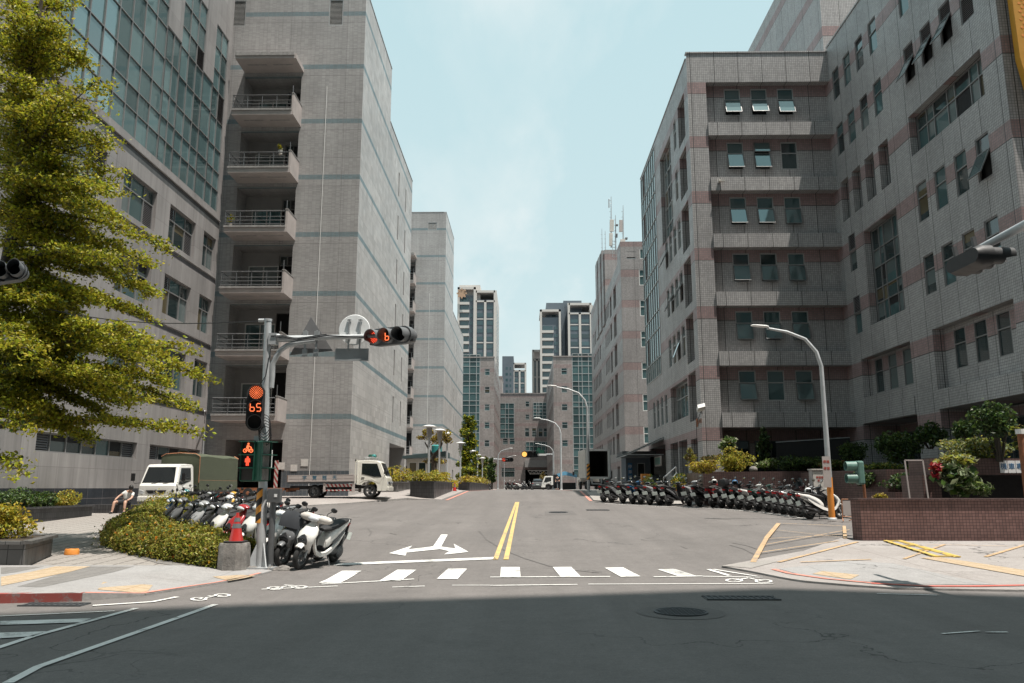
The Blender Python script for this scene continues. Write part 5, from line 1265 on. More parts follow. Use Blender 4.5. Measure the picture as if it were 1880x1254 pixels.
def truck_base(T, rear_x, dual=True):
    c = MB(); c.box(rear_x, -.4, .5, 1.6, -.28, .68); c.box(rear_x, .28, .5, 1.6, .4, .68); c.box(-.6, -.62, .35, .1, -.42, .66); c.lathe((-1.1, 0, .4), (0, 1, 0), [(-.7, .1), (.7, .1)], 10); c.build('chassis', 'black_matte', T)
    for s in (-1, 1):
        wheel(T, 1.07, s * .72, .37, .2, spokes=6); wheel(T, rear_x * .58, s * .66, .37, .34, spokes=6)
def canvas_truck():
    h = R(-95.5); T = local('covered_truck', 'white cab truck with a dark olive canvas cover parked at the granite wall', 'truck', (-15.45, 36.0, gz(36) + .06), h); T.scale = (.94, .94, .94)
    cab(T, 'white_paint'); truck_base(T, -3.85)
    b = MB(); top = []
    for i in range(6):
        x = -3.9 + 4.05 * i / 5; dz = .03 * math.sin(i * 2.1)
        top.append([(x, -.97, .92), (x, -.98 + .01 * (i % 2), 1.7), (x, -.96, 2.44 + dz), (x, -.75, 2.56 + dz), (x, 0, 2.6 + dz), (x, .75, 2.56 + dz), (x, .96, 2.44 + dz), (x, .98 - .012 * (i % 2), 1.7), (x, .97, .92)])
    b.loft(top, closed=True); cv = b.build('canvas_cover', 'canvas', T, smooth=True, ang=30)
    f = MB()
    for s in (-1, 1):
        for i in range(12):
            x = -3.88 + i * .335; f.loft([[(x, s * .99, 1.32), (x + .335, s * .99, 1.32), (x + .335, s * 1.0, .9), (x + .25, s * 1.0, .83), (x + .08, s * 1.0, .83), (x, s * 1.0, .9)], [(x, s * 1.0, 1.32), (x + .335, s * 1.0, 1.32), (x + .335, s * 1.012, .9), (x + .25, s * 1.012, .83), (x + .08, s * 1.012, .83), (x, s * 1.012, .9)]])
    f.build('canvas_flap', 'canvas', cv)
    t = MB(); x = .155; t.tube([(x, -.98, 2.44), (x, -.75, 2.57), (x, 0, 2.61), (x, .75, 2.57), (x, .98, 2.44)], .018, 6); t.tube([(x, .98, 2.44), (x, .99, 1.2)], .015, 6); t.tube([(-3.9, .75, 2.57), (-3.9, .98, 2.44)], .03, 6)
    for s in (-1, 1): t.tube([(-3.9, s * .985, 1.32), (.15, s * .985, 1.32)], .006, 6)
    t.build('canvas_trim', 'canvas_trim', cv)
    d = MB(); d.box(-3.9, -.95, .76, .1, .95, .9); d.build('load_bed', 'steel_dark', T)
    r = MB(); r.box(-3.96, .55, .5, -3.9, .95, .72); r.build('tail_light', 'red_lens', T)
    text('27', .16, 'text_white', T, (-3.2, 1.02, 1.05), (R(90), 0, R(180)))
canvas_truck()
def flatbed_truck():
    T = local('flatbed_truck', 'cream flatbed truck with blue characters on its drop side in front of the tiled block', 'truck', (-9.35, 43.95, gz(43.9) + .185), 0.)
    T.rotation_euler = (0, R(-.6), 0); T.scale = (.96, .96, .96)
    cab(T, 'cream_paint'); truck_base(T, -3.5)
    b = MB(); b.box(-3.5, -.93, .82, .22, .93, .9); b.build('load_bed', 'steel_dark', T)
    for s in (-1, 1):
        d = MB(); d.box(-3.5, s * .93 - .02, .9, .2, s * .93 + .02, 1.27); 
        for i in range(7): x = -3.48 + i * .61; d.box(x, s * .95 - .012, .9, x + .04, s * .95 + .012, 1.27)
        for z in (.92, 1.08, 1.25): d.box(-3.5, s * .95 - .008, z - .012, .2, s * .95 + .008, z + .012)
        sd_ = d.build('drop_side', 'plaster_pink', T)
        if s == -1:
            for i, ch in enumerate('宇寶龍天'): text(ch, .26, 'text_blue', sd_, (-2.55 + i * .56, -.957, 1.1), (R(90), 0, 0))
        g = MB(); g.box(-1.45, s * .88 - .015, .60, .12, s * .88 + .015, .76); g.box(-1.45, s * .88 - .015, .38, .12, s * .88 + .015, .45); g.build('side_guard', 'hazard_red', T)
        MB().box(-1.5, s * .88 - .03, .34, -1.38, s * .88 + .03, .82).build('guard_post', 'plaster_pink', T); MB().box(.1, s * .88 - .03, .3, .26, s * .88 + .03, .9).build('guard_post', 'plaster_pink', T)
    t = MB(); t.box(-3.53, -.93, .9, -3.49, .93, 1.27); t.box(-3.6, -.85, .36, -3.5, .85, .5, 0); t.build('tailgate', 'rust', T)
    h = MB(); h.box(.24, -.9, .8, .3, -.78, 2.1); h.box(.24, .78, .8, .3, .9, 2.1); h.box(.24, -.9, 2.0, .3, .9, 2.1); h.build('headboard', 'cream_paint', T)
    r = MB()
    for x in (.7, 1.25): r.tube([(x, -.6, 2.05), (x, -.6, 2.22), (x, .6, 2.22), (x, .6, 2.05)], .02, 6)
    r.tube([(.7, -.6, 2.22), (1.25, -.6, 2.22)], .02, 6); r.build('roof_rack', 'steel_grey', T)
    k = MB(); k.lathe((.85, -.2, 2.3), (1, 0, 0), [(0, .06), (.06, .11), (.4, .11), (.46, .06)], 12); k.build('roof_tank', 'green_signal', T, smooth=True); k = MB(); k.ell((1.2, -.35, 2.3), .12, .12, .1); k.build('roof_bucket', 'teal_thing', T, smooth=True)
flatbed_truck()
def box_truck():
    T = local('box_truck', 'white box truck with its empty cargo box open toward the viewer', 'truck', (5.75, 71.5, 1.5), R(95.))
    cab(T, 'white_paint'); truck_base(T, -3.6)
    b = MB(); x0, x1, y, z0, z1 = -3.7, .2, 1.02, 1.0, 3.36
    b.box(x0, -y, z0, x1, -y + .05, z1); b.box(x0, y - .05, z0, x1, y, z1); b.box(x0, -y + .05, z1 - .06, x1, y - .05, z1); b.box(x0, -y + .05, z0, x1, y - .05, z0 + .08); b.box(x1 - .05, -y + .05, z0 + .08, x1, y - .05, z1 - .06)
    for i in range(14): xx = x0 + .15 + i * .27; b.box(xx, y, z0 + .05, xx + .03, y + .012, z1 - .05)
    b.build('cargo_box', 'dirty_white', T)
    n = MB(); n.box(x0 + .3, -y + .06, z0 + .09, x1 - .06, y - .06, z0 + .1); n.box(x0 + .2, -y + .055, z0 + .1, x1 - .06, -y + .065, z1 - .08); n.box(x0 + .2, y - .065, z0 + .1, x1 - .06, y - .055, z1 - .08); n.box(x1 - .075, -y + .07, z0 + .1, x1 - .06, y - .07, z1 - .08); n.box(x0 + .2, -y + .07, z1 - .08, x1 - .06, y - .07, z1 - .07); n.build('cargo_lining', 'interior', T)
    f = MB()
    for s in (-1, 1): f.box(x0 - .04, s * .96 - .08, z0 - .1, x0 + .02, s * .96 + .08, z1)
    f.box(x0 - .04, -1.02, z1 - .14, x0 + .02, 1.02, z1 + .02); f.box(x0 - .04, -1.02, z0 - .1, x0 + .02, 1.02, z0 + .08); f.build('rear_frame', 'lamp_cap', T)
    g = MB(); g.box(x0 - .1, -.35, .45, x0 - .02, -.25, z0 - .1); g.box(x0 - .1, .45, .45, x0 - .02, .55, z0 - .1); g.box(x0 - .1, -.35, .45, x0 - .02, .55, .55); g.build('lift_gate', 'galv', T)
    for s in (-1, 1): l = MB(); l.box(x0 - .06, s * .8 - .12, .62, x0 - .02, s * .8 + .12, .74); l.build('tail_light', 'red_lens', T)
    d = MB(); d.box(x0 - .02, -1.12, z0, x0 + 1.5, -1.05, z1 - .1); d.build('cargo_door', 'galv', T)
box_truck()
def small_van():
    Y = 106; T = local('delivery_truck', 'small white truck facing left beside the food stall', 'truck', (4.0, Y, 1.43), R(172)); T.scale = (.86, .86, .86)
    cab(T, 'white_paint'); truck_base(T, -2.6); b = MB(); b.box(-2.7, -.9, .8, .2, .9, .95); b.build('load_bed', 'dirty_white', T)
small_van()
def car():
    T = local('parked_car', 'dark blue grey car seen from behind beside the white truck', 'car', (1.75, 112, 1.42), R(88))
    b = MB()
    sec = [(-2.1, .55, .72, .3), (-2.05, .62, .78, .4), (-1.7, .66, .82, .44), (-.6, .66, .84, .44), (.9, .66, .84, .42), (1.9, .6, .78, .34), (2.15, .55, .66, .22)]
    b.loft([sr(x, z, hy, hz, 18, 4) for x, z, hy, hz in sec]); b.build('body', 'scoot_grey', T, smooth=True, ang=50)
    g = MB(); g.loft([sr(x, 1.15, hy, hz, 18, 3.5) for x, hy, hz in ((-1.8, .62, .1), (-1.35, .66, .3), (-.2, .68, .35), (.4, .66, .3), (1.05, .6, .08))]); g.build('window', 'glass_car', T, smooth=True, ang=50)
    r = MB(); r.loft([sr(x, 1.48, hy, .03, 14, 3) for x, hy in ((-1.25, .5), (-.4, .6), (.3, .55))]); r.build('roof', 'scoot_grey', T, smooth=True)
    for s in (-1, 1):
        wheel(T, 1.35, s * .72, .32, .2); wheel(T, -1.3, s * .72, .32, .2); l = MB(); l.ell((-2.02, s * .62, .82), .08, .16, .1); l.build('tail_light', 'red_lens', T, smooth=True)
    p = MB(); p.box(-2.16, -.2, .62, -2.12, .2, .76); p.build('number_plate', 'plate', T); p = MB(); p.box(-2.15, -.75, .34, -2.0, .75, .5); p.build('bumper', 'black_plastic', T, bevel=.03)
car()
def trailer():
    T = thing('flat_trailer', 'rusty low flat trailer with bare wheels behind the signal pole', 'trailer', (-15, 43.2, gz(43) + .1)); z = gz(43) + .18
    b = MB(); b.box(-16.6, 42.8, z + .42, -12.9, 44.4, z + .56); b.box(-16.6, 42.75, z + .3, -12.9, 42.85, z + .5); b.bar((-12.9, 43.6, z + .45), (-12.2, 43.6, z + .5), .12); b.build('deck', 'rust', T)
    for x in (-16.1, -15.4, -14.7, -13.9): 
        w = MB(); w.lathe((x, 42.7, z + .28), (0, 1, 0), [(0, .14), (0, .27), (.16, .27), (.16, .14)], 18); o = w.build('wheel', 'rubber', T, smooth=True)
        q = MB(); q.lathe((x, 42.69, z + .28), (0, 1, 0), [(0, .06), (.02, .15), (.1, .15)], 14); q.build('rim', 'rust', o)
trailer()
# ------------------------------------------------------------------ signal pole
SEG = {'6': 'afgedc', '5': 'afgcd', 'b': 'fgedc'}
def digits(mb, s, c, ux, uz, un, h):
    w = h * .52
    for i, ch in enumerate(s):
        o = c + ux * ((i - (len(s) - 1) / 2) * w * 1.55)
        P = {'a': (0, 1, 1), 'g': (0, 0, 1), 'd': (0, -1, 1), 'f': (-1, .5, 0), 'b': (1, .5, 0), 'e': (-1, -.5, 0), 'c': (1, -.5, 0)}
        for q in SEG[ch]:
            x, z, hor = P[q]; cc = o + ux * (x * w / 2) + uz * (z * h / 2)
            for t in (-.5, .5):
                if hor: mb.obox(cc + ux * (t * w * .44), ux * w * .2, uz * h * .055, un * .006)
                else: mb.obox(cc + uz * (t * h * .22), ux * h * .055, uz * h * .1, un * .006)
def signal_head(T, c, ux, un, vertical, lamps, r=.15, housing='signal_black', step=.33, depth=.2, vis=.24):
    """lamps: string of r (red lit) t (timer lit) d (dark)"""
    ux, un = Vector(ux).normalized(), Vector(un).normalized(); Z = un.cross(ux) if un.cross(ux).z > 0 else ux.cross(un); row = -Z if vertical else ux; n = len(lamps)
    b = MB(); hw = r + .035; L = step * n / 2 + .02; prp = ux if vertical else Z
    rg = []
    for d in (0., -depth * .6, -depth):
        k = 1. if d > -depth * .9 else .7; ring = []
        for a in range(24):
            t = 2 * math.pi * a / 24; e = math.cos(t), math.sin(t)
            ring.append(c + row * (math.copysign(L - hw, e[0]) + hw * e[0]) * (1 if k == 1 else .97) + prp * (hw * e[1] * k) + un * d)
        rg.append(ring)
    b.loft(rg); H = b.build('signal_head', housing, T, smooth=True, ang=35)
    for i, l in enumerate(lamps):
        p = c + row * ((i - (n - 1) / 2) * step)
        v = MB(); A = [2 * math.pi * k / 24 for k in range(25)]
        fr = lambda a, rr, d: p + prp * (0) + (ux * math.cos(a) + Z * math.sin(a)) * rr + un * d
        cut = lambda a: vis * (1. if math.sin(a) > -.5 else .55)
        outer = [[fr(a, r, 0) for a in A[:-1]], [fr(a, r * .97, cut(a)) for a in A[:-1]], [fr(a, r * .92, cut(a)) for a in A[:-1]], [fr(a, r * .93, .0) for a in A[:-1]]]
        v.loft(outer, cap=False); v.build('visor', housing, H, smooth=True, ang=35)
        q = MB(); q.lathe(p + un * .005, un, [(0, r * .93), (.01, r * .9)], 24); q.build('lens', 'black_matte', H)
        if l == 'r':
            q = MB()
            for ring_, m in ((0, 1), (1, 6), (2, 10), (3, 14), (4, 18), (5, 22)):
                for k in range(m):
                    a = 2 * math.pi * (k + .5 * (ring_ % 2)) / m; q.obox(p + (ux * math.cos(a) + Z * math.sin(a)) * r * .165 * ring_ + un * .02, (ux * math.cos(a) + Z * math.sin(a)) * r * .06, (Z * math.cos(a) - ux * math.sin(a)) * r * .045, un * .006)
            q.build('lamp', 'led_hot' if vertical else 'led_red', H)
        if l == 't':
            q = MB(); digits(q, 'b5', p + un * .02, ux, Z, un, r * 1.05); q.build('countdown_digits', 'led_hot', H)
        if l == 'a': q = MB(); q.lathe(p + un * .012, un, [(0, r * .85), (.02, r * .5)], 20); q.build('lamp', 'led_amber', H)
    return H
def signal_pole():
    base = G(478, 1044); Y = base.y; T = thing('traffic_light', 'grey signal pole with a red countdown and an overhead arm beside the hedge', 'traffic light', base)
    top = atY(492, 590, Y); at = lambda x, y, dy=0.: atY(x, y, Y + dy)
    p = MB(); p.tube([base, base.lerp(top, .5), top], [.105, .085, .075], 20); p.cyl(top, top + Vector((0, 0, .05)), .085, .085, 16); p.tube([top + Vector((-.2, 0, .02)), top + Vector((.0, 0, .02))], .04, 8)
    for a in range(4): 
        d = Vector((math.cos(a * math.pi / 2 + .7), math.sin(a * math.pi / 2 + .7), 0)); u = Vector((-d.y, d.x, 0)) * .012
        A, B_, C_ = base + d * .1, base + d * .3 + Vector((0, 0, .03)), base + d * .1 + Vector((0, 0, .5)); p.loft([[A + u, B_ + u, C_ + u], [A - u, B_ - u, C_ - u]])
    p.build('pole', 'galv', T, smooth=True)
    f = MB(); f.box(base.x - .34, base.y - .34, base.z + .005, base.x + .34, base.y + .34, base.z + .045)
    for a in (-1, 1):
        for b_ in (-1, 1): f.cyl(base + Vector((.27 * a, .27 * b_, .04)), base + Vector((.27 * a, .27 * b_, .1)), .025, .025, 6)
    f.build('base_plate', 'steel_grey', T)
    h0, h1 = at(478, 960), at(481, 896); hz = MB(); hz.tube([h0, h1], [.104, .1], 20); hz.build('hazard_sleeve', 'hazard', T, smooth=True)
    a0, a1 = at(497, 623), at(690, 617); ar = MB(); ar.tube([a0 - Vector((.05, 0, 0)), a0.lerp(a1, .4), a1], [.075, .06, .045], 14); ar.obox(a0 + Vector((.06, 0, 0)), (.08, 0, 0), (0, .1, 0), (0, 0, .12)); ar.ell(a0 + Vector((.16, 0, .03)), .07, .09, .09)
    ar.build('arm', 'galv', T, smooth=True)
    br = MB(); b0, b1, b2, b3 = at(498, 712), at(500, 690), at(507, 655), at(545, 630); br.tube([b0, b1, at(501, 668), b2, at(515, 643), at(528, 634), b3, at(580, 626)], .055, 12)
    for k in (0, .25): br.bar(b0 + Vector((-.2, 0, k)), b0 + Vector((0, 0, k)), .03)
    br.build('brace', 'galv', T, smooth=True)
    w = MB(); pts = [at(x, y, -.08) for x, y in ((498, 619), (520, 618), (545, 624), (570, 620), (600, 616), (640, 618), (675, 619))]; w.tube(pts, .014, 6); w.tube([p + Vector((0, -.03, .02)) for p in pts[:5]], .011, 6)
    w.build('cable', 'black_plastic', T); w = MB(); c0 = at(486, 780)
    for k in range(5): w.tube([c0 + Vector((.03 + .13 * math.cos(t) + k * .008, -.12, .2 * math.sin(t) - .06 * k)) for t in [i * .52 for i in range(13)]], .009, 6)
    w.build('cable_coil', 'black_plastic', T); w = MB(); w.tube([at(478, 705, -.1), at(488, 690, -.1), at(497, 640, -.1)], .01, 6); w.build('cable', 'black_plastic', T)
    # heads
    hc = at(469, 748, -.2); signal_head(T, hc, (.955, .3, 0), (.3, -.955, 0), True, 'rtd', step=.305, vis=.18)
    bk = MB(); bk.bar(hc + Vector((.1, .1, .3)), at(487, 720), .05); bk.bar(hc + Vector((.1, .1, -.3)), at(485, 778), .05); bk.obox(at(480, 805), (.12, 0, 0), (0, .12, 0), (0, 0, .05)); bk.build('bracket', 'galv', T)
    un = Vector((-.42, -.9, -.06)); un.normalize(); ux = Vector((.9, -.42, 0)).normalized(); cen = at(716, 617, -.12)
    signal_head(T, cen, ux, un, False, 'rtd', housing='signal_grey', step=.34, depth=.26, r=.155, vis=.26)
    bk = MB(); bk.bar(a1 - Vector((.1, 0, 0)), cen + un * -.2, .06); bk.bar(cen + ux * -.55 + un * -.1 + Vector((0, 0, -.12)), cen + ux * .55 + un * -.1 + Vector((0, 0, -.12)), .09, .05); bk.build('bracket', 'signal_black', T)
    # pedestrian heads, green
    for (px, nn, lit) in ((456., Vector((.02, -1, 0)), True), (484., Vector((.93, -.4, 0)), False)):
        nn.normalize(); u = Vector((-nn.y, nn.x, 0)); c = at(px, 847, -.16 if lit else -.1); b = MB(); Z = Vector((0, 0, 1))
        hw = .14; b.obox(c - nn * .06, u * hw, nn * .1, Z * .41); P = b.build('pedestrian_signal', 'green_signal', T, bevel=.02)
        for k in (1, 0, -1):
            o = c + Z * (k * .265); v = MB(); v.obox(o + nn * .13 + Z * .128, u * hw, nn * .1, Z * .008); v.obox(o + nn * .06 + u * (hw - .008), u * .008, nn * .02, Z * .12); v.obox(o + nn * .06 - u * (hw - .008), u * .008, nn * .02, Z * .12); v.build('visor', 'green_signal', P)
            q = MB(); q.obox(o + nn * .045, u * .112, nn * .004, Z * .112); q.build('lens', 'black_matte' if lit and k >= 0 else ('interior' if lit else 'concrete_old'), P)
            if lit and k >= 0:
                q = MB(); w_ = o + nn * .056; n3 = nn * .006
                if k == 1:
                    for sx in (-1, 1): q.tube([w_ + u * (sx * .062 + .034 * math.cos(t)) + Z * (-.05 + .034 * math.sin(t)) for t in [i * .3927 for i in range(17)]], .009, 6)
                    q.lathe(w_ + Z * .088, nn, [(-.004, .02), (.006, .02)], 10); q.bar(w_ + Z * .06, w_ + Z * -.005 - u * .02, .045, .04); q.bar(w_ + Z * .05, w_ + u * .06 + Z * .015, .018); q.bar(w_ - u * .02 - Z * .005, w_ + u * .03 - Z * .035, .022); q.bar(w_ + u * .03 - Z * .035, w_ + u * .01 - Z * .075, .018); q.bar(w_ + u * .06 + Z * .02, w_ + u * .062 - Z * .05, .014); q.bar(w_ - u * .062 - Z * .05, w_ + u * .02 - Z * .04, .014)
                else:
                    q.lathe(w_ + Z * .08, nn, [(-.004, .02), (.006, .02)], 10); q.obox(w_ + Z * .02, u * .034, n3, Z * .04)
                    for sx in (-1, 1): q.bar(w_ + u * (sx * .04) + Z * .055, w_ + u * (sx * .046) - Z * .02, .015); q.bar(w_ + u * (sx * .015) - Z * .02, w_ + u * (sx * .017) - Z * .09, .022)
                q.build('lamp', 'led_hot' if k == 1 else 'led_red', P)
    # backs of the road signs on the arm
    d = MB(); c = at(651, 606, .1); d.lathe(c, (0, -1, 0), [(-.01, .325), (.01, .335), (.022, .325), (.024, .02)], 40); s1 = d.build('round_sign', 'sign_white', T, smooth=True, ang=30)
    q = MB()
    for dx in (-.11, .13): q.box(c.x + dx - .014, c.y - .07, c.z - .46, c.x + dx + .014, c.y - .03, c.z + .22); q.box(c.x + dx - .045, c.y - .07, c.z + .2, c.x + dx + .045, c.y - .03, c.z + .22); q.box(c.x + dx - .035, c.y - .11, c.z - .2, c.x + dx + .035, c.y - .01, c.z - .1)
    q.build('sign_bracket', 'steel_grey', T)
    d = MB(); c = at(646, 651, .05); d.obox(c, (.355, 0, 0), (0, .008, 0), (0, 0, .13)); d.obox(c + Vector((0, -.03, -.13)), (.36, 0, 0), (0, .03, .0), (0, 0, .012)); d.build('plate_sign', 'steel_grey', T)
    d = MB(); a, b_, c = at(532, 652, .1), at(611, 644, .1), at(571, 582, .1); d.loft([[a, b_, c], [q_ + Vector((0, .012, 0)) for q_ in (a, b_, c)]]); d.build('triangle_sign', 'sign_back', T)
    q = MB(); c = at(573, 628, .02)
    for dx in (-.14, .1):
        for z in (.17, -.22): q.box(c.x + dx - .05, c.y - .05, c.z + z - .1, c.x + dx + .05, c.y, c.z + z + .06)
        q.box(c.x + dx - .02, c.y - .04, c.z - .3, c.x + dx + .02, c.y, c.z + .25)
    q.build('sign_bracket', 'steel_grey', T)
    j = MB(); c = at(492, 843, .15); j.obox(c, (.075, 0, 0), (0, .06, 0), (0, 0, .19)); j.build('junction_box', 'lamp_cap', T, bevel=.01)
    return T, top
POLE, ptop = signal_pole()
wl = MB(); q = [ptop + Vector((-.18, 0, .02)).lerp(Vector((0, 0, 0)), 0)]
e0 = atY(-30, 535, 20.); pts = [ptop.lerp(e0, t) + Vector((-.15 * (1 - t), 0, -.35 * math.sin(math.pi * t))) for t in [i / 14 for i in range(15)]]
wl.tube(pts, .011, 5); tag(wl.build('overhead_wire', 'black_plastic', org=ptop), 'thin black wire running from the signal pole top into the tree', 'wire')
b2 = G(488, 1046); b2.x += .04; b2.y += .12; T = thing('utility_post', 'slim dark grey post with a small steel box beside the signal pole', 'post', b2)
b = MB(); b.cyl(b2, Vector((b2.x, b2.y, 1.62)), .065, .06, 16); b.build('post', 'steel_dark', T, smooth=True)
b = MB(); b.obox((b2.x + .04, b2.y - .05, 1.5), (.13, 0, 0), (0, .07, 0), (0, 0, .14)); b.build('control_box', 'steel_dark', T, bevel=.01); b = MB(); b.obox((b2.x + .08, b2.y - .125, 1.5), (.03, 0, 0), (0, .003, 0), (0, 0, .03)); b.build('notice', 'text_white', T)
fm = MB(); fb = G(500, 1045)
for i in range(22): a = rnd.uniform(-.6, .45); fm.ell((b2.x + a, b2.y - .12 + rnd.uniform(-.12, .12), .05), rnd.uniform(.05, .14), rnd.uniform(.04, .09), rnd.uniform(.03, .09), 7, 4)
tag(fm.build('rubble', 'concrete_old', kind if False else None) if False else fm.build('rubble', 'concrete_old'), 'broken concrete lumps round the foot of the signal pole', 'rubble', kind='stuff')
# concrete block and cone
c = G(424, 1049); T = thing('concrete_block', 'stained old concrete block under the traffic cone', 'block', c)
b = MB(); rg = []
for z, k in ((0, 1), (.08, 1.0), (.48, .97), (.54, .9)): rg.append([(c.x + .27 * k * math.cos(t) * (1 + .25 * abs(math.sin(2 * t))), c.y + .12 + .25 * k * math.sin(t) * (1 + .25 * abs(math.sin(2 * t))), c.z + z) for t in [2 * math.pi * i / 16 for i in range(16)]])
b.loft(rg); b.build('block', 'concrete_old', T, smooth=True, ang=30)
def cone(loc, h, label, group='traffic cones'):
    T = thing('traffic_cone', label, 'traffic cone', loc, group); x, y, z = loc; k = h / .6
    b = MB(); b.box(x - .19 * k, y - .19 * k, z, x + .19 * k, y + .19 * k, z + .035 * k); b.build('base', 'black_matte', T, bevel=.01)
    b = MB(); b.lathe((x, y, z), (0, 0, 1), [(.03 * k, .15 * k), (.06 * k, .14 * k), (.56 * k, .035 * k), (.6 * k, .03 * k)], 20); b.build('body', 'red_paint', T, smooth=True)
    b = MB()
    for a, c_ in ((.29, .38), (.42, .5)): 
        rr = lambda q: (.14 - (q - .06) * .21) * k + .003; b.lathe((x, y, z), (0, 0, 1), [(a * k, rr(a)), (c_ * k, rr(c_))], 20, cap=False)
    b.build('reflective_band', 'signal_grey', T, smooth=True)
cone((c.x + .02, c.y + .12, c.z + .545), .58, 'red cone with grey bands standing on the concrete block')
q = Vector(((834 - 964) / 1487 * 57., 57., gz(57) + .03)); cone(q, .6, 'small orange red cone on the pavement by the tiled planter')
b = MB(); c = G(131, 1023); b.lathe((c.x, c.y, c.z + .06), (0, 0, 1), [(0, .155), (.10, .15), (.125, .135)], 24); tag(b.build('bollard', 'orange_paint', org=c, smooth=True), 'short stubby orange bollard on the paved walkway', 'bollard')
# right overhead signal, left overhead signal
def overhead(name_label, c, ux, un, arm_to, housing, lamps='ddd', step=.31, r=.145):
    T = thing('traffic_light', name_label, 'traffic light', c, 'overhead signals at the edges of the view'); ux, un = Vector(ux).normalized(), Vector(un).normalized()
    signal_head(T, c, ux, un, False, lamps, housing=housing, r=r, step=step, depth=.28, vis=.3 if r < .14 else .38)
    a = MB(); s = c - un * .2 + Vector((0, 0, .28)); pts = arm_to; a.tube(pts, [.05] + [.075] * (len(pts) - 1), 14)
    b_ = pts[-1]; a.tube([b_ + Vector((0, 0, .3)), Vector((b_.x, b_.y, gz(b_.y)))], .11, 16); a.build('arm', 'galv', T, smooth=True)
    for t in (-.3, .25): k = MB(); k.bar(c + ux * t - un * .15, c + ux * t - un * .2 + Vector((0, 0, .34 if lamps == 'ddd' and step > .28 else .18)), .06); k.build('bracket', 'steel_dark', T)
cR = atY(1795, 479, 13.2); p1 = atZ(1745, 484, cR.z + .32); p2 = atZ(1885, 411, cR.z + .36); dr = (p2 - p1); p3 = p2 + dr * .8
dd = Vector((dr.x, dr.y, 0)).normalized(); nR = Vector((-dd.y, dd.x, 0)); nR = nR if nR.y > 0 else -nR
overhead('dark overhead signal head seen from behind on an arm from the right edge', cR, dd, (nR * .9 + dd * .35).normalized() if False else nR, [p1, p2, p3], 'signal_black')
cL = atY(8, 501, 10.6); overhead('overhead signal head with dark lamps at the left edge before the tree', cL, Vector((.93, -.36, 0)), Vector((.36, -.93, 0)), [cL + Vector((-.55, .35, .1)), cL + Vector((-2.6, .9, .4))], 'signal_grey', step=.27, r=.135)
# street lamps
def street_lamp(x, y, h, reach, label, orange=False, hazard_=False, zoff=0.):
    z = gz(y) + .05 + zoff; T = thing('street_lamp', label, 'street lamp', (x, y, z), 'curved arm street lamps')
    p = MB(); p.tube([(x, y, z), (x, y, z + h * .8), (x - reach * .06, y, z + h * .88), (x - reach * .22, y, z + h * .95), (x - reach * .5, y, z + h * .99), (x - reach * .8, y, z + h * 1.01)], [.11, .075, .068, .062, .055, .045], 14); p.lathe((x, y, z), (0, 0, 1), [(0, .17), (.05, .16), (.08, .12)], 14); p.build('pole', 'galv', T, smooth=True)
    l = MB(); c = Vector((x - reach * .9, y, z + h * 1.02)); l.loft([[(c.x + dx, c.y + w * math.cos(t), c.z + dz + hh * math.sin(t)) for t in [2 * math.pi * i / 10 for i in range(10)]] for dx, dz, w, hh in ((.3, -.02, .05, .04), (.22, 0, .1, .05), (-.05, .02, .13, .05), (-.3, .04, .12, .035), (-.36, .04, .05, .02))]); l.build('lamp_head', 'lamp_cap', T, smooth=True)
    if orange: s = MB(); s.tube([(x, y, z + .08), (x, y, z + 1.5)], [.113, .108], 16); s.build('painted_base', 'orange_paint', T, smooth=True)
    if hazard_: s = MB(); s.tube([(x, y, z + .8), (x, y, z + 1.9)], [.112, .108], 16); s.build('hazard_sleeve', 'hazard', T, smooth=True)
    return T
lp = G(1528, 957); SL = street_lamp(lp.x, lp.y, 6.95, 2.4, 'nearest street lamp with an orange painted base beside the scooters', True)
b = MB(); b.obox((lp.x - .12, lp.y - .14, lp.z + 1.75), (.14, 0, 0), (0, .008, 0), (0, 0, .55)); b.build('notice_board', 'plaster_pink', SL)
for i in range(4): text('停車', .12, 'text_red', SL, (lp.x - .12, lp.y - .15, lp.z + 2.1 - i * .24), (R(90), 0, 0)) if i < 2 else None
street_lamp(4.37, 56, 7.2, 2.7, 'street lamp with a striped sleeve in front of the box truck', False, True)
street_lamp(3.64, 82, 7.1, 2.6, 'street lamp standing behind the food stall'); street_lamp(4.6, 130, 7.1, 2.9, 'farthest curved street lamp by the green road sign')
street_lamp(-4.9, 145, 7.1, -2.6, 'far street lamp bending right before the pink block'); street_lamp(-4.3, 165, 6.6, -2.4, 'farthest left street lamp bending over the signal')
def garden_lamp(x, y, h, label):
    z = gz(y) + .1; T = thing('garden_lamp', label, 'garden lamp', (x, y, z), 'mushroom lamps along the planters')
    p = MB(); p.tube([(x, y, z), (x, y, z + h * .82)], [.075, .06], 12); p.lathe((x, y, z), (0, 0, 1), [(0, .16), (.06, .15), (.2, .08)], 12); p.build('pole', 'galv', T, smooth=True)
    p = MB(); p.lathe((x, y, z + h * .8), (0, 0, 1), [(0, .09), (.05, .15), (.62, .19)], 14); p.build('lamp_body', 'plaster_grey', T, smooth=True)
    p = MB(); p.lathe((x, y, z + h * .8 + .62), (0, 0, 1), [(0, .2), (.03, .44), (.06, .44), (.14, .2), (.16, .02)], 20); p.build('lamp_shade', 'lamp_cap', T, smooth=True, ang=50)
for y, l in ((48.3, 'nearest mushroom lamp left of the orange leaved tree trunk'), (54.2, 'mushroom lamp in the middle of the orange leaved tree'), (59.5, 'mushroom lamp at the right edge of the orange leaved tree'), (72, 'mushroom lamp on the pavement against the green tree'), (88, 'mushroom lamp over the second planter right of the green tree'), (98, 'mushroom lamp second after the green tree over the planter'), (109, 'farthest mushroom lamp beside the small dark tree')):
    garden_lamp(-5.8, y, 4.3, l)
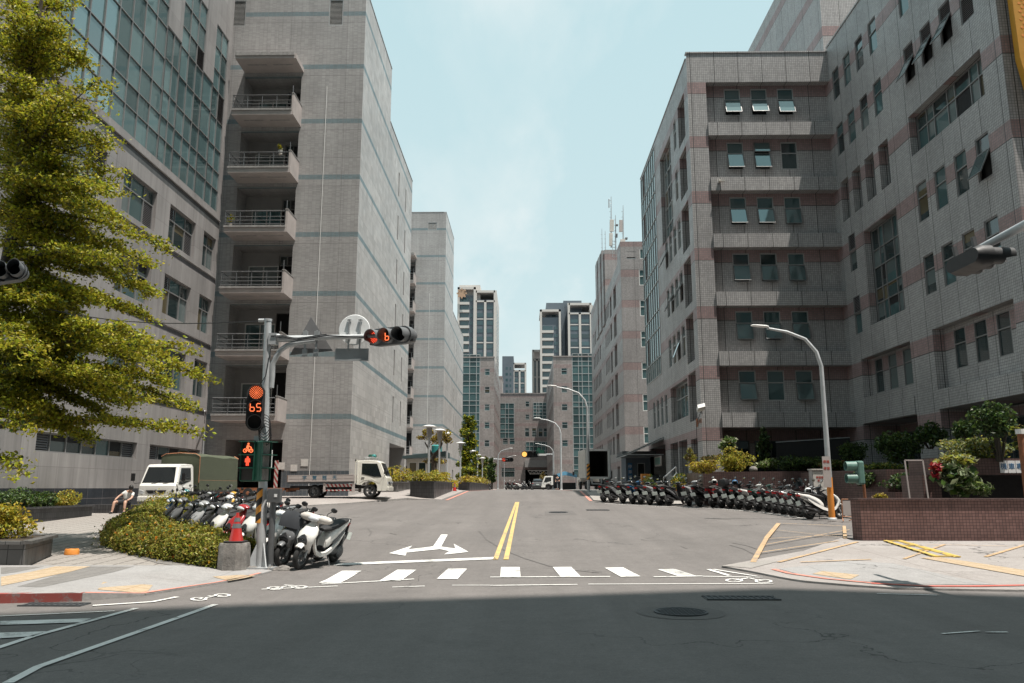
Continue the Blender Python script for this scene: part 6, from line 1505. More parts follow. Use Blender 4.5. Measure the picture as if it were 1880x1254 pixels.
# far signals and road sign
T = thing('traffic_light', 'far amber signal on an arm with green road signs', 'traffic light', (4.9, 140, 1.45), 'signals far up the street'); c = atY(968, 834, 140)
signal_head(T, c + Vector((.5, 0, 0)), (1, 0, 0), (0, -1, 0), False, 'add', r=.55, step=1.0, depth=.4, vis=.5)
a = MB(); a.tube([c + Vector((0, .3, 0)), (4.9, 140.3, c.z)], .1, 8); a.tube([(4.9, 140.3, 1.4), (4.9, 140.3, c.z + .4)], .13, 10); a.build('arm', 'galv', T)
for (x0, y0, x1, y1, m) in ((984, 826, 999, 832.5, 'green_signal'), (987, 833, 1003, 836.5, 'lamp_cap'), (986, 822, 992, 826, 'green_signal')):
    s = MB(); p, q = atY(x0, y1, 139.6), atY(x1, y0, 139.6); s.box(p.x, 139.6, p.z, q.x, 139.7, q.z); s.build('road_sign', m, T)
T = thing('traffic_light', 'far red signal on an arm over the left pavement', 'traffic light', (-6.5, 145, 1.45), 'signals far up the street'); c = atY(932, 844, 145)
signal_head(T, c, (1, 0, 0), (0, -1, 0), False, 'rdd', r=.35, step=.7, depth=.3, vis=.3); a = MB(); a.tube([c, (-6.5, 145.2, c.z + .2)], .09, 8); a.tube([(-6.5, 145.2, 1.4), (-6.5, 145.2, c.z + .5)], .12, 10); a.build('arm', 'galv', T)

# ------------------------------------------------------------------ planters and brick walls
def planter(name, poly, z0, z1, mat, label, cat='planter', soil=True, group=None):
    c = (sum(p[0] for p in poly) / len(poly), sum(p[1] for p in poly) / len(poly), z0); T = thing(name, label, cat, c, group)
    b = MB(); b.prism(poly, z0 - .2, z1); b.build('wall', mat, T)
    cp = MB(); k = 1.004
    n = len(poly)
    for i in range(n):
        a, d = Vector((*poly[i], 0)), Vector((*poly[(i + 1) % n], 0)); cp.bar(a + Vector((0, 0, z1 + .03)), d + Vector((0, 0, z1 + .03)), .2, .06)
    cp.build('coping', mat, T)
    if soil:
        s = MB(); s.add([(x, y, z1 + .045) for x, y in poly], [tuple(range(n))]); s.build('soil', 'soil', T)
    return T
planter('planter', [(-40, 16.0), (-9.85, 16.0), (-10.6, 18.2), (-40, 18.2)], .0, .56, 'tile_planter_light', 'low grey tiled planter at the near left corner of the walkway')
planter('planter', [(-17.9, 22.5), (-16.9, 22.5), (-16.75, 31.2), (-17.9, 31.2)], .3, .95, 'tile_planter', 'dark tiled planter running along the granite wall')
planter('planter', [(-6.6, 46.3), (-5.15, 45.6), (-5.1, 56.5), (-6.6, 56.8)], 1.0, 1.98, 'tile_planter', 'dark tiled planter with yellow shrubs in front of the guard hut')
planter('planter', [(-5.3, 64), (-4.4, 64), (-4.4, 104), (-5.3, 104)], 1.4, 2.05, 'tile_planter', 'long dark tiled planter beyond the mushroom lamp')
planter('planter', [(-9.9, 52), (-8.2, 52), (-8.2, 59), (-9.9, 59)], 1.2, 2.0, 'tile_planter_light', 'grey planter with yellow shrubs behind the flatbed cab')
fw0, fw1 = atY(1567, 995, 22.4), atY(1880, 915, 22.4)
T = thing('brick_wall', 'low dark red tiled wall in front of the garage ramp', 'wall', (12, 22.4, .24)); b = MB(); b.prism([(9.16, 22.4), (22, 22.2), (22, 22.75), (9.3, 22.95), (9.02, 22.7)], .0, 1.32); b.build('wall', 'tile_brick', T); b = MB(); b.prism([(9.1, 22.35), (22, 22.15), (22, 22.8), (9.25, 23.0), (8.97, 22.7)], 1.32, 1.37); b.build('coping', 'tile_brick_small', T)
T = thing('brick_wall', 'long dark red tiled planter wall behind the scooter row', 'wall', (13, 39, .9)); b = MB(); b.prism([(8.6, 39.2), (12.4, 38.2), (17.9, 37.6), (18.3, 38.), (18.3, 44.2), (8.8, 44.2)], .5, 2.42); b.build('wall', 'tile_brick_small', T); b = MB(); b.add([(8.6, 39.2, 2.425), (12.4, 38.2, 2.425), (17.9, 37.6, 2.425), (18.3, 38, 2.425), (18.3, 44.2, 2.425), (8.8, 44.2, 2.425)], [(0, 1, 2, 3, 4, 5)]); b.build('soil', 'soil', T)
T = thing('brick_wall', 'stepped dark red tiled planter wall behind the green signal box', 'wall', (13.5, 30, .6)); b = MB(); b.prism([(12.75, 34.0), (13.6, 30.6), (15.6, 30.2), (15.6, 37.2), (12.75, 37.6)], .4, 2.35); b.prism([(12.6, 30.9), (13.4, 29.6), (15.7, 29.2), (15.7, 30.19), (13.55, 30.55)], .3, 1.5); b.build('wall', 'tile_brick_small', T); b = MB(); b.add([(12.75, 34., 2.355), (13.6, 30.6, 2.355), (15.6, 30.2, 2.355), (15.6, 37.2, 2.355), (12.75, 37.6, 2.355)], [(0, 1, 2, 3, 4)]); b.build('soil', 'soil', T)
T = thing('garage_entrance', 'dark garage mouth under a red tiled lintel with blue on white signs', 'garage entrance', (16.5, 27, .6))
b = MB(); lz0, lz1 = 2.08, 2.62; b.box(13.4, 26.9, lz0, 24, 28.4, lz1); b.box(13.1, 26.9, .2, 13.7, 28.4, lz0); b.build('lintel', 'tile_brick_small', T)
b = MB(); b.box(13.71, 28.0, .0, 23.9, 28.3, 2.07); b.build('opening', 'dark_void', T)
for i, ch in enumerate('機車專用'):
    c = atY(1842.5 + 14.6 * i, 857, 26.88); s = MB(); s.obox(c, (.12, 0, 0), (0, .012, 0), (0, 0, .2)); so_ = s.build('sign_tile', 'text_white', T); text(ch, .22, 'blue_sign', so_, (c.x, c.y - .014, c.z), (R(90), 0, 0))
T = thing('cabinet', 'white electrical cabinet with small red text behind the scooters', 'electrical box', (12.1, 33.3, .7)); p, q = atY(1494, 915, 33.2), atY(1517, 863, 33.2)
b = MB(); b.box(p.x, 33.2, .6, q.x, 33.6, q.z); b.build('case', 'plaster_pink', T, bevel=.01); b = MB(); b.box(p.x - .03, 33.15, q.z, q.x + .03, 33.65, q.z + .05); b.build('lid', 'dirty_white', T)
b = MB(); b.box(p.x + .03, 33.185, .8, q.x - .03, 33.2, q.z - .06); dr_ = b.build('door', 'dirty_white', T); text('高壓電', .1, 'text_red', dr_, ((p.x + q.x) / 2, 33.18, q.z - .3), (R(90), 0, 0)); text('危險', .1, 'text_red', dr_, ((p.x + q.x) / 2, 33.18, q.z - .43), (R(90), 0, 0))
# green signal (seen from behind) on a thin post behind the low wall
c = atY(1572, 868, 23.6); T = thing('traffic_light', 'pale green pedestrian signal head seen from the side on a thin post', 'traffic light', (c.x + .12, 23.6, .3))
b = MB(); b.cyl((c.x + .24, 23.65, .2), (c.x + .2, 23.65, 2.2), .045, .04, 10); b.build('post', 'rust', T)
b = MB(); b.obox(c + Vector((.1, 0, 0)), (.1, 0, 0), (0, .14, 0), (0, 0, .34)); b.build('signal_head', 'green_signal_pale', T, bevel=.05)
for dz in (.19, -.16):
    v = MB(); A = [2 * math.pi * k / 20 for k in range(20)]; v.loft([[(c.x - .0, c.y + .14 * math.cos(a), c.z + dz + .14 * math.sin(a)) for a in A], [(c.x - .3, c.y + .135 * math.cos(a), c.z + dz + .135 * math.sin(a)) for a in A], [(c.x - .3, c.y + .12 * math.cos(a), c.z + dz + .12 * math.sin(a)) for a in A], [(c.x, c.y + .12 * math.cos(a), c.z + dz + .12 * math.sin(a)) for a in A]], cap=False); v.build('visor', 'green_signal_pale', T, smooth=True)
# A-frame barrier, steel frame, ramp plates, handrails
T = thing('barrier', 'small folding barrier with faded orange mesh beside the lamp base', 'barrier', (lp.x + .35, lp.y - .5, lp.z)); x, y, z = lp.x + .42, lp.y - .45, lp.z + .03
b = MB()
for s in (-1, 1): b.tube([(x + s * .2, y, z + .75), (x + s * .22, y, z + .1), (x + s * .3, y - .25, z)], .016, 6); b.tube([(x + s * .22, y, z + .1), (x + s * .1, y + .25, z)], .016, 6)
b.tube([(x - .2, y, z + .75), (x + .2, y, z + .75)], .016, 6); b.tube([(x - .22, y, z + .15), (x + .22, y, z + .15)], .016, 6); b.build('frame', 'canvas_trim', T)
b = MB(); b.box(x - .18, y - .01, z + .2, x + .18, y + .01, z + .7); b.build('panel', 'plaster_pink', T)
T = thing('steel_frame', 'thin pinkish steel gate frame standing behind the low wall', 'frame', (12.6, 25, .3)); p, q = atY(1661, 845, 25), atY(1694, 845, 25)
b = MB(); b.bar(p, (p.x + .1, 25, .3), .035); b.bar(q, (q.x + .12, 25, .3), .035); b.bar(p, q, .035); b.build('frame', 'plaster_pink', T)
T = thing('ramp_plate', 'yellow and black striped curb ramp on the right forecourt', 'ramp', G(1690, 1012)); b = MB(); b2m = MB()
a0, a1, d0, d1 = [Vector((*G(*p)[:2], 0)) for p in ((1622, 997), (1715, 1027), (1655, 996), (1765, 1027))]
def zz_(v, h): return Vector((v.x, v.y, gz(v.y) + h))
b.loft([[zz_(a0, .045), zz_(a1, .045), zz_(a1, .075), zz_(a0, .075)], [zz_(a0.lerp(d0, .25), .045), zz_(a1.lerp(d1, .25), .045), zz_(a1.lerp(d1, .2), .075), zz_(a0.lerp(d0, .2), .075)]]); b.loft([[zz_(a0.lerp(d0, .75), .045), zz_(a1.lerp(d1, .75), .045), zz_(a1.lerp(d1, .82), .07), zz_(a0.lerp(d0, .82), .07)], [zz_(d0, .045), zz_(d1, .045), zz_(d1, .065), zz_(d0, .065)]])
for t in (0.02, .35, .62, .97):
    m0, m1 = a0.lerp(a1, t), d0.lerp(d1, t); b.bar(zz_(m0.lerp(m1, .2), .058), zz_(m0.lerp(m1, .8), .058), .06, .025)
for i in range(7):
    t0, t1 = .06 + i * .13, .11 + i * .13; m0, m1 = a0.lerp(a1, t0), a0.lerp(a1, t1); o_ = Vector((-.01, -.012, 0)); b2m.quad(zz_(m0 + o_, .05), zz_(m1 + o_, .05), zz_(m1 + o_, .072), zz_(m0 + o_, .072))
b.build('plate', 'mark_bright', T); b2m.build('stripe', 'black_matte', T)
T = thing('handrail', 'two slanting steel handrails on the steps beside the booth', 'handrail', (8, 46, 1.0)); b = MB()
for a, c_ in (((1218, 878), (1241, 857)), ((1229, 884), (1243, 868))):
    p, q = atY(*a, 46.), atY(*c_, 46.); b.tube([p, q], .035, 8); b.cyl(p, (p.x, p.y, .9), .03, .03, 8); b.cyl(q, (q.x, q.y, 1.), .03, .03, 8)
b.build('rail', 'steel_bright', T)
# booths, awning, shade net
T = thing('guard_hut', 'dark panelled booth with a blue vertical sign under the awning', 'booth', (9, 64, 1.45)); p, q = atY(1150, 890, 64), atY(1200, 836, 64)
b = MB(); hp = PL('F', 64.); hops = [(p.x + .9, 2.5, p.x + 1.5, 3.6, .1)]; facade(b, hp, p.x, 1.3, q.x, q.z, hops); facade(b, PL('R', p.x), -67, 1.3, -64, q.z); b.build('wall', 'tower_dark_haze', T); window(T, hp, *hops[0][:4], .05, (1,), (('g', 1),), 'frame_light', .05)
b = MB(); b.box(p.x - .35, 63.3, q.z, q.x + .1, 67, q.z + .3); b.build('roof', 'steel_dark', T)
b = MB(); b.box(p.x + .15, 63.93, 1.6, p.x + .48, 63.98, 3.6); sg = b.build('sign', 'blue_sign', T)
for i, ch in enumerate('停車場'): text(ch, .3, 'text_white', sg, (p.x + .315, 63.925, 3.3 - i * .42), (R(90), 0, 0))
T = thing('awning', 'translucent tilted awning over the side entrance', 'awning', (8.5, 62, 5)); b = MB(); a, c_ = atY(1160, 815, 58), atY(1198, 793, 61)
b.loft([[(7.2, 57.5, 4.0), (9.9, 57.5, 5.2), (9.9, 57.5, 5.25), (7.2, 57.5, 4.05)], [(7.2, 63.5, 4.0), (9.9, 63.5, 5.2), (9.9, 63.5, 5.25), (7.2, 63.5, 4.05)]]); b.build('sheet', 'glass_blind', T); b = MB()
for y in (57.5, 60.5, 63.5): b.bar((7.2, y, 3.95), (9.9, y, 5.15), .07); b.bar((7.3, y, 4.0), (9.9, y, 4.0), .05)
b.bar((7.25, 57.5, 3.98), (7.25, 63.5, 3.98), .08); b.build('frame', 'steel_grey', T)
T = thing('signboard', 'pale framed signboard hanging below the awning', 'sign', (9.5, 57.6, 3.8)); b = MB(); b.obox((9.6, 58.3, 3.55), (.04, 0, 0), (0, 1.3, 0), (0, 0, .34)); b.build('board', 'plaster_pink', T); b = MB(); b.obox((9.55, 58.3, 3.55), (.01, 0, 0), (0, 1.15, 0), (0, 0, .25)); b.build('panel', 'green_signal_pale', T)
T = thing('shade_backing', 'dark shade net that stands for ground floor darkness under a pale top edge', 'shade net', (15, 43.2, 2.4)); a, c_ = atY(1424, 812, 43.2), atY(1560, 803, 43.2)
b = MB(); b.loft([[(a.x, 43.2, 2.4), (a.x, 43.2, a.z), (a.x, 43.24, a.z), (a.x, 43.24, 2.4)], [(c_.x, 43.2, 2.4), (c_.x, 43.2, c_.z), (c_.x, 43.24, c_.z), (c_.x, 43.24, 2.4)]]); b.build('backing', 'black_matte', T); b = MB(); b.bar(a, c_, .05); b.build('rail', 'steel_grey', T)  # black sheet stands in for the unlit ground floor below the rail
T = thing('guard_hut', 'small white guard hut with a dark green roof behind the planter', 'booth', (-8.2, 61, 1.45)); p, q = atY(746, 893, 60), atY(787, 845, 60); hp = PL('F', 60.); x0, x1 = p.x, p.x + 2.6
ho = [(x0 + .15, 2.65, x0 + .75, 3.55, .08), (x0 + .85, 2.65, x0 + 1.45, 3.55, .08), (x0 + 1.55, 2.65, x0 + 2.3, 3.55, .08)]; b = MB(); facade(b, hp, x0, 1.3, x1, 3.8, ho); facade(b, PL('L', x1), 60, 1.3, 63, 3.8); facade(b, PL('R', x0), -63, 1.3, -60, 3.8); b.build('wall', 'dirty_white', T)
window(T, hp, *ho[0][:4], .04, (1,), (('g', 1),), 'frame_white', .05, gl=3); window(T, hp, *ho[1][:4], .04, (1,), (('g', 1),), 'frame_white', .05, gl=0); window(T, hp, *ho[2][:4], .04, (1, 1), (('gg', 1),), 'frame_white', .05, gl=1)
b = MB(); b.loft([[(x0 - .3, 59.6, 3.8), (x1 + .3, 59.6, 3.95), (x1 + .3, 59.6, 4.35), (x0 - .3, 59.6, 4.0)], [(x0 - .3, 63.3, 3.8), (x1 + .3, 63.3, 3.95), (x1 + .3, 63.3, 4.35), (x0 - .3, 63.3, 4.0)]]); b.build('roof', 'roof_green', T); b = MB(); b.box(x0 + .1, 59.96, 1.5, x0 + 1.4, 60, 2.55); b.build('door_panel', 'lamp_cap', T)
tk = MB(); tk.lathe((x0 + 2.1, 61, 4.2), (0, 0, 1), [(0, .4), (.6, .4), (.68, .3)], 14); tag(tk.build('water_tank', 'teal_thing', org=(x0 + 2.1, 61, 4.2), smooth=True), 'round teal tank on the guard hut roof', 'tank')
# far stall
T = thing('market_stall', 'dark food stall under a blue tarpaulin roof beside the lamp', 'stall', (4.5, 100, 1.43)); b = MB(); b.loft([[(3.9, 99, 3.35), (4.9, 99, 3.65), (6.3, 99, 3.2), (6.3, 99, 3.15), (4.9, 99, 3.6), (3.9, 99, 3.3)], [(3.9, 102, 3.35), (4.9, 102, 3.7), (6.3, 102, 3.2), (6.3, 102, 3.15), (4.9, 102, 3.6), (3.9, 102, 3.3)]]); b.build('roof', 'blue_tarp', T); b = MB(); b.loft([[(3.9, 98.98, 3.36), (4.9, 98.98, 3.66), (6.3, 98.98, 3.22), (6.35, 98.98, 2.9), (4.9, 98.98, 3.2), (3.85, 98.98, 3.0)], [(3.9, 98.95, 3.36), (4.9, 98.95, 3.66), (6.3, 98.95, 3.22), (6.35, 98.9, 2.9), (4.9, 98.9, 3.2), (3.85, 98.9, 3.0)]]); b.build('valance', 'blue_tarp', T)
b = MB(); b.box(3.9, 99.8, 1.4, 6.2, 101.8, 2.3); b.box(3.5, 100.8, 1.6, 4.4, 101.8, 3.3); b.build('counter', 'black_matte', T); b = MB()
for x in (3.95, 6.2): b.cyl((x, 99.1, 1.4), (x, 99.1, 3.3), .04, .04, 8)
b.build('post', 'steel_grey', T)
# pots and steps clutter by the booth
def pot(x, y, z, r, h, mat, label, lm, n, spread, lh):
    T = thing('potted_plant', label, 'potted plant', (x, y, z), 'potted plants by the steps'); b = MB(); b.lathe((x, y, z), (0, 0, 1), [(0, r * .65), (h * .85, r), (h * .86, r * 1.12), (h, r * 1.12), (h, r * .9), (h * .9, r * .85)], 16); b.build('pot', mat, T, smooth=True)
    P = clumps((x, y, z + h + lh * .5), (spread, spread, lh * .6), 8, n, .5); leaves('foliage', P, .11, lm, T, up=.2, asp=.3)
p = G(1256, 921); pot(p.x, p.y + 1., gz(p.y + 1) + .05, .24, .75, 'pot_red', 'tall red flower pot with a yellow plant in the scooter gap', ['leaf_yellow', 'leaf_mid'], 260, .5, .7)
pot(8.3, 43.6, gz(43.6) + .05, .25, .5, 'concrete_old', 'grey pot with spiky plant behind the scooters', ['leaf_mid', 'leaf_yellow'], 200, .35, .6)
pot(7.2, 46.5, 1.1, .3, .5, 'pot_red', 'low terracotta pot with dark plant under the handrail', ['leaf_mid'], 200, .5, .7)
b = MB(); p = atY(1187, 870, 55); b.box(7.9, 55, 1.4, 8.5, 55.5, 2.6); b.box(8.6, 55.3, 1.4, 9.2, 55.7, 2.2); tag(b.build('barrier_stack', 'orange_paint', org=(8.5, 55, 1.4)), 'orange plastic barriers stacked under the awning', 'barriers')

# ------------------------------------------------------------------ people
def figure(T, joints, edges, radii, mat, name):
    me = bpy.data.meshes.new(name); me.from_pydata([tuple(j) for j in joints], edges, []); me.materials.append(M[mat]); o = bpy.data.objects.new(name, me); COL.objects.link(o); o.parent = T
    sk = o.modifiers.new('Skin', 'SKIN'); sk.use_smooth_shade = True
    for i, r in enumerate(radii): me.skin_vertices[0].data[i].radius = (r, r)
    me.skin_vertices[0].data[0].use_root = True
    sb = o.modifiers.new('Subdivision', 'SUBSURF'); sb.levels = 1; sb.render_levels = 2; return o
def face_hair(T, c, f, hairmat='hair'):
    f = Vector(f).normalized(); u = Vector((-f.y, f.x, 0)); h = MB(); h.ell(Vector(c) + Vector((0, 0, .03)) - f * .02, .092, .092, .105, 14, 8)
    h.build('hair', hairmat, T, smooth=True); e = MB()
    for s in (-1, 1): e.ell(Vector(c) + f * .082 + u * (s * .03) + Vector((0, 0, -.01)), .01, .01, .008, 8, 4)
    e.ell(Vector(c) + f * .09 + Vector((0, 0, -.06)), .015, .022, .006, 8, 4); e.build('face_features', 'cloth_dark', T)
def seated_person():
    z = gz(32.4) + .07; X, Y = -16.35, 32.9; T = local('person', 'person in dark shorts slumped on the stone ledge behind the hedge', 'person', (X, Y, z))
    J = [(0, 0, .42), (.05, .02, .62), (.12, .02, .80), (.2, -.03, .90), (.25, -.1, .97), (-.12, -.0, .42), (-.22, -.42, .46), (-.24, -.5, .06), (-.3, -.62, .03), (.12, 0, .42), (.22, -.42, .46), (.24, -.48, .06), (.26, -.62, .03), (.02, -.02, .84), (-.16, -.2, .68), (-.22, -.4, .52), (.3, .02, .78), (.34, -.16, .6), (.26, -.38, .5)]
    Eg = [(0, 1), (1, 2), (2, 3), (3, 4), (0, 5), (5, 6), (6, 7), (7, 8), (0, 9), (9, 10), (10, 11), (11, 12), (2, 13), (13, 14), (14, 15), (2, 16), (16, 17), (17, 18)]
    figure(T, J, Eg, [.13, .13, .13, .05, .095, .1, .065, .045, .035, .1, .065, .045, .035, .06, .042, .03, .06, .042, .03], 'skin', 'body')
    figure(T, [(0, 0, .42), (-.12, -.0, .42), (-.21, -.34, .455), (.12, 0, .42), (.21, -.34, .455)], [(0, 1), (1, 2), (0, 3), (3, 4)], [.15, .12, .092, .12, .092], 'cloth_dark', 'shorts')
    figure(T, [(.02, .01, .48), (.05, .02, .62), (.12, .02, .80), (.02, -.02, .84), (-.1, -.13, .74), (.3, .02, .78), (.33, -.1, .67)], [(0, 1), (1, 2), (2, 3), (3, 4), (2, 5), (5, 6)], [.145, .15, .14, .075, .06, .075, .06], 'cloth_white', 'shirt')
    for s in (-1, 1): b = MB(); b.ell((s * .26, -.58, .04), .05, .13, .045, 12, 6); b.build('shoe', 'black_matte', T, smooth=True)
    face_hair(T, (.26, -.11, 1.0), (.1, -1, 0))
    b = MB(); b.box(-17.9, 32.75, z - .3, -15.6, 33.4, z + .34); tag(b.build('stone_ledge', 'tile_planter', org=(-17, 33, z)), 'low dark stone ledge the seated person rests on', 'ledge')
seated_person()
def standing_person(x, y, label, shirt, h=1.0):
    z = gz(y) + .04; T = local('person', label, 'person', (x, y, z))
    J = [(0, 0, .95), (0, 0, 1.15), (0, 0, 1.36), (0, -.01, 1.48), (0, -.02, 1.62), (-.1, 0, .9), (-.11, -.02, .5), (-.11, .02, .09), (-.11, -.12, .04), (.1, 0, .9), (.11, .0, .5), (.11, .04, .09), (.11, -.1, .04), (-.19, 0, 1.38), (-.24, .03, 1.1), (-.22, -.12, .88), (.19, 0, 1.38), (.24, .03, 1.1), (.2, -.16, .95)]
    Eg = [(0, 1), (1, 2), (2, 3), (3, 4), (0, 5), (5, 6), (6, 7), (7, 8), (0, 9), (9, 10), (10, 11), (11, 12), (2, 13), (13, 14), (14, 15), (2, 16), (16, 17), (17, 18)]
    figure(T, J, Eg, [.13, .125, .14, .05, .1, .09, .06, .045, .04, .09, .06, .045, .04, .06, .042, .035, .06, .042, .035], 'skin', 'body')
    figure(T, [(0, 0, .95), (-.1, 0, .9), (-.11, -.02, .5), (-.11, .01, .14), (.1, 0, .9), (.11, 0, .5), (.11, .03, .14)], [(0, 1), (1, 2), (2, 3), (0, 4), (4, 5), (5, 6)], [.15, .11, .08, .06, .11, .08, .06], 'cloth_dark', 'trousers')
    figure(T, [(0, 0, .98), (0, 0, 1.15), (0, 0, 1.36), (-.19, 0, 1.38), (-.23, .02, 1.2), (.19, 0, 1.38), (.23, .02, 1.2)], [(0, 1), (1, 2), (2, 3), (3, 4), (2, 5), (5, 6)], [.145, .14, .15, .075, .06, .075, .06], shirt, 'shirt'); face_hair(T, (0, -.02, 1.63), (0, -1, 0))
standing_person((1023 - 964) / 1487 * 97, 97, 'person in dark clothes standing at the far food stall', 'cloth_dark')
# ------------------------------------------------------------------ plants
def big_tree():
    base = Vector((-13.75, 20.2, gz(20.2) + .05)); T = thing('shade_tree', 'tall yellow green tree with layered sprays of small leaves at the left edge', 'tree', base)
    tr = MB(); pts = [base, base + Vector((.05, .05, 3)), base + Vector((-.1, 0, 6)), base + Vector((.05, .1, 9)), base + Vector((-.05, 0, 12)), base + Vector((.1, 0, 15))]; tr.tube(pts, [.26, .2, .17, .13, .09, .05], 12); tr.build('trunk', 'bark', T, smooth=True)
    def trunk(z):
        z = min(max(z, 1.5), 15); k = (z - base.z) / 3; i = min(int(k), 4); return pts[i].lerp(pts[i + 1], min(k - i, 1))
    tips = [(95, 15), (60, 70), (20, 30), (145, 112), (175, 150), (110, 185), (200, 262), (205, 312), (125, 335), (205, 352), (210, 398), (140, 430), (298, 452), (200, 478), (282, 540), (255, 575), (170, 555), (325, 640), (368, 690), (285, 672), (200, 690), (345, 742), (348, 792), (255, 735), (185, 765), (120, 790), (70, 770), (150, 800), (45, 872), (60, 240), (40, 400), (60, 500), (90, 600), (50, 690), (120, 650), (240, 610), (150, 500), (90, 290), (230, 500), (30, 120), (265, 480), (20, 190), (15, 300), (30, 450), (20, 560), (40, 640), (10, 730), (70, 330), (110, 470), (90, 550), (60, 200), (100, 720), (160, 640), (130, 600), (180, 400), (90, 60), (10, 80), (140, 210), (215, 640), (170, 720), (60, 420), (150, 250), (100, 130), (300, 700)]
    tips += [(30, 10), (75, 35), (40, 90), (90, 105), (25, 150), (70, 170), (35, 215), (100, 225), (20, 265), (80, 320), (40, 350), (130, 380), (60, 395), (25, 420), (110, 445), (170, 470), (55, 540), (130, 560), (30, 610), (85, 655), (140, 690), (50, 745), (110, 770), (15, 780), (220, 740)]
    P = []; lim = MB()
    for i, (px, py) in enumerate(tips):
        Y = 20.2 + rnd.uniform(-2.6, 2.4); tip = atY(px, py, Y); o = trunk(tip.z + (rnd.uniform(-1.4, -.2) if py < 330 else rnd.uniform(.1, 1.5))); 
        small = (px, py) == (45, 872)
        mid = o.lerp(tip, .5) + Vector((0, rnd.uniform(-.4, .4), rnd.uniform(.1, .7))); L = (tip - o).length
        cur = [o * ((1 - t) ** 2) + mid * (2 * t * (1 - t)) + tip * t * t for t in [k / 9 for k in range(10)]]
        lim.tube(cur, [max(.014, .06 * (1 - k / 9.)) for k in range(10)], 6)
        n = 34
        for k in range(n):
            t = .22 + .78 * (k / (n - 1)); a = cur[min(int(t * 9), 8)].lerp(cur[min(int(t * 9) + 1, 9)], t * 9 - min(int(t * 9), 8))
            d = (tip - o).normalized(); sd_ = Vector((-d.y, d.x, 0)) * rnd.choice((-1, 1)); tw = (d * rnd.uniform(.1, .8) + sd_ * rnd.uniform(.2, 1.)).normalized() * rnd.uniform(.3, 1.25) * (.5 if small else 1) * (1.1 - .62 * t)
            e = a + tw + Vector((0, 0, rnd.gauss(-.04, .09)))
            if k % 2 == 0: lim.tube([a, e], [.014, .005], 4)
            m = rnd.choice((8, 30, 46, 62)) + (26 if py > 520 else 0) if not small else 12
            for q in range(m):
                f = rnd.uniform(.15, 1.08); w = a.lerp(e, f); P.append((w.x + rnd.gauss(0, .12), w.y + rnd.gauss(0, .14), w.z + rnd.gauss(.02, .06)))
    lim.build('limb', 'bark', T, smooth=True)['kind'] = 'stuff'
    leaves('crown', P, .052, ['leaf_bright', 'leaf_mid'], T, up=.55, asp=.55, mats_p=[.9, .1])
big_tree()
def bush(name, label, cat, c, rad, n, size, mats, mp=None, k=14, up=.4, asp=.55, group=None, zmin=None, stem=True, rs=.45, flowers=None, trunk=None):
    T = thing(name, label, cat, (c[0], c[1], c[2] - rad[2]), group)
    P = clumps(c, rad, k, n, rs, zmin); leaves('foliage' if not trunk else 'crown', P, size, mats, T, up=up, asp=asp, mats_p=mp)
    s = MB(); rr = np.array(rad)
    for i in range(7):
        a = rnd.uniform(0, 6.28); e = Vector((c[0] + rad[0] * .6 * math.cos(a), c[1] + rad[1] * .6 * math.sin(a), c[2] + rad[2] * rnd.uniform(-.2, .5)))
        s.tube([(c[0] + rad[0] * .1 * math.cos(a), c[1] + rad[1] * .1 * math.sin(a), (trunk or c[2] - rad[2])), e], [max(.015, rad[0] * .05), .008], 5)
    if trunk: s.tube([(c[0], c[1], trunk - (c[2] - trunk) * .0), (c[0], c[1], c[2])], [.1, .05], 8)
    s.build('stem' if not trunk else 'trunk', 'bark', T)
    if flowers: leaves('flower', clumps(c, [q * 1.04 for q in rad], k, flowers[1], rs, zmin), flowers[2], flowers[0], T, up=.4, asp=.8)
    return T
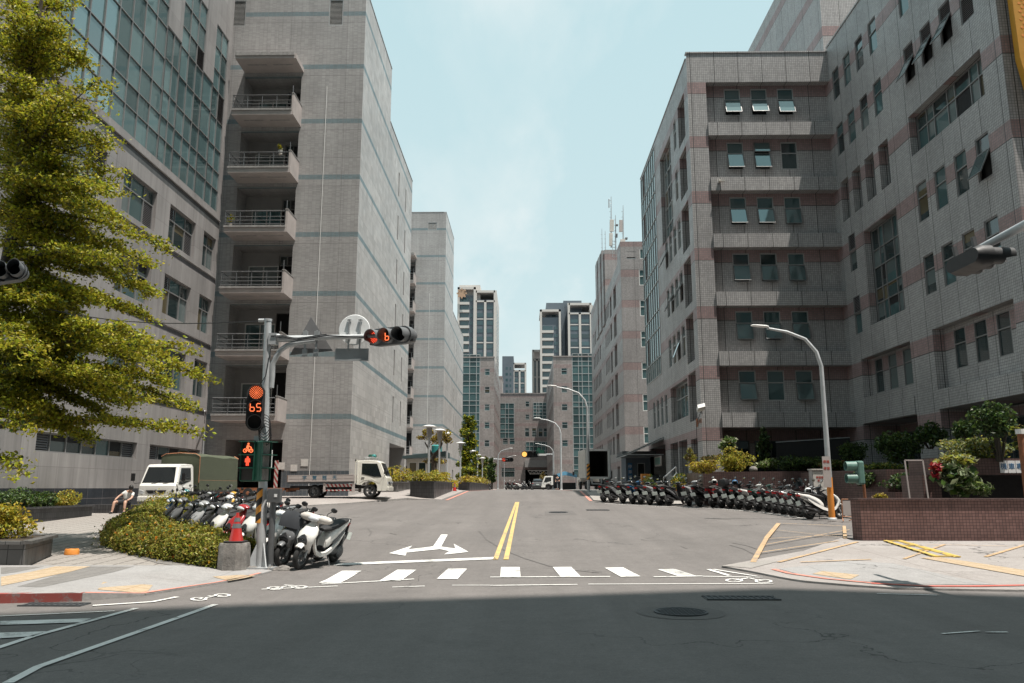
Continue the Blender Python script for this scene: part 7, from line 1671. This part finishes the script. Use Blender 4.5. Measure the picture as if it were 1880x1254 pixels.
# flowering hedge: one body along a bent line
def hedge():
    path = [(-5.75, 16.45), (-7.0, 17.5), (-8.3, 18.9), (-9.6, 20.6), (-10.6, 22.5), (-11.2, 24.7), (-11.7, 27.), (-12.2, 29.)]
    hw = [.5, .62, .75, .85, .9, .9, .8, .7]; hh = [.56, .6, .56, .54, .66, .78, .84, .78]
    T = thing('hedge', 'flowering green hedge with orange blossoms curving between the walkway and the scooters', 'hedge', (-9, 20, .1)); P, Fl = [], []
    for i in range(len(path) - 1):
        a, b = Vector(path[i]), Vector(path[i + 1]); L = (b - a).length; d = (b - a) / L; n = Vector((-d.y, d.x))
        m = int(L * 5600)
        for q in range(m):
            t = rnd.random(); u = rnd.uniform(-1, 1); w = hw[i] + (hw[i + 1] - hw[i]) * t; H = hh[i] + (hh[i + 1] - hh[i]) * t
            p = a.lerp(b, t); lump = .11 * math.sin(p.x * 5.1 + p.y * 3.3 + u * 2) + .09 * math.sin(p.x * 9.7 - p.y * 7.1 + u * 4) + (rnd.uniform(.05, .3) if rnd.random() < .05 else 0)
            top = (1 - abs(u) ** 3.2) ** .5
            if rnd.random() < .55: z = H * top * (.97 + lump) - abs(rnd.gauss(0, .05)); uu = u
            else: z = rnd.uniform(.02, H * .95); uu = math.copysign((1 - (z / H) ** 3) ** .33, u) * (1 + lump) - math.copysign(abs(rnd.gauss(0, .06)), u)
            x, y = p.x + n.x * uu * w, p.y + n.y * uu * w
            (Fl if rnd.random() < .011 else P).append((x, y, gz(y) + .06 + z))
    o = leaves('foliage', P, .034, ['leaf_hedge', 'leaf_mid', 'leaf_olive'], T, up=.35, asp=.55, mats_p=[.8, .14, .06])
    leaves('flower', Fl, .045, ['petal_orange', 'leaf_yellow'], T, up=.5, asp=.9, mats_p=[.75, .25])
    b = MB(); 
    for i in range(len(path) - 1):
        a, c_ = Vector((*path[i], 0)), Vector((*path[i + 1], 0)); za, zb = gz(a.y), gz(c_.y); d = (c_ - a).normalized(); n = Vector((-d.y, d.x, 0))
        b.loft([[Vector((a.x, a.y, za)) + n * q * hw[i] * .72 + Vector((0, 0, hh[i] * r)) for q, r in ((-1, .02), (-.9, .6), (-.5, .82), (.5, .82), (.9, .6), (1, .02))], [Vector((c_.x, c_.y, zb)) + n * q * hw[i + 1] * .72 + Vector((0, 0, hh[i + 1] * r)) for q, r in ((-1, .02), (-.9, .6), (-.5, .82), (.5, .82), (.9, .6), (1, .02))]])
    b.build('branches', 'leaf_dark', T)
hedge()
bush('shrub', 'bright yellow topped shrub right in front of the canvas truck', 'shrub', (-13.35, 30.2, 1.02), (.85, .7, .52), 1900, .05, ['leaf_yellow', 'leaf_hedge'], [.6, .4], k=18)
# left planters
for i, y in enumerate((23.4, 24.9, 26.3, 27.7, 29.0)):
    bush('shrub', ['dark trimmed shrub nearest the viewer in the planter along the granite wall', 'dark trimmed shrub second from the near end of the long wall planter', 'dark trimmed shrub in the middle of the long wall planter', 'dark trimmed shrub second from the far end of the wall planter', 'dark trimmed shrub third place before the yellow tipped one'][i], 'shrub', (-17.35, y, 1.22), (.62, .85, .38), 2000, .045, ['leaf_mid', 'leaf_dark'], [.6, .4], k=16, group='shrubs in the wall planter')
bush('shrub', 'yellow tipped shrub at the far end of the wall planter', 'shrub', (-17.3, 30.3, 1.25), (.55, .75, .36), 1800, .045, ['leaf_hedge', 'leaf_yellow'], [.6, .4], k=16, group='shrubs in the wall planter')
bush('shrub', 'yellow green round shrub in the low near left planter', 'shrub', (-11.1, 17.1, .88), (.75, .6, .42), 3000, .04, ['leaf_yellow', 'leaf_hedge'], [.6, .4], k=18)
bush('shrub', 'second yellow green shrub farther back in the near left planter', 'shrub', (-12.6, 17.6, 1.0), (.7, .55, .5), 2200, .04, ['leaf_hedge', 'leaf_yellow'], [.6, .4], k=16)
# middle planters
for i, (x, y, m) in enumerate(((-6.2, 47.0, 0), (-5.75, 48.9, 0), (-5.75, 51.0, 1), (-5.75, 53.2, 1), (-5.75, 55.4, 1))):
    bush('shrub', ['green yellow shrub at the front left corner of the tiled planter', 'green yellow shrub second in the tiled planter', 'yellow shrub in the middle of the tiled planter', 'yellow shrub fourth along the tiled planter', 'yellow shrub at the back end of the tiled planter'][i], 'shrub', (x, y, 2.3), (.75, 1.05, .42), 900, .07, ['leaf_yellow', 'leaf_hedge'], [.75, .25] if m else [.3, .7], k=14, group='shrubs in the tiled planter')
for i, y in enumerate((65.5, 71, 77, 84, 92, 100)):
    bush('shrub', ['olive shrub at the near end of the long far planter', 'olive shrub second along the long far planter', 'olive yellow shrub third along the far planter', 'olive yellow shrub fourth along the far planter', 'olive shrub fifth along the far planter', 'olive shrub at the far end of the long planter'][i], 'shrub', (-4.85, y, 2.35), (.55, 2.8, .45), 500, .1, ['leaf_yellow', 'leaf_olive'], [.5, .5], k=14, group='shrubs in the long far planter')
for i, (x, y) in enumerate(((-9.4, 53.6), (-8.8, 56.2))): bush('shrub', ['yellow shrub right behind the flatbed cab', 'yellow green shrub behind the truck windscreen'][i], 'shrub', (x, y, 2.45), (1.0, 1.3, .65), 900, .08, ['leaf_yellow', 'leaf_hedge'], [.65, .35], k=12, group='shrubs behind the flatbed truck')
bush('shrub', 'yellow shrub showing between the flatbed cab and the tiled wall', 'shrub', (-8.6, 45.2, 2.0), (.35, .25, .5), 700, .05, ['leaf_yellow', 'leaf_hedge'], [.6, .4], k=12, group='shrubs behind the flatbed truck')
bush('shrub', 'brightest yellow ground shrubs at the foot of the pavement lamp', 'shrub', (-6.3, 74, 2.0), (1.3, 4, .45), 900, .1, ['leaf_yellow'], None, k=16)
# trees up the street
def knob_tree():
    y = 56.; f = lambda px, py: atY(px, py, y); b0 = f(796, 890); T = thing('garden_tree', 'crooked tree with orange olive tufts rising from the tiled planter', 'tree', b0)
    tr = MB(); tr.tube([b0, f(797, 862), f(796, 838), f(806, 826), f(812, 812)], [.22, .2, .16, .1, .06], 8); tr.tube([f(796, 840), f(786, 822), f(780, 812)], [.1, .07, .04], 6); tr.tube([f(797, 850), f(810, 845)], [.08, .04], 6); tr.tube([f(796, 845), f(783, 845)], [.06, .03], 6); tr.build('trunk', 'bark', T, smooth=True)
    P = []
    for (px, py, rx, rz, n) in ((783, 799, .5, .38, 420), (799, 806, .55, .4, 420), (812, 799, .6, .5, 520), (822, 808, .4, .3, 240), (776, 803, .35, .2, 160), (806, 845, .5, .25, 200), (785, 846, .35, .2, 140), (793, 792, .3, .2, 100)):
        c = f(px, py); P.append(clumps(c, (rx, rx, rz), 6, n, .55))
    leaves('crown', np.concatenate(P), .075, ['leaf_olive', 'leaf_yellow'], T, up=.4, mats_p=[.7, .3])
knob_tree()
def layered_tree(px, pbase, ptop, Y, wpx, label, mats, mp, n=6500, layers=11, size=.13):
    b0 = atY(px, pbase, Y); b0.z = gz(Y); tp = atY(px, ptop, Y); T = thing('street_tree', label, 'tree', b0, 'trees up the street'); tr = MB(); tr.tube([b0, b0.lerp(tp, .5) + Vector((.15, 0, 0)), tp], [.2, .14, .05], 8); tr.build('trunk', 'bark', T, smooth=True)
    w = wpx / 1487 * Y; P = []
    for i in range(layers):
        t = i / (layers - 1); z = tp.z - .3 - (tp.z - b0.z - 1.8) * t; ww = w * (.75 + .5 * min(1, t * 2.2)) * rnd.uniform(.85, 1.12)
        for q in range(6):
            a = rnd.uniform(0, 6.28); r = rnd.uniform(.2, .65) * ww; P.append(clumps((b0.x + r * math.cos(a), Y + r * math.sin(a), z + rnd.uniform(-.2, .2)), (ww * .42, ww * .42, .34), 5, n // layers // 6, .6))
    leaves('crown', np.concatenate(P), size, mats, T, up=.6, mats_p=mp)
layered_tree(858, 900, 764, 82, 19, 'tallest green layered tree in front of the glass stair tower', ['leaf_bright', 'leaf_mid'], [.55, .45], 8000)
layered_tree(880, 898, 838, 115, 13, 'small pale green tree right of the tallest street tree', ['leaf_hedge', 'leaf_mid'], [.4, .6], 2600, 6, .16)
layered_tree(893, 898, 840, 120, 9, 'brownish thin tree between the small far trees', ['leaf_olive', 'leaf_mid'], [.5, .5], 1800, 6, .16)
layered_tree(902, 898, 842, 112, 8, 'darkest small tree at the right end of the far planting', ['leaf_dark', 'leaf_mid'], [.7, .3], 2400, 6, .14)
layered_tree(996, 898, 868, 150, 5, 'tiny brown leaved tree before the truss entrance', ['leaf_olive'], None, 600, 4, .2)
# right garden
def shrub_px(px, py, wx, hy, Y, label, mats, mp, n, size, dy=.7, up=.4, asp=.55, k=16, name='shrub', cat='shrub', trunk=None, rs=.45, group='plants in the raised right garden'):
    c = atY(px, py, Y); s = Y / 1487; bush(name, label, cat, tuple(c), (wx * s, min(wx * s, dy * 1.3), hy * s), n, size, mats, mp, k=k, up=up, asp=asp, group=group, trunk=trunk, rs=rs)
shrub_px(1350, 845, 32, 24, 41, 'round yellow green bush above the left end of the brick planter wall', ['leaf_hedge', 'leaf_yellow'], [.75, .25], 2600, .06)
shrub_px(1340, 815, 21, 14, 42.5, 'pale broad leaved shrub just over the round yellow green bush', ['leaf_pale', 'leaf_mid'], [.45, .55], 500, .12)
shrub_px(1288, 856, 30, 12, 38, 'drooping yellow leaved shrub over the wall end by the red pot', ['leaf_yellow', 'leaf_olive'], [.6, .4], 1100, .1, asp=.3, up=.1)
shrub_px(1268, 838, 10, 14, 43, 'small spiky palm left of the tiled corner column', ['leaf_hedge', 'leaf_olive'], [.6, .4], 220, .16, asp=.16, up=0., k=5)
shrub_px(1308, 842, 24, 9, 42.5, 'low grey brown shrub before the tiled corner column', ['leaf_olive', 'leaf_dark'], [.5, .5], 800, .07)
shrub_px(1403, 822, 13, 38, 43.3, 'tall thin dark climber against the ground floor windows', ['leaf_dark', 'leaf_mid'], [.8, .2], 900, .09)
shrub_px(1470, 851, 46, 14, 41.5, 'wide dark fern bed behind the middle of the brick wall', ['leaf_mid', 'leaf_dark'], [.7, .3], 1900, .1, asp=.3)
shrub_px(1410, 852, 22, 10, 41, 'low light green plants beside the round bush', ['leaf_mid', 'leaf_pale'], [.7, .3], 500, .09)
shrub_px(1565, 829, 26, 20, 40.5, 'round dark bush right of the street lamp pole', ['leaf_mid', 'leaf_dark'], [.55, .45], 2400, .06)
shrub_px(1540, 853, 44, 9, 39.5, 'low yellow green ground plants right of the lamp pole', ['leaf_mid', 'leaf_olive'], [.7, .3], 1100, .08)
shrub_px(1650, 820, 42, 30, 35, 'big loose dark shrub under the tiled side wall', ['leaf_mid', 'leaf_dark'], [.6, .4], 3400, .065, k=22)
shrub_px(1706, 800, 30, 24, 34, 'dark shrub between the loose one and the variegated hedge', ['leaf_dark', 'leaf_mid'], [.6, .4], 1800, .07)
shrub_px(1620, 858, 50, 9, 33.5, 'grassy green overhang along the stepped brick wall', ['leaf_mid', 'leaf_hedge'], [.7, .3], 1400, .08, asp=.3)
shrub_px(1590, 880, 26, 16, 31.6, 'dark trailing plants hanging down the stepped brick wall', ['leaf_dark', 'leaf_mid'], [.75, .25], 900, .07)
shrub_px(1665, 884, 46, 16, 30.2, 'dark ragged plants on the lower brick step', ['leaf_dark', 'leaf_mid'], [.7, .3], 1300, .07)
shrub_px(1798, 821, 68, 26, 27.6, 'long pale variegated hedge over the garage lintel', ['leaf_pale', 'leaf_hedge', 'leaf_mid'], [.35, .4, .25], 4200, .06, k=34, rs=.3)
shrub_px(1752, 850, 34, 16, 26.6, 'yellow green top of the climbing plant by the garage', ['leaf_pale', 'leaf_hedge'], [.4, .6], 420, .11, up=.8, k=10)
shrub_px(1752, 883, 36, 32, 26.0, 'large leaved pale climber hanging beside the garage opening', ['leaf_pale', 'leaf_mid', 'leaf_dark'], [.34, .33, .33], 620, .13, up=.3, asp=.8, k=16, name='climbing_plant', cat='climber')
shrub_px(1800, 898, 22, 14, 25.4, 'small bush at the foot of the large leaved climber', ['leaf_mid', 'leaf_pale'], [.7, .3], 520, .08, asp=.35)
shrub_px(1717, 862, 12, 12, 25.8, 'red leaved plant beside the steel frame', ['petal_red'], None, 170, .1, asp=.35, k=6)
shrub_px(1615, 913, 14, 6, 23.2, 'small yellow plant peeping over the low wall corner', ['leaf_olive', 'leaf_yellow'], [.6, .4], 260, .06)
shrub_px(1828, 772, 40, 34, 26.8, 'dark small tree before the right end of the side wall', ['leaf_dark', 'leaf_mid'], [.65, .35], 2000, .075, k=20, name='garden_tree', cat='tree', trunk=2.5)
shrub_px(1772, 790, 26, 18, 29, 'dark leafy sapling left of the dark small tree', ['leaf_dark', 'leaf_mid'], [.6, .4], 900, .075, name='garden_tree', cat='tree', trunk=2.5)
shrub_px(1872, 800, 16, 26, 25.6, 'sparse shrub at the right edge behind the wooden post', ['leaf_hedge', 'leaf_dark'], [.5, .5], 420, .07)
b = MB(); c = atY(1877, 830, 24.5); b.cyl((c.x, 24.5, .3), (c.x, 24.5, atY(1877, 797, 24.5).z), .09, .09, 12); b.cyl((c.x, 24.5, atY(1877, 797, 24.5).z), (c.x, 24.5, atY(1877, 788, 24.5).z), .13, .13, 12, 1); tag(b.build('gate_post', ['rust', 'lamp_cap'], org=(c.x, 24.5, .3)), 'rusty round post with a white cap at the right edge', 'post')
b = MB(); c = atY(1383, 862, 40.5); b.ell(tuple(c), .22, .2, .17, 10, 6); tag(b.build('boulder', 'concrete_old', org=c, smooth=True), 'round grey stone on the brick wall beside the bush', 'stone')
for i, (x, y) in enumerate(((-16.4, 44.7), (-14.6, 44.6))):
    z = 5.65 + 3.67 * (3 if i == 0 else 4); T = thing('potted_plant', ['potted plant in the left corner of a middle balcony', 'yellow flowering pot plant on a high balcony railing'][i], 'potted plant', (x - (1. if i == 0 else 0), y, z + (.1 if i == 0 else .95)), 'potted plants on balconies'); o = T.location
    b = MB(); b.lathe(tuple(o), (0, 0, 1), [(0, .1), (.25, .14)], 12); b.build('pot', 'dirty_white', T); leaves('foliage', clumps((o.x, o.y, o.z + .5), (.22, .2, .3), 5, 160, .5), .07, ['leaf_mid', 'leaf_yellow'], T, asp=.35)
# ------------------------------------------------------------------ light, sky, camera
SUN.normalize()
el = math.asin(SUN.z); az = math.atan2(SUN.x, SUN.y)
sd = bpy.data.lights.new('sun', 'SUN'); sd.energy = 5.0; sd.angle = R(.53); sd.color = (1., .93, .85)
so = bpy.data.objects.new('sun', sd); COL.objects.link(so); so.rotation_euler = SUN.to_track_quat('Z', 'Y').to_euler(); so.location = (0, 0, 60)
W = bpy.data.worlds.new('World'); S.world = W; W.use_nodes = True; nt = W.node_tree; nb = NB(nt); bg = nt.nodes['Background']
sky = nb.n('ShaderNodeTexSky', sky_type='NISHITA'); sky.sun_disc = False; sky.sun_elevation = el; sky.sun_rotation = az
sky.altitude = 20; sky.air_density = 1.2; sky.dust_density = 2.5; sky.ozone_density = 1.0
hv = nb.n('ShaderNodeHueSaturation'); nb.put(hv.inputs['Color'], sky.outputs[0]); hv.inputs['Saturation'].default_value = .62; hv.inputs['Hue'].default_value = .478; hv.inputs['Value'].default_value = 1.0
tc = nb.n('ShaderNodeTexCoord').outputs['Generated']; sp = nb.n('ShaderNodeSeparateXYZ'); nb.put(sp.inputs[0], tc)
zz = nb.m('ADD', nb.m('MAXIMUM', sp.outputs[2], 0.), .18)
cv = nb.comb(nb.m('DIVIDE', sp.outputs[0], zz), nb.m('DIVIDE', sp.outputs[1], zz), 0.)
mp = nb.n('ShaderNodeMapping'); mp.inputs['Rotation'].default_value = (0, 0, R(38)); mp.inputs['Scale'].default_value = (1.0, .42, 1); mp.inputs['Location'].default_value = (.9, .2, 0); nb.put(mp.inputs[0], cv)
n1 = nb.noise(mp.outputs[0], 1.5, 9, .58)
n2 = nb.noise(cv, .8, 3, .5)
cl = nb.m('MULTIPLY', nb.ramp(n1, .475, .66), nb.ramp(n2, .41, .58))
low = nb.ramp(sp.outputs[2], .02, .32, .42, 0.)   # paler sky and cumulus low down
n3 = nb.ramp(nb.noise(tc, 5., 6, .6), .5, .62)
cl = nb.m('MINIMUM', nb.m('ADD', nb.m('MULTIPLY', cl, .9), nb.m('MULTIPLY', n3, low)), 1.)
pale = nb.mix(nb.ramp(sp.outputs[2], 0., .55), (5.9, 7.15, 7.25), (4.85, 6.75, 7.1))
SKYK = nb.mix(cl, nb.mix(.8, hv.outputs[0], pale), (7.5, 7.75, 7.65))
nb.put(bg.inputs[0], SKYK); bg.inputs[1].default_value = .092
cam = bpy.data.cameras.new('camera'); cam.sensor_width = 36.; cam.lens = 36. * F / 1880.; cam.clip_end = 3000.; cam.clip_start = .1
co = bpy.data.objects.new('camera', cam); COL.objects.link(co); co.location = (0, 0, EYE); co.rotation_euler = (math.pi / 2 + PIT, 0, YAW); S.camera = co
vs = S.view_settings; vs.view_transform = 'Standard'; vs.look = 'None'; vs.exposure = .45; vs.gamma = 1.
S.cycles.max_bounces = 6; S.cycles.diffuse_bounces = 3; S.cycles.glossy_bounces = 3; S.cycles.transmission_bounces = 2; S.cycles.transparent_max_bounces = 4
S.cycles.use_denoising = True
try: S.cycles.denoiser = 'OPENIMAGEDENOISE'
except Exception: pass
S.cycles.sample_clamp_indirect = 6.
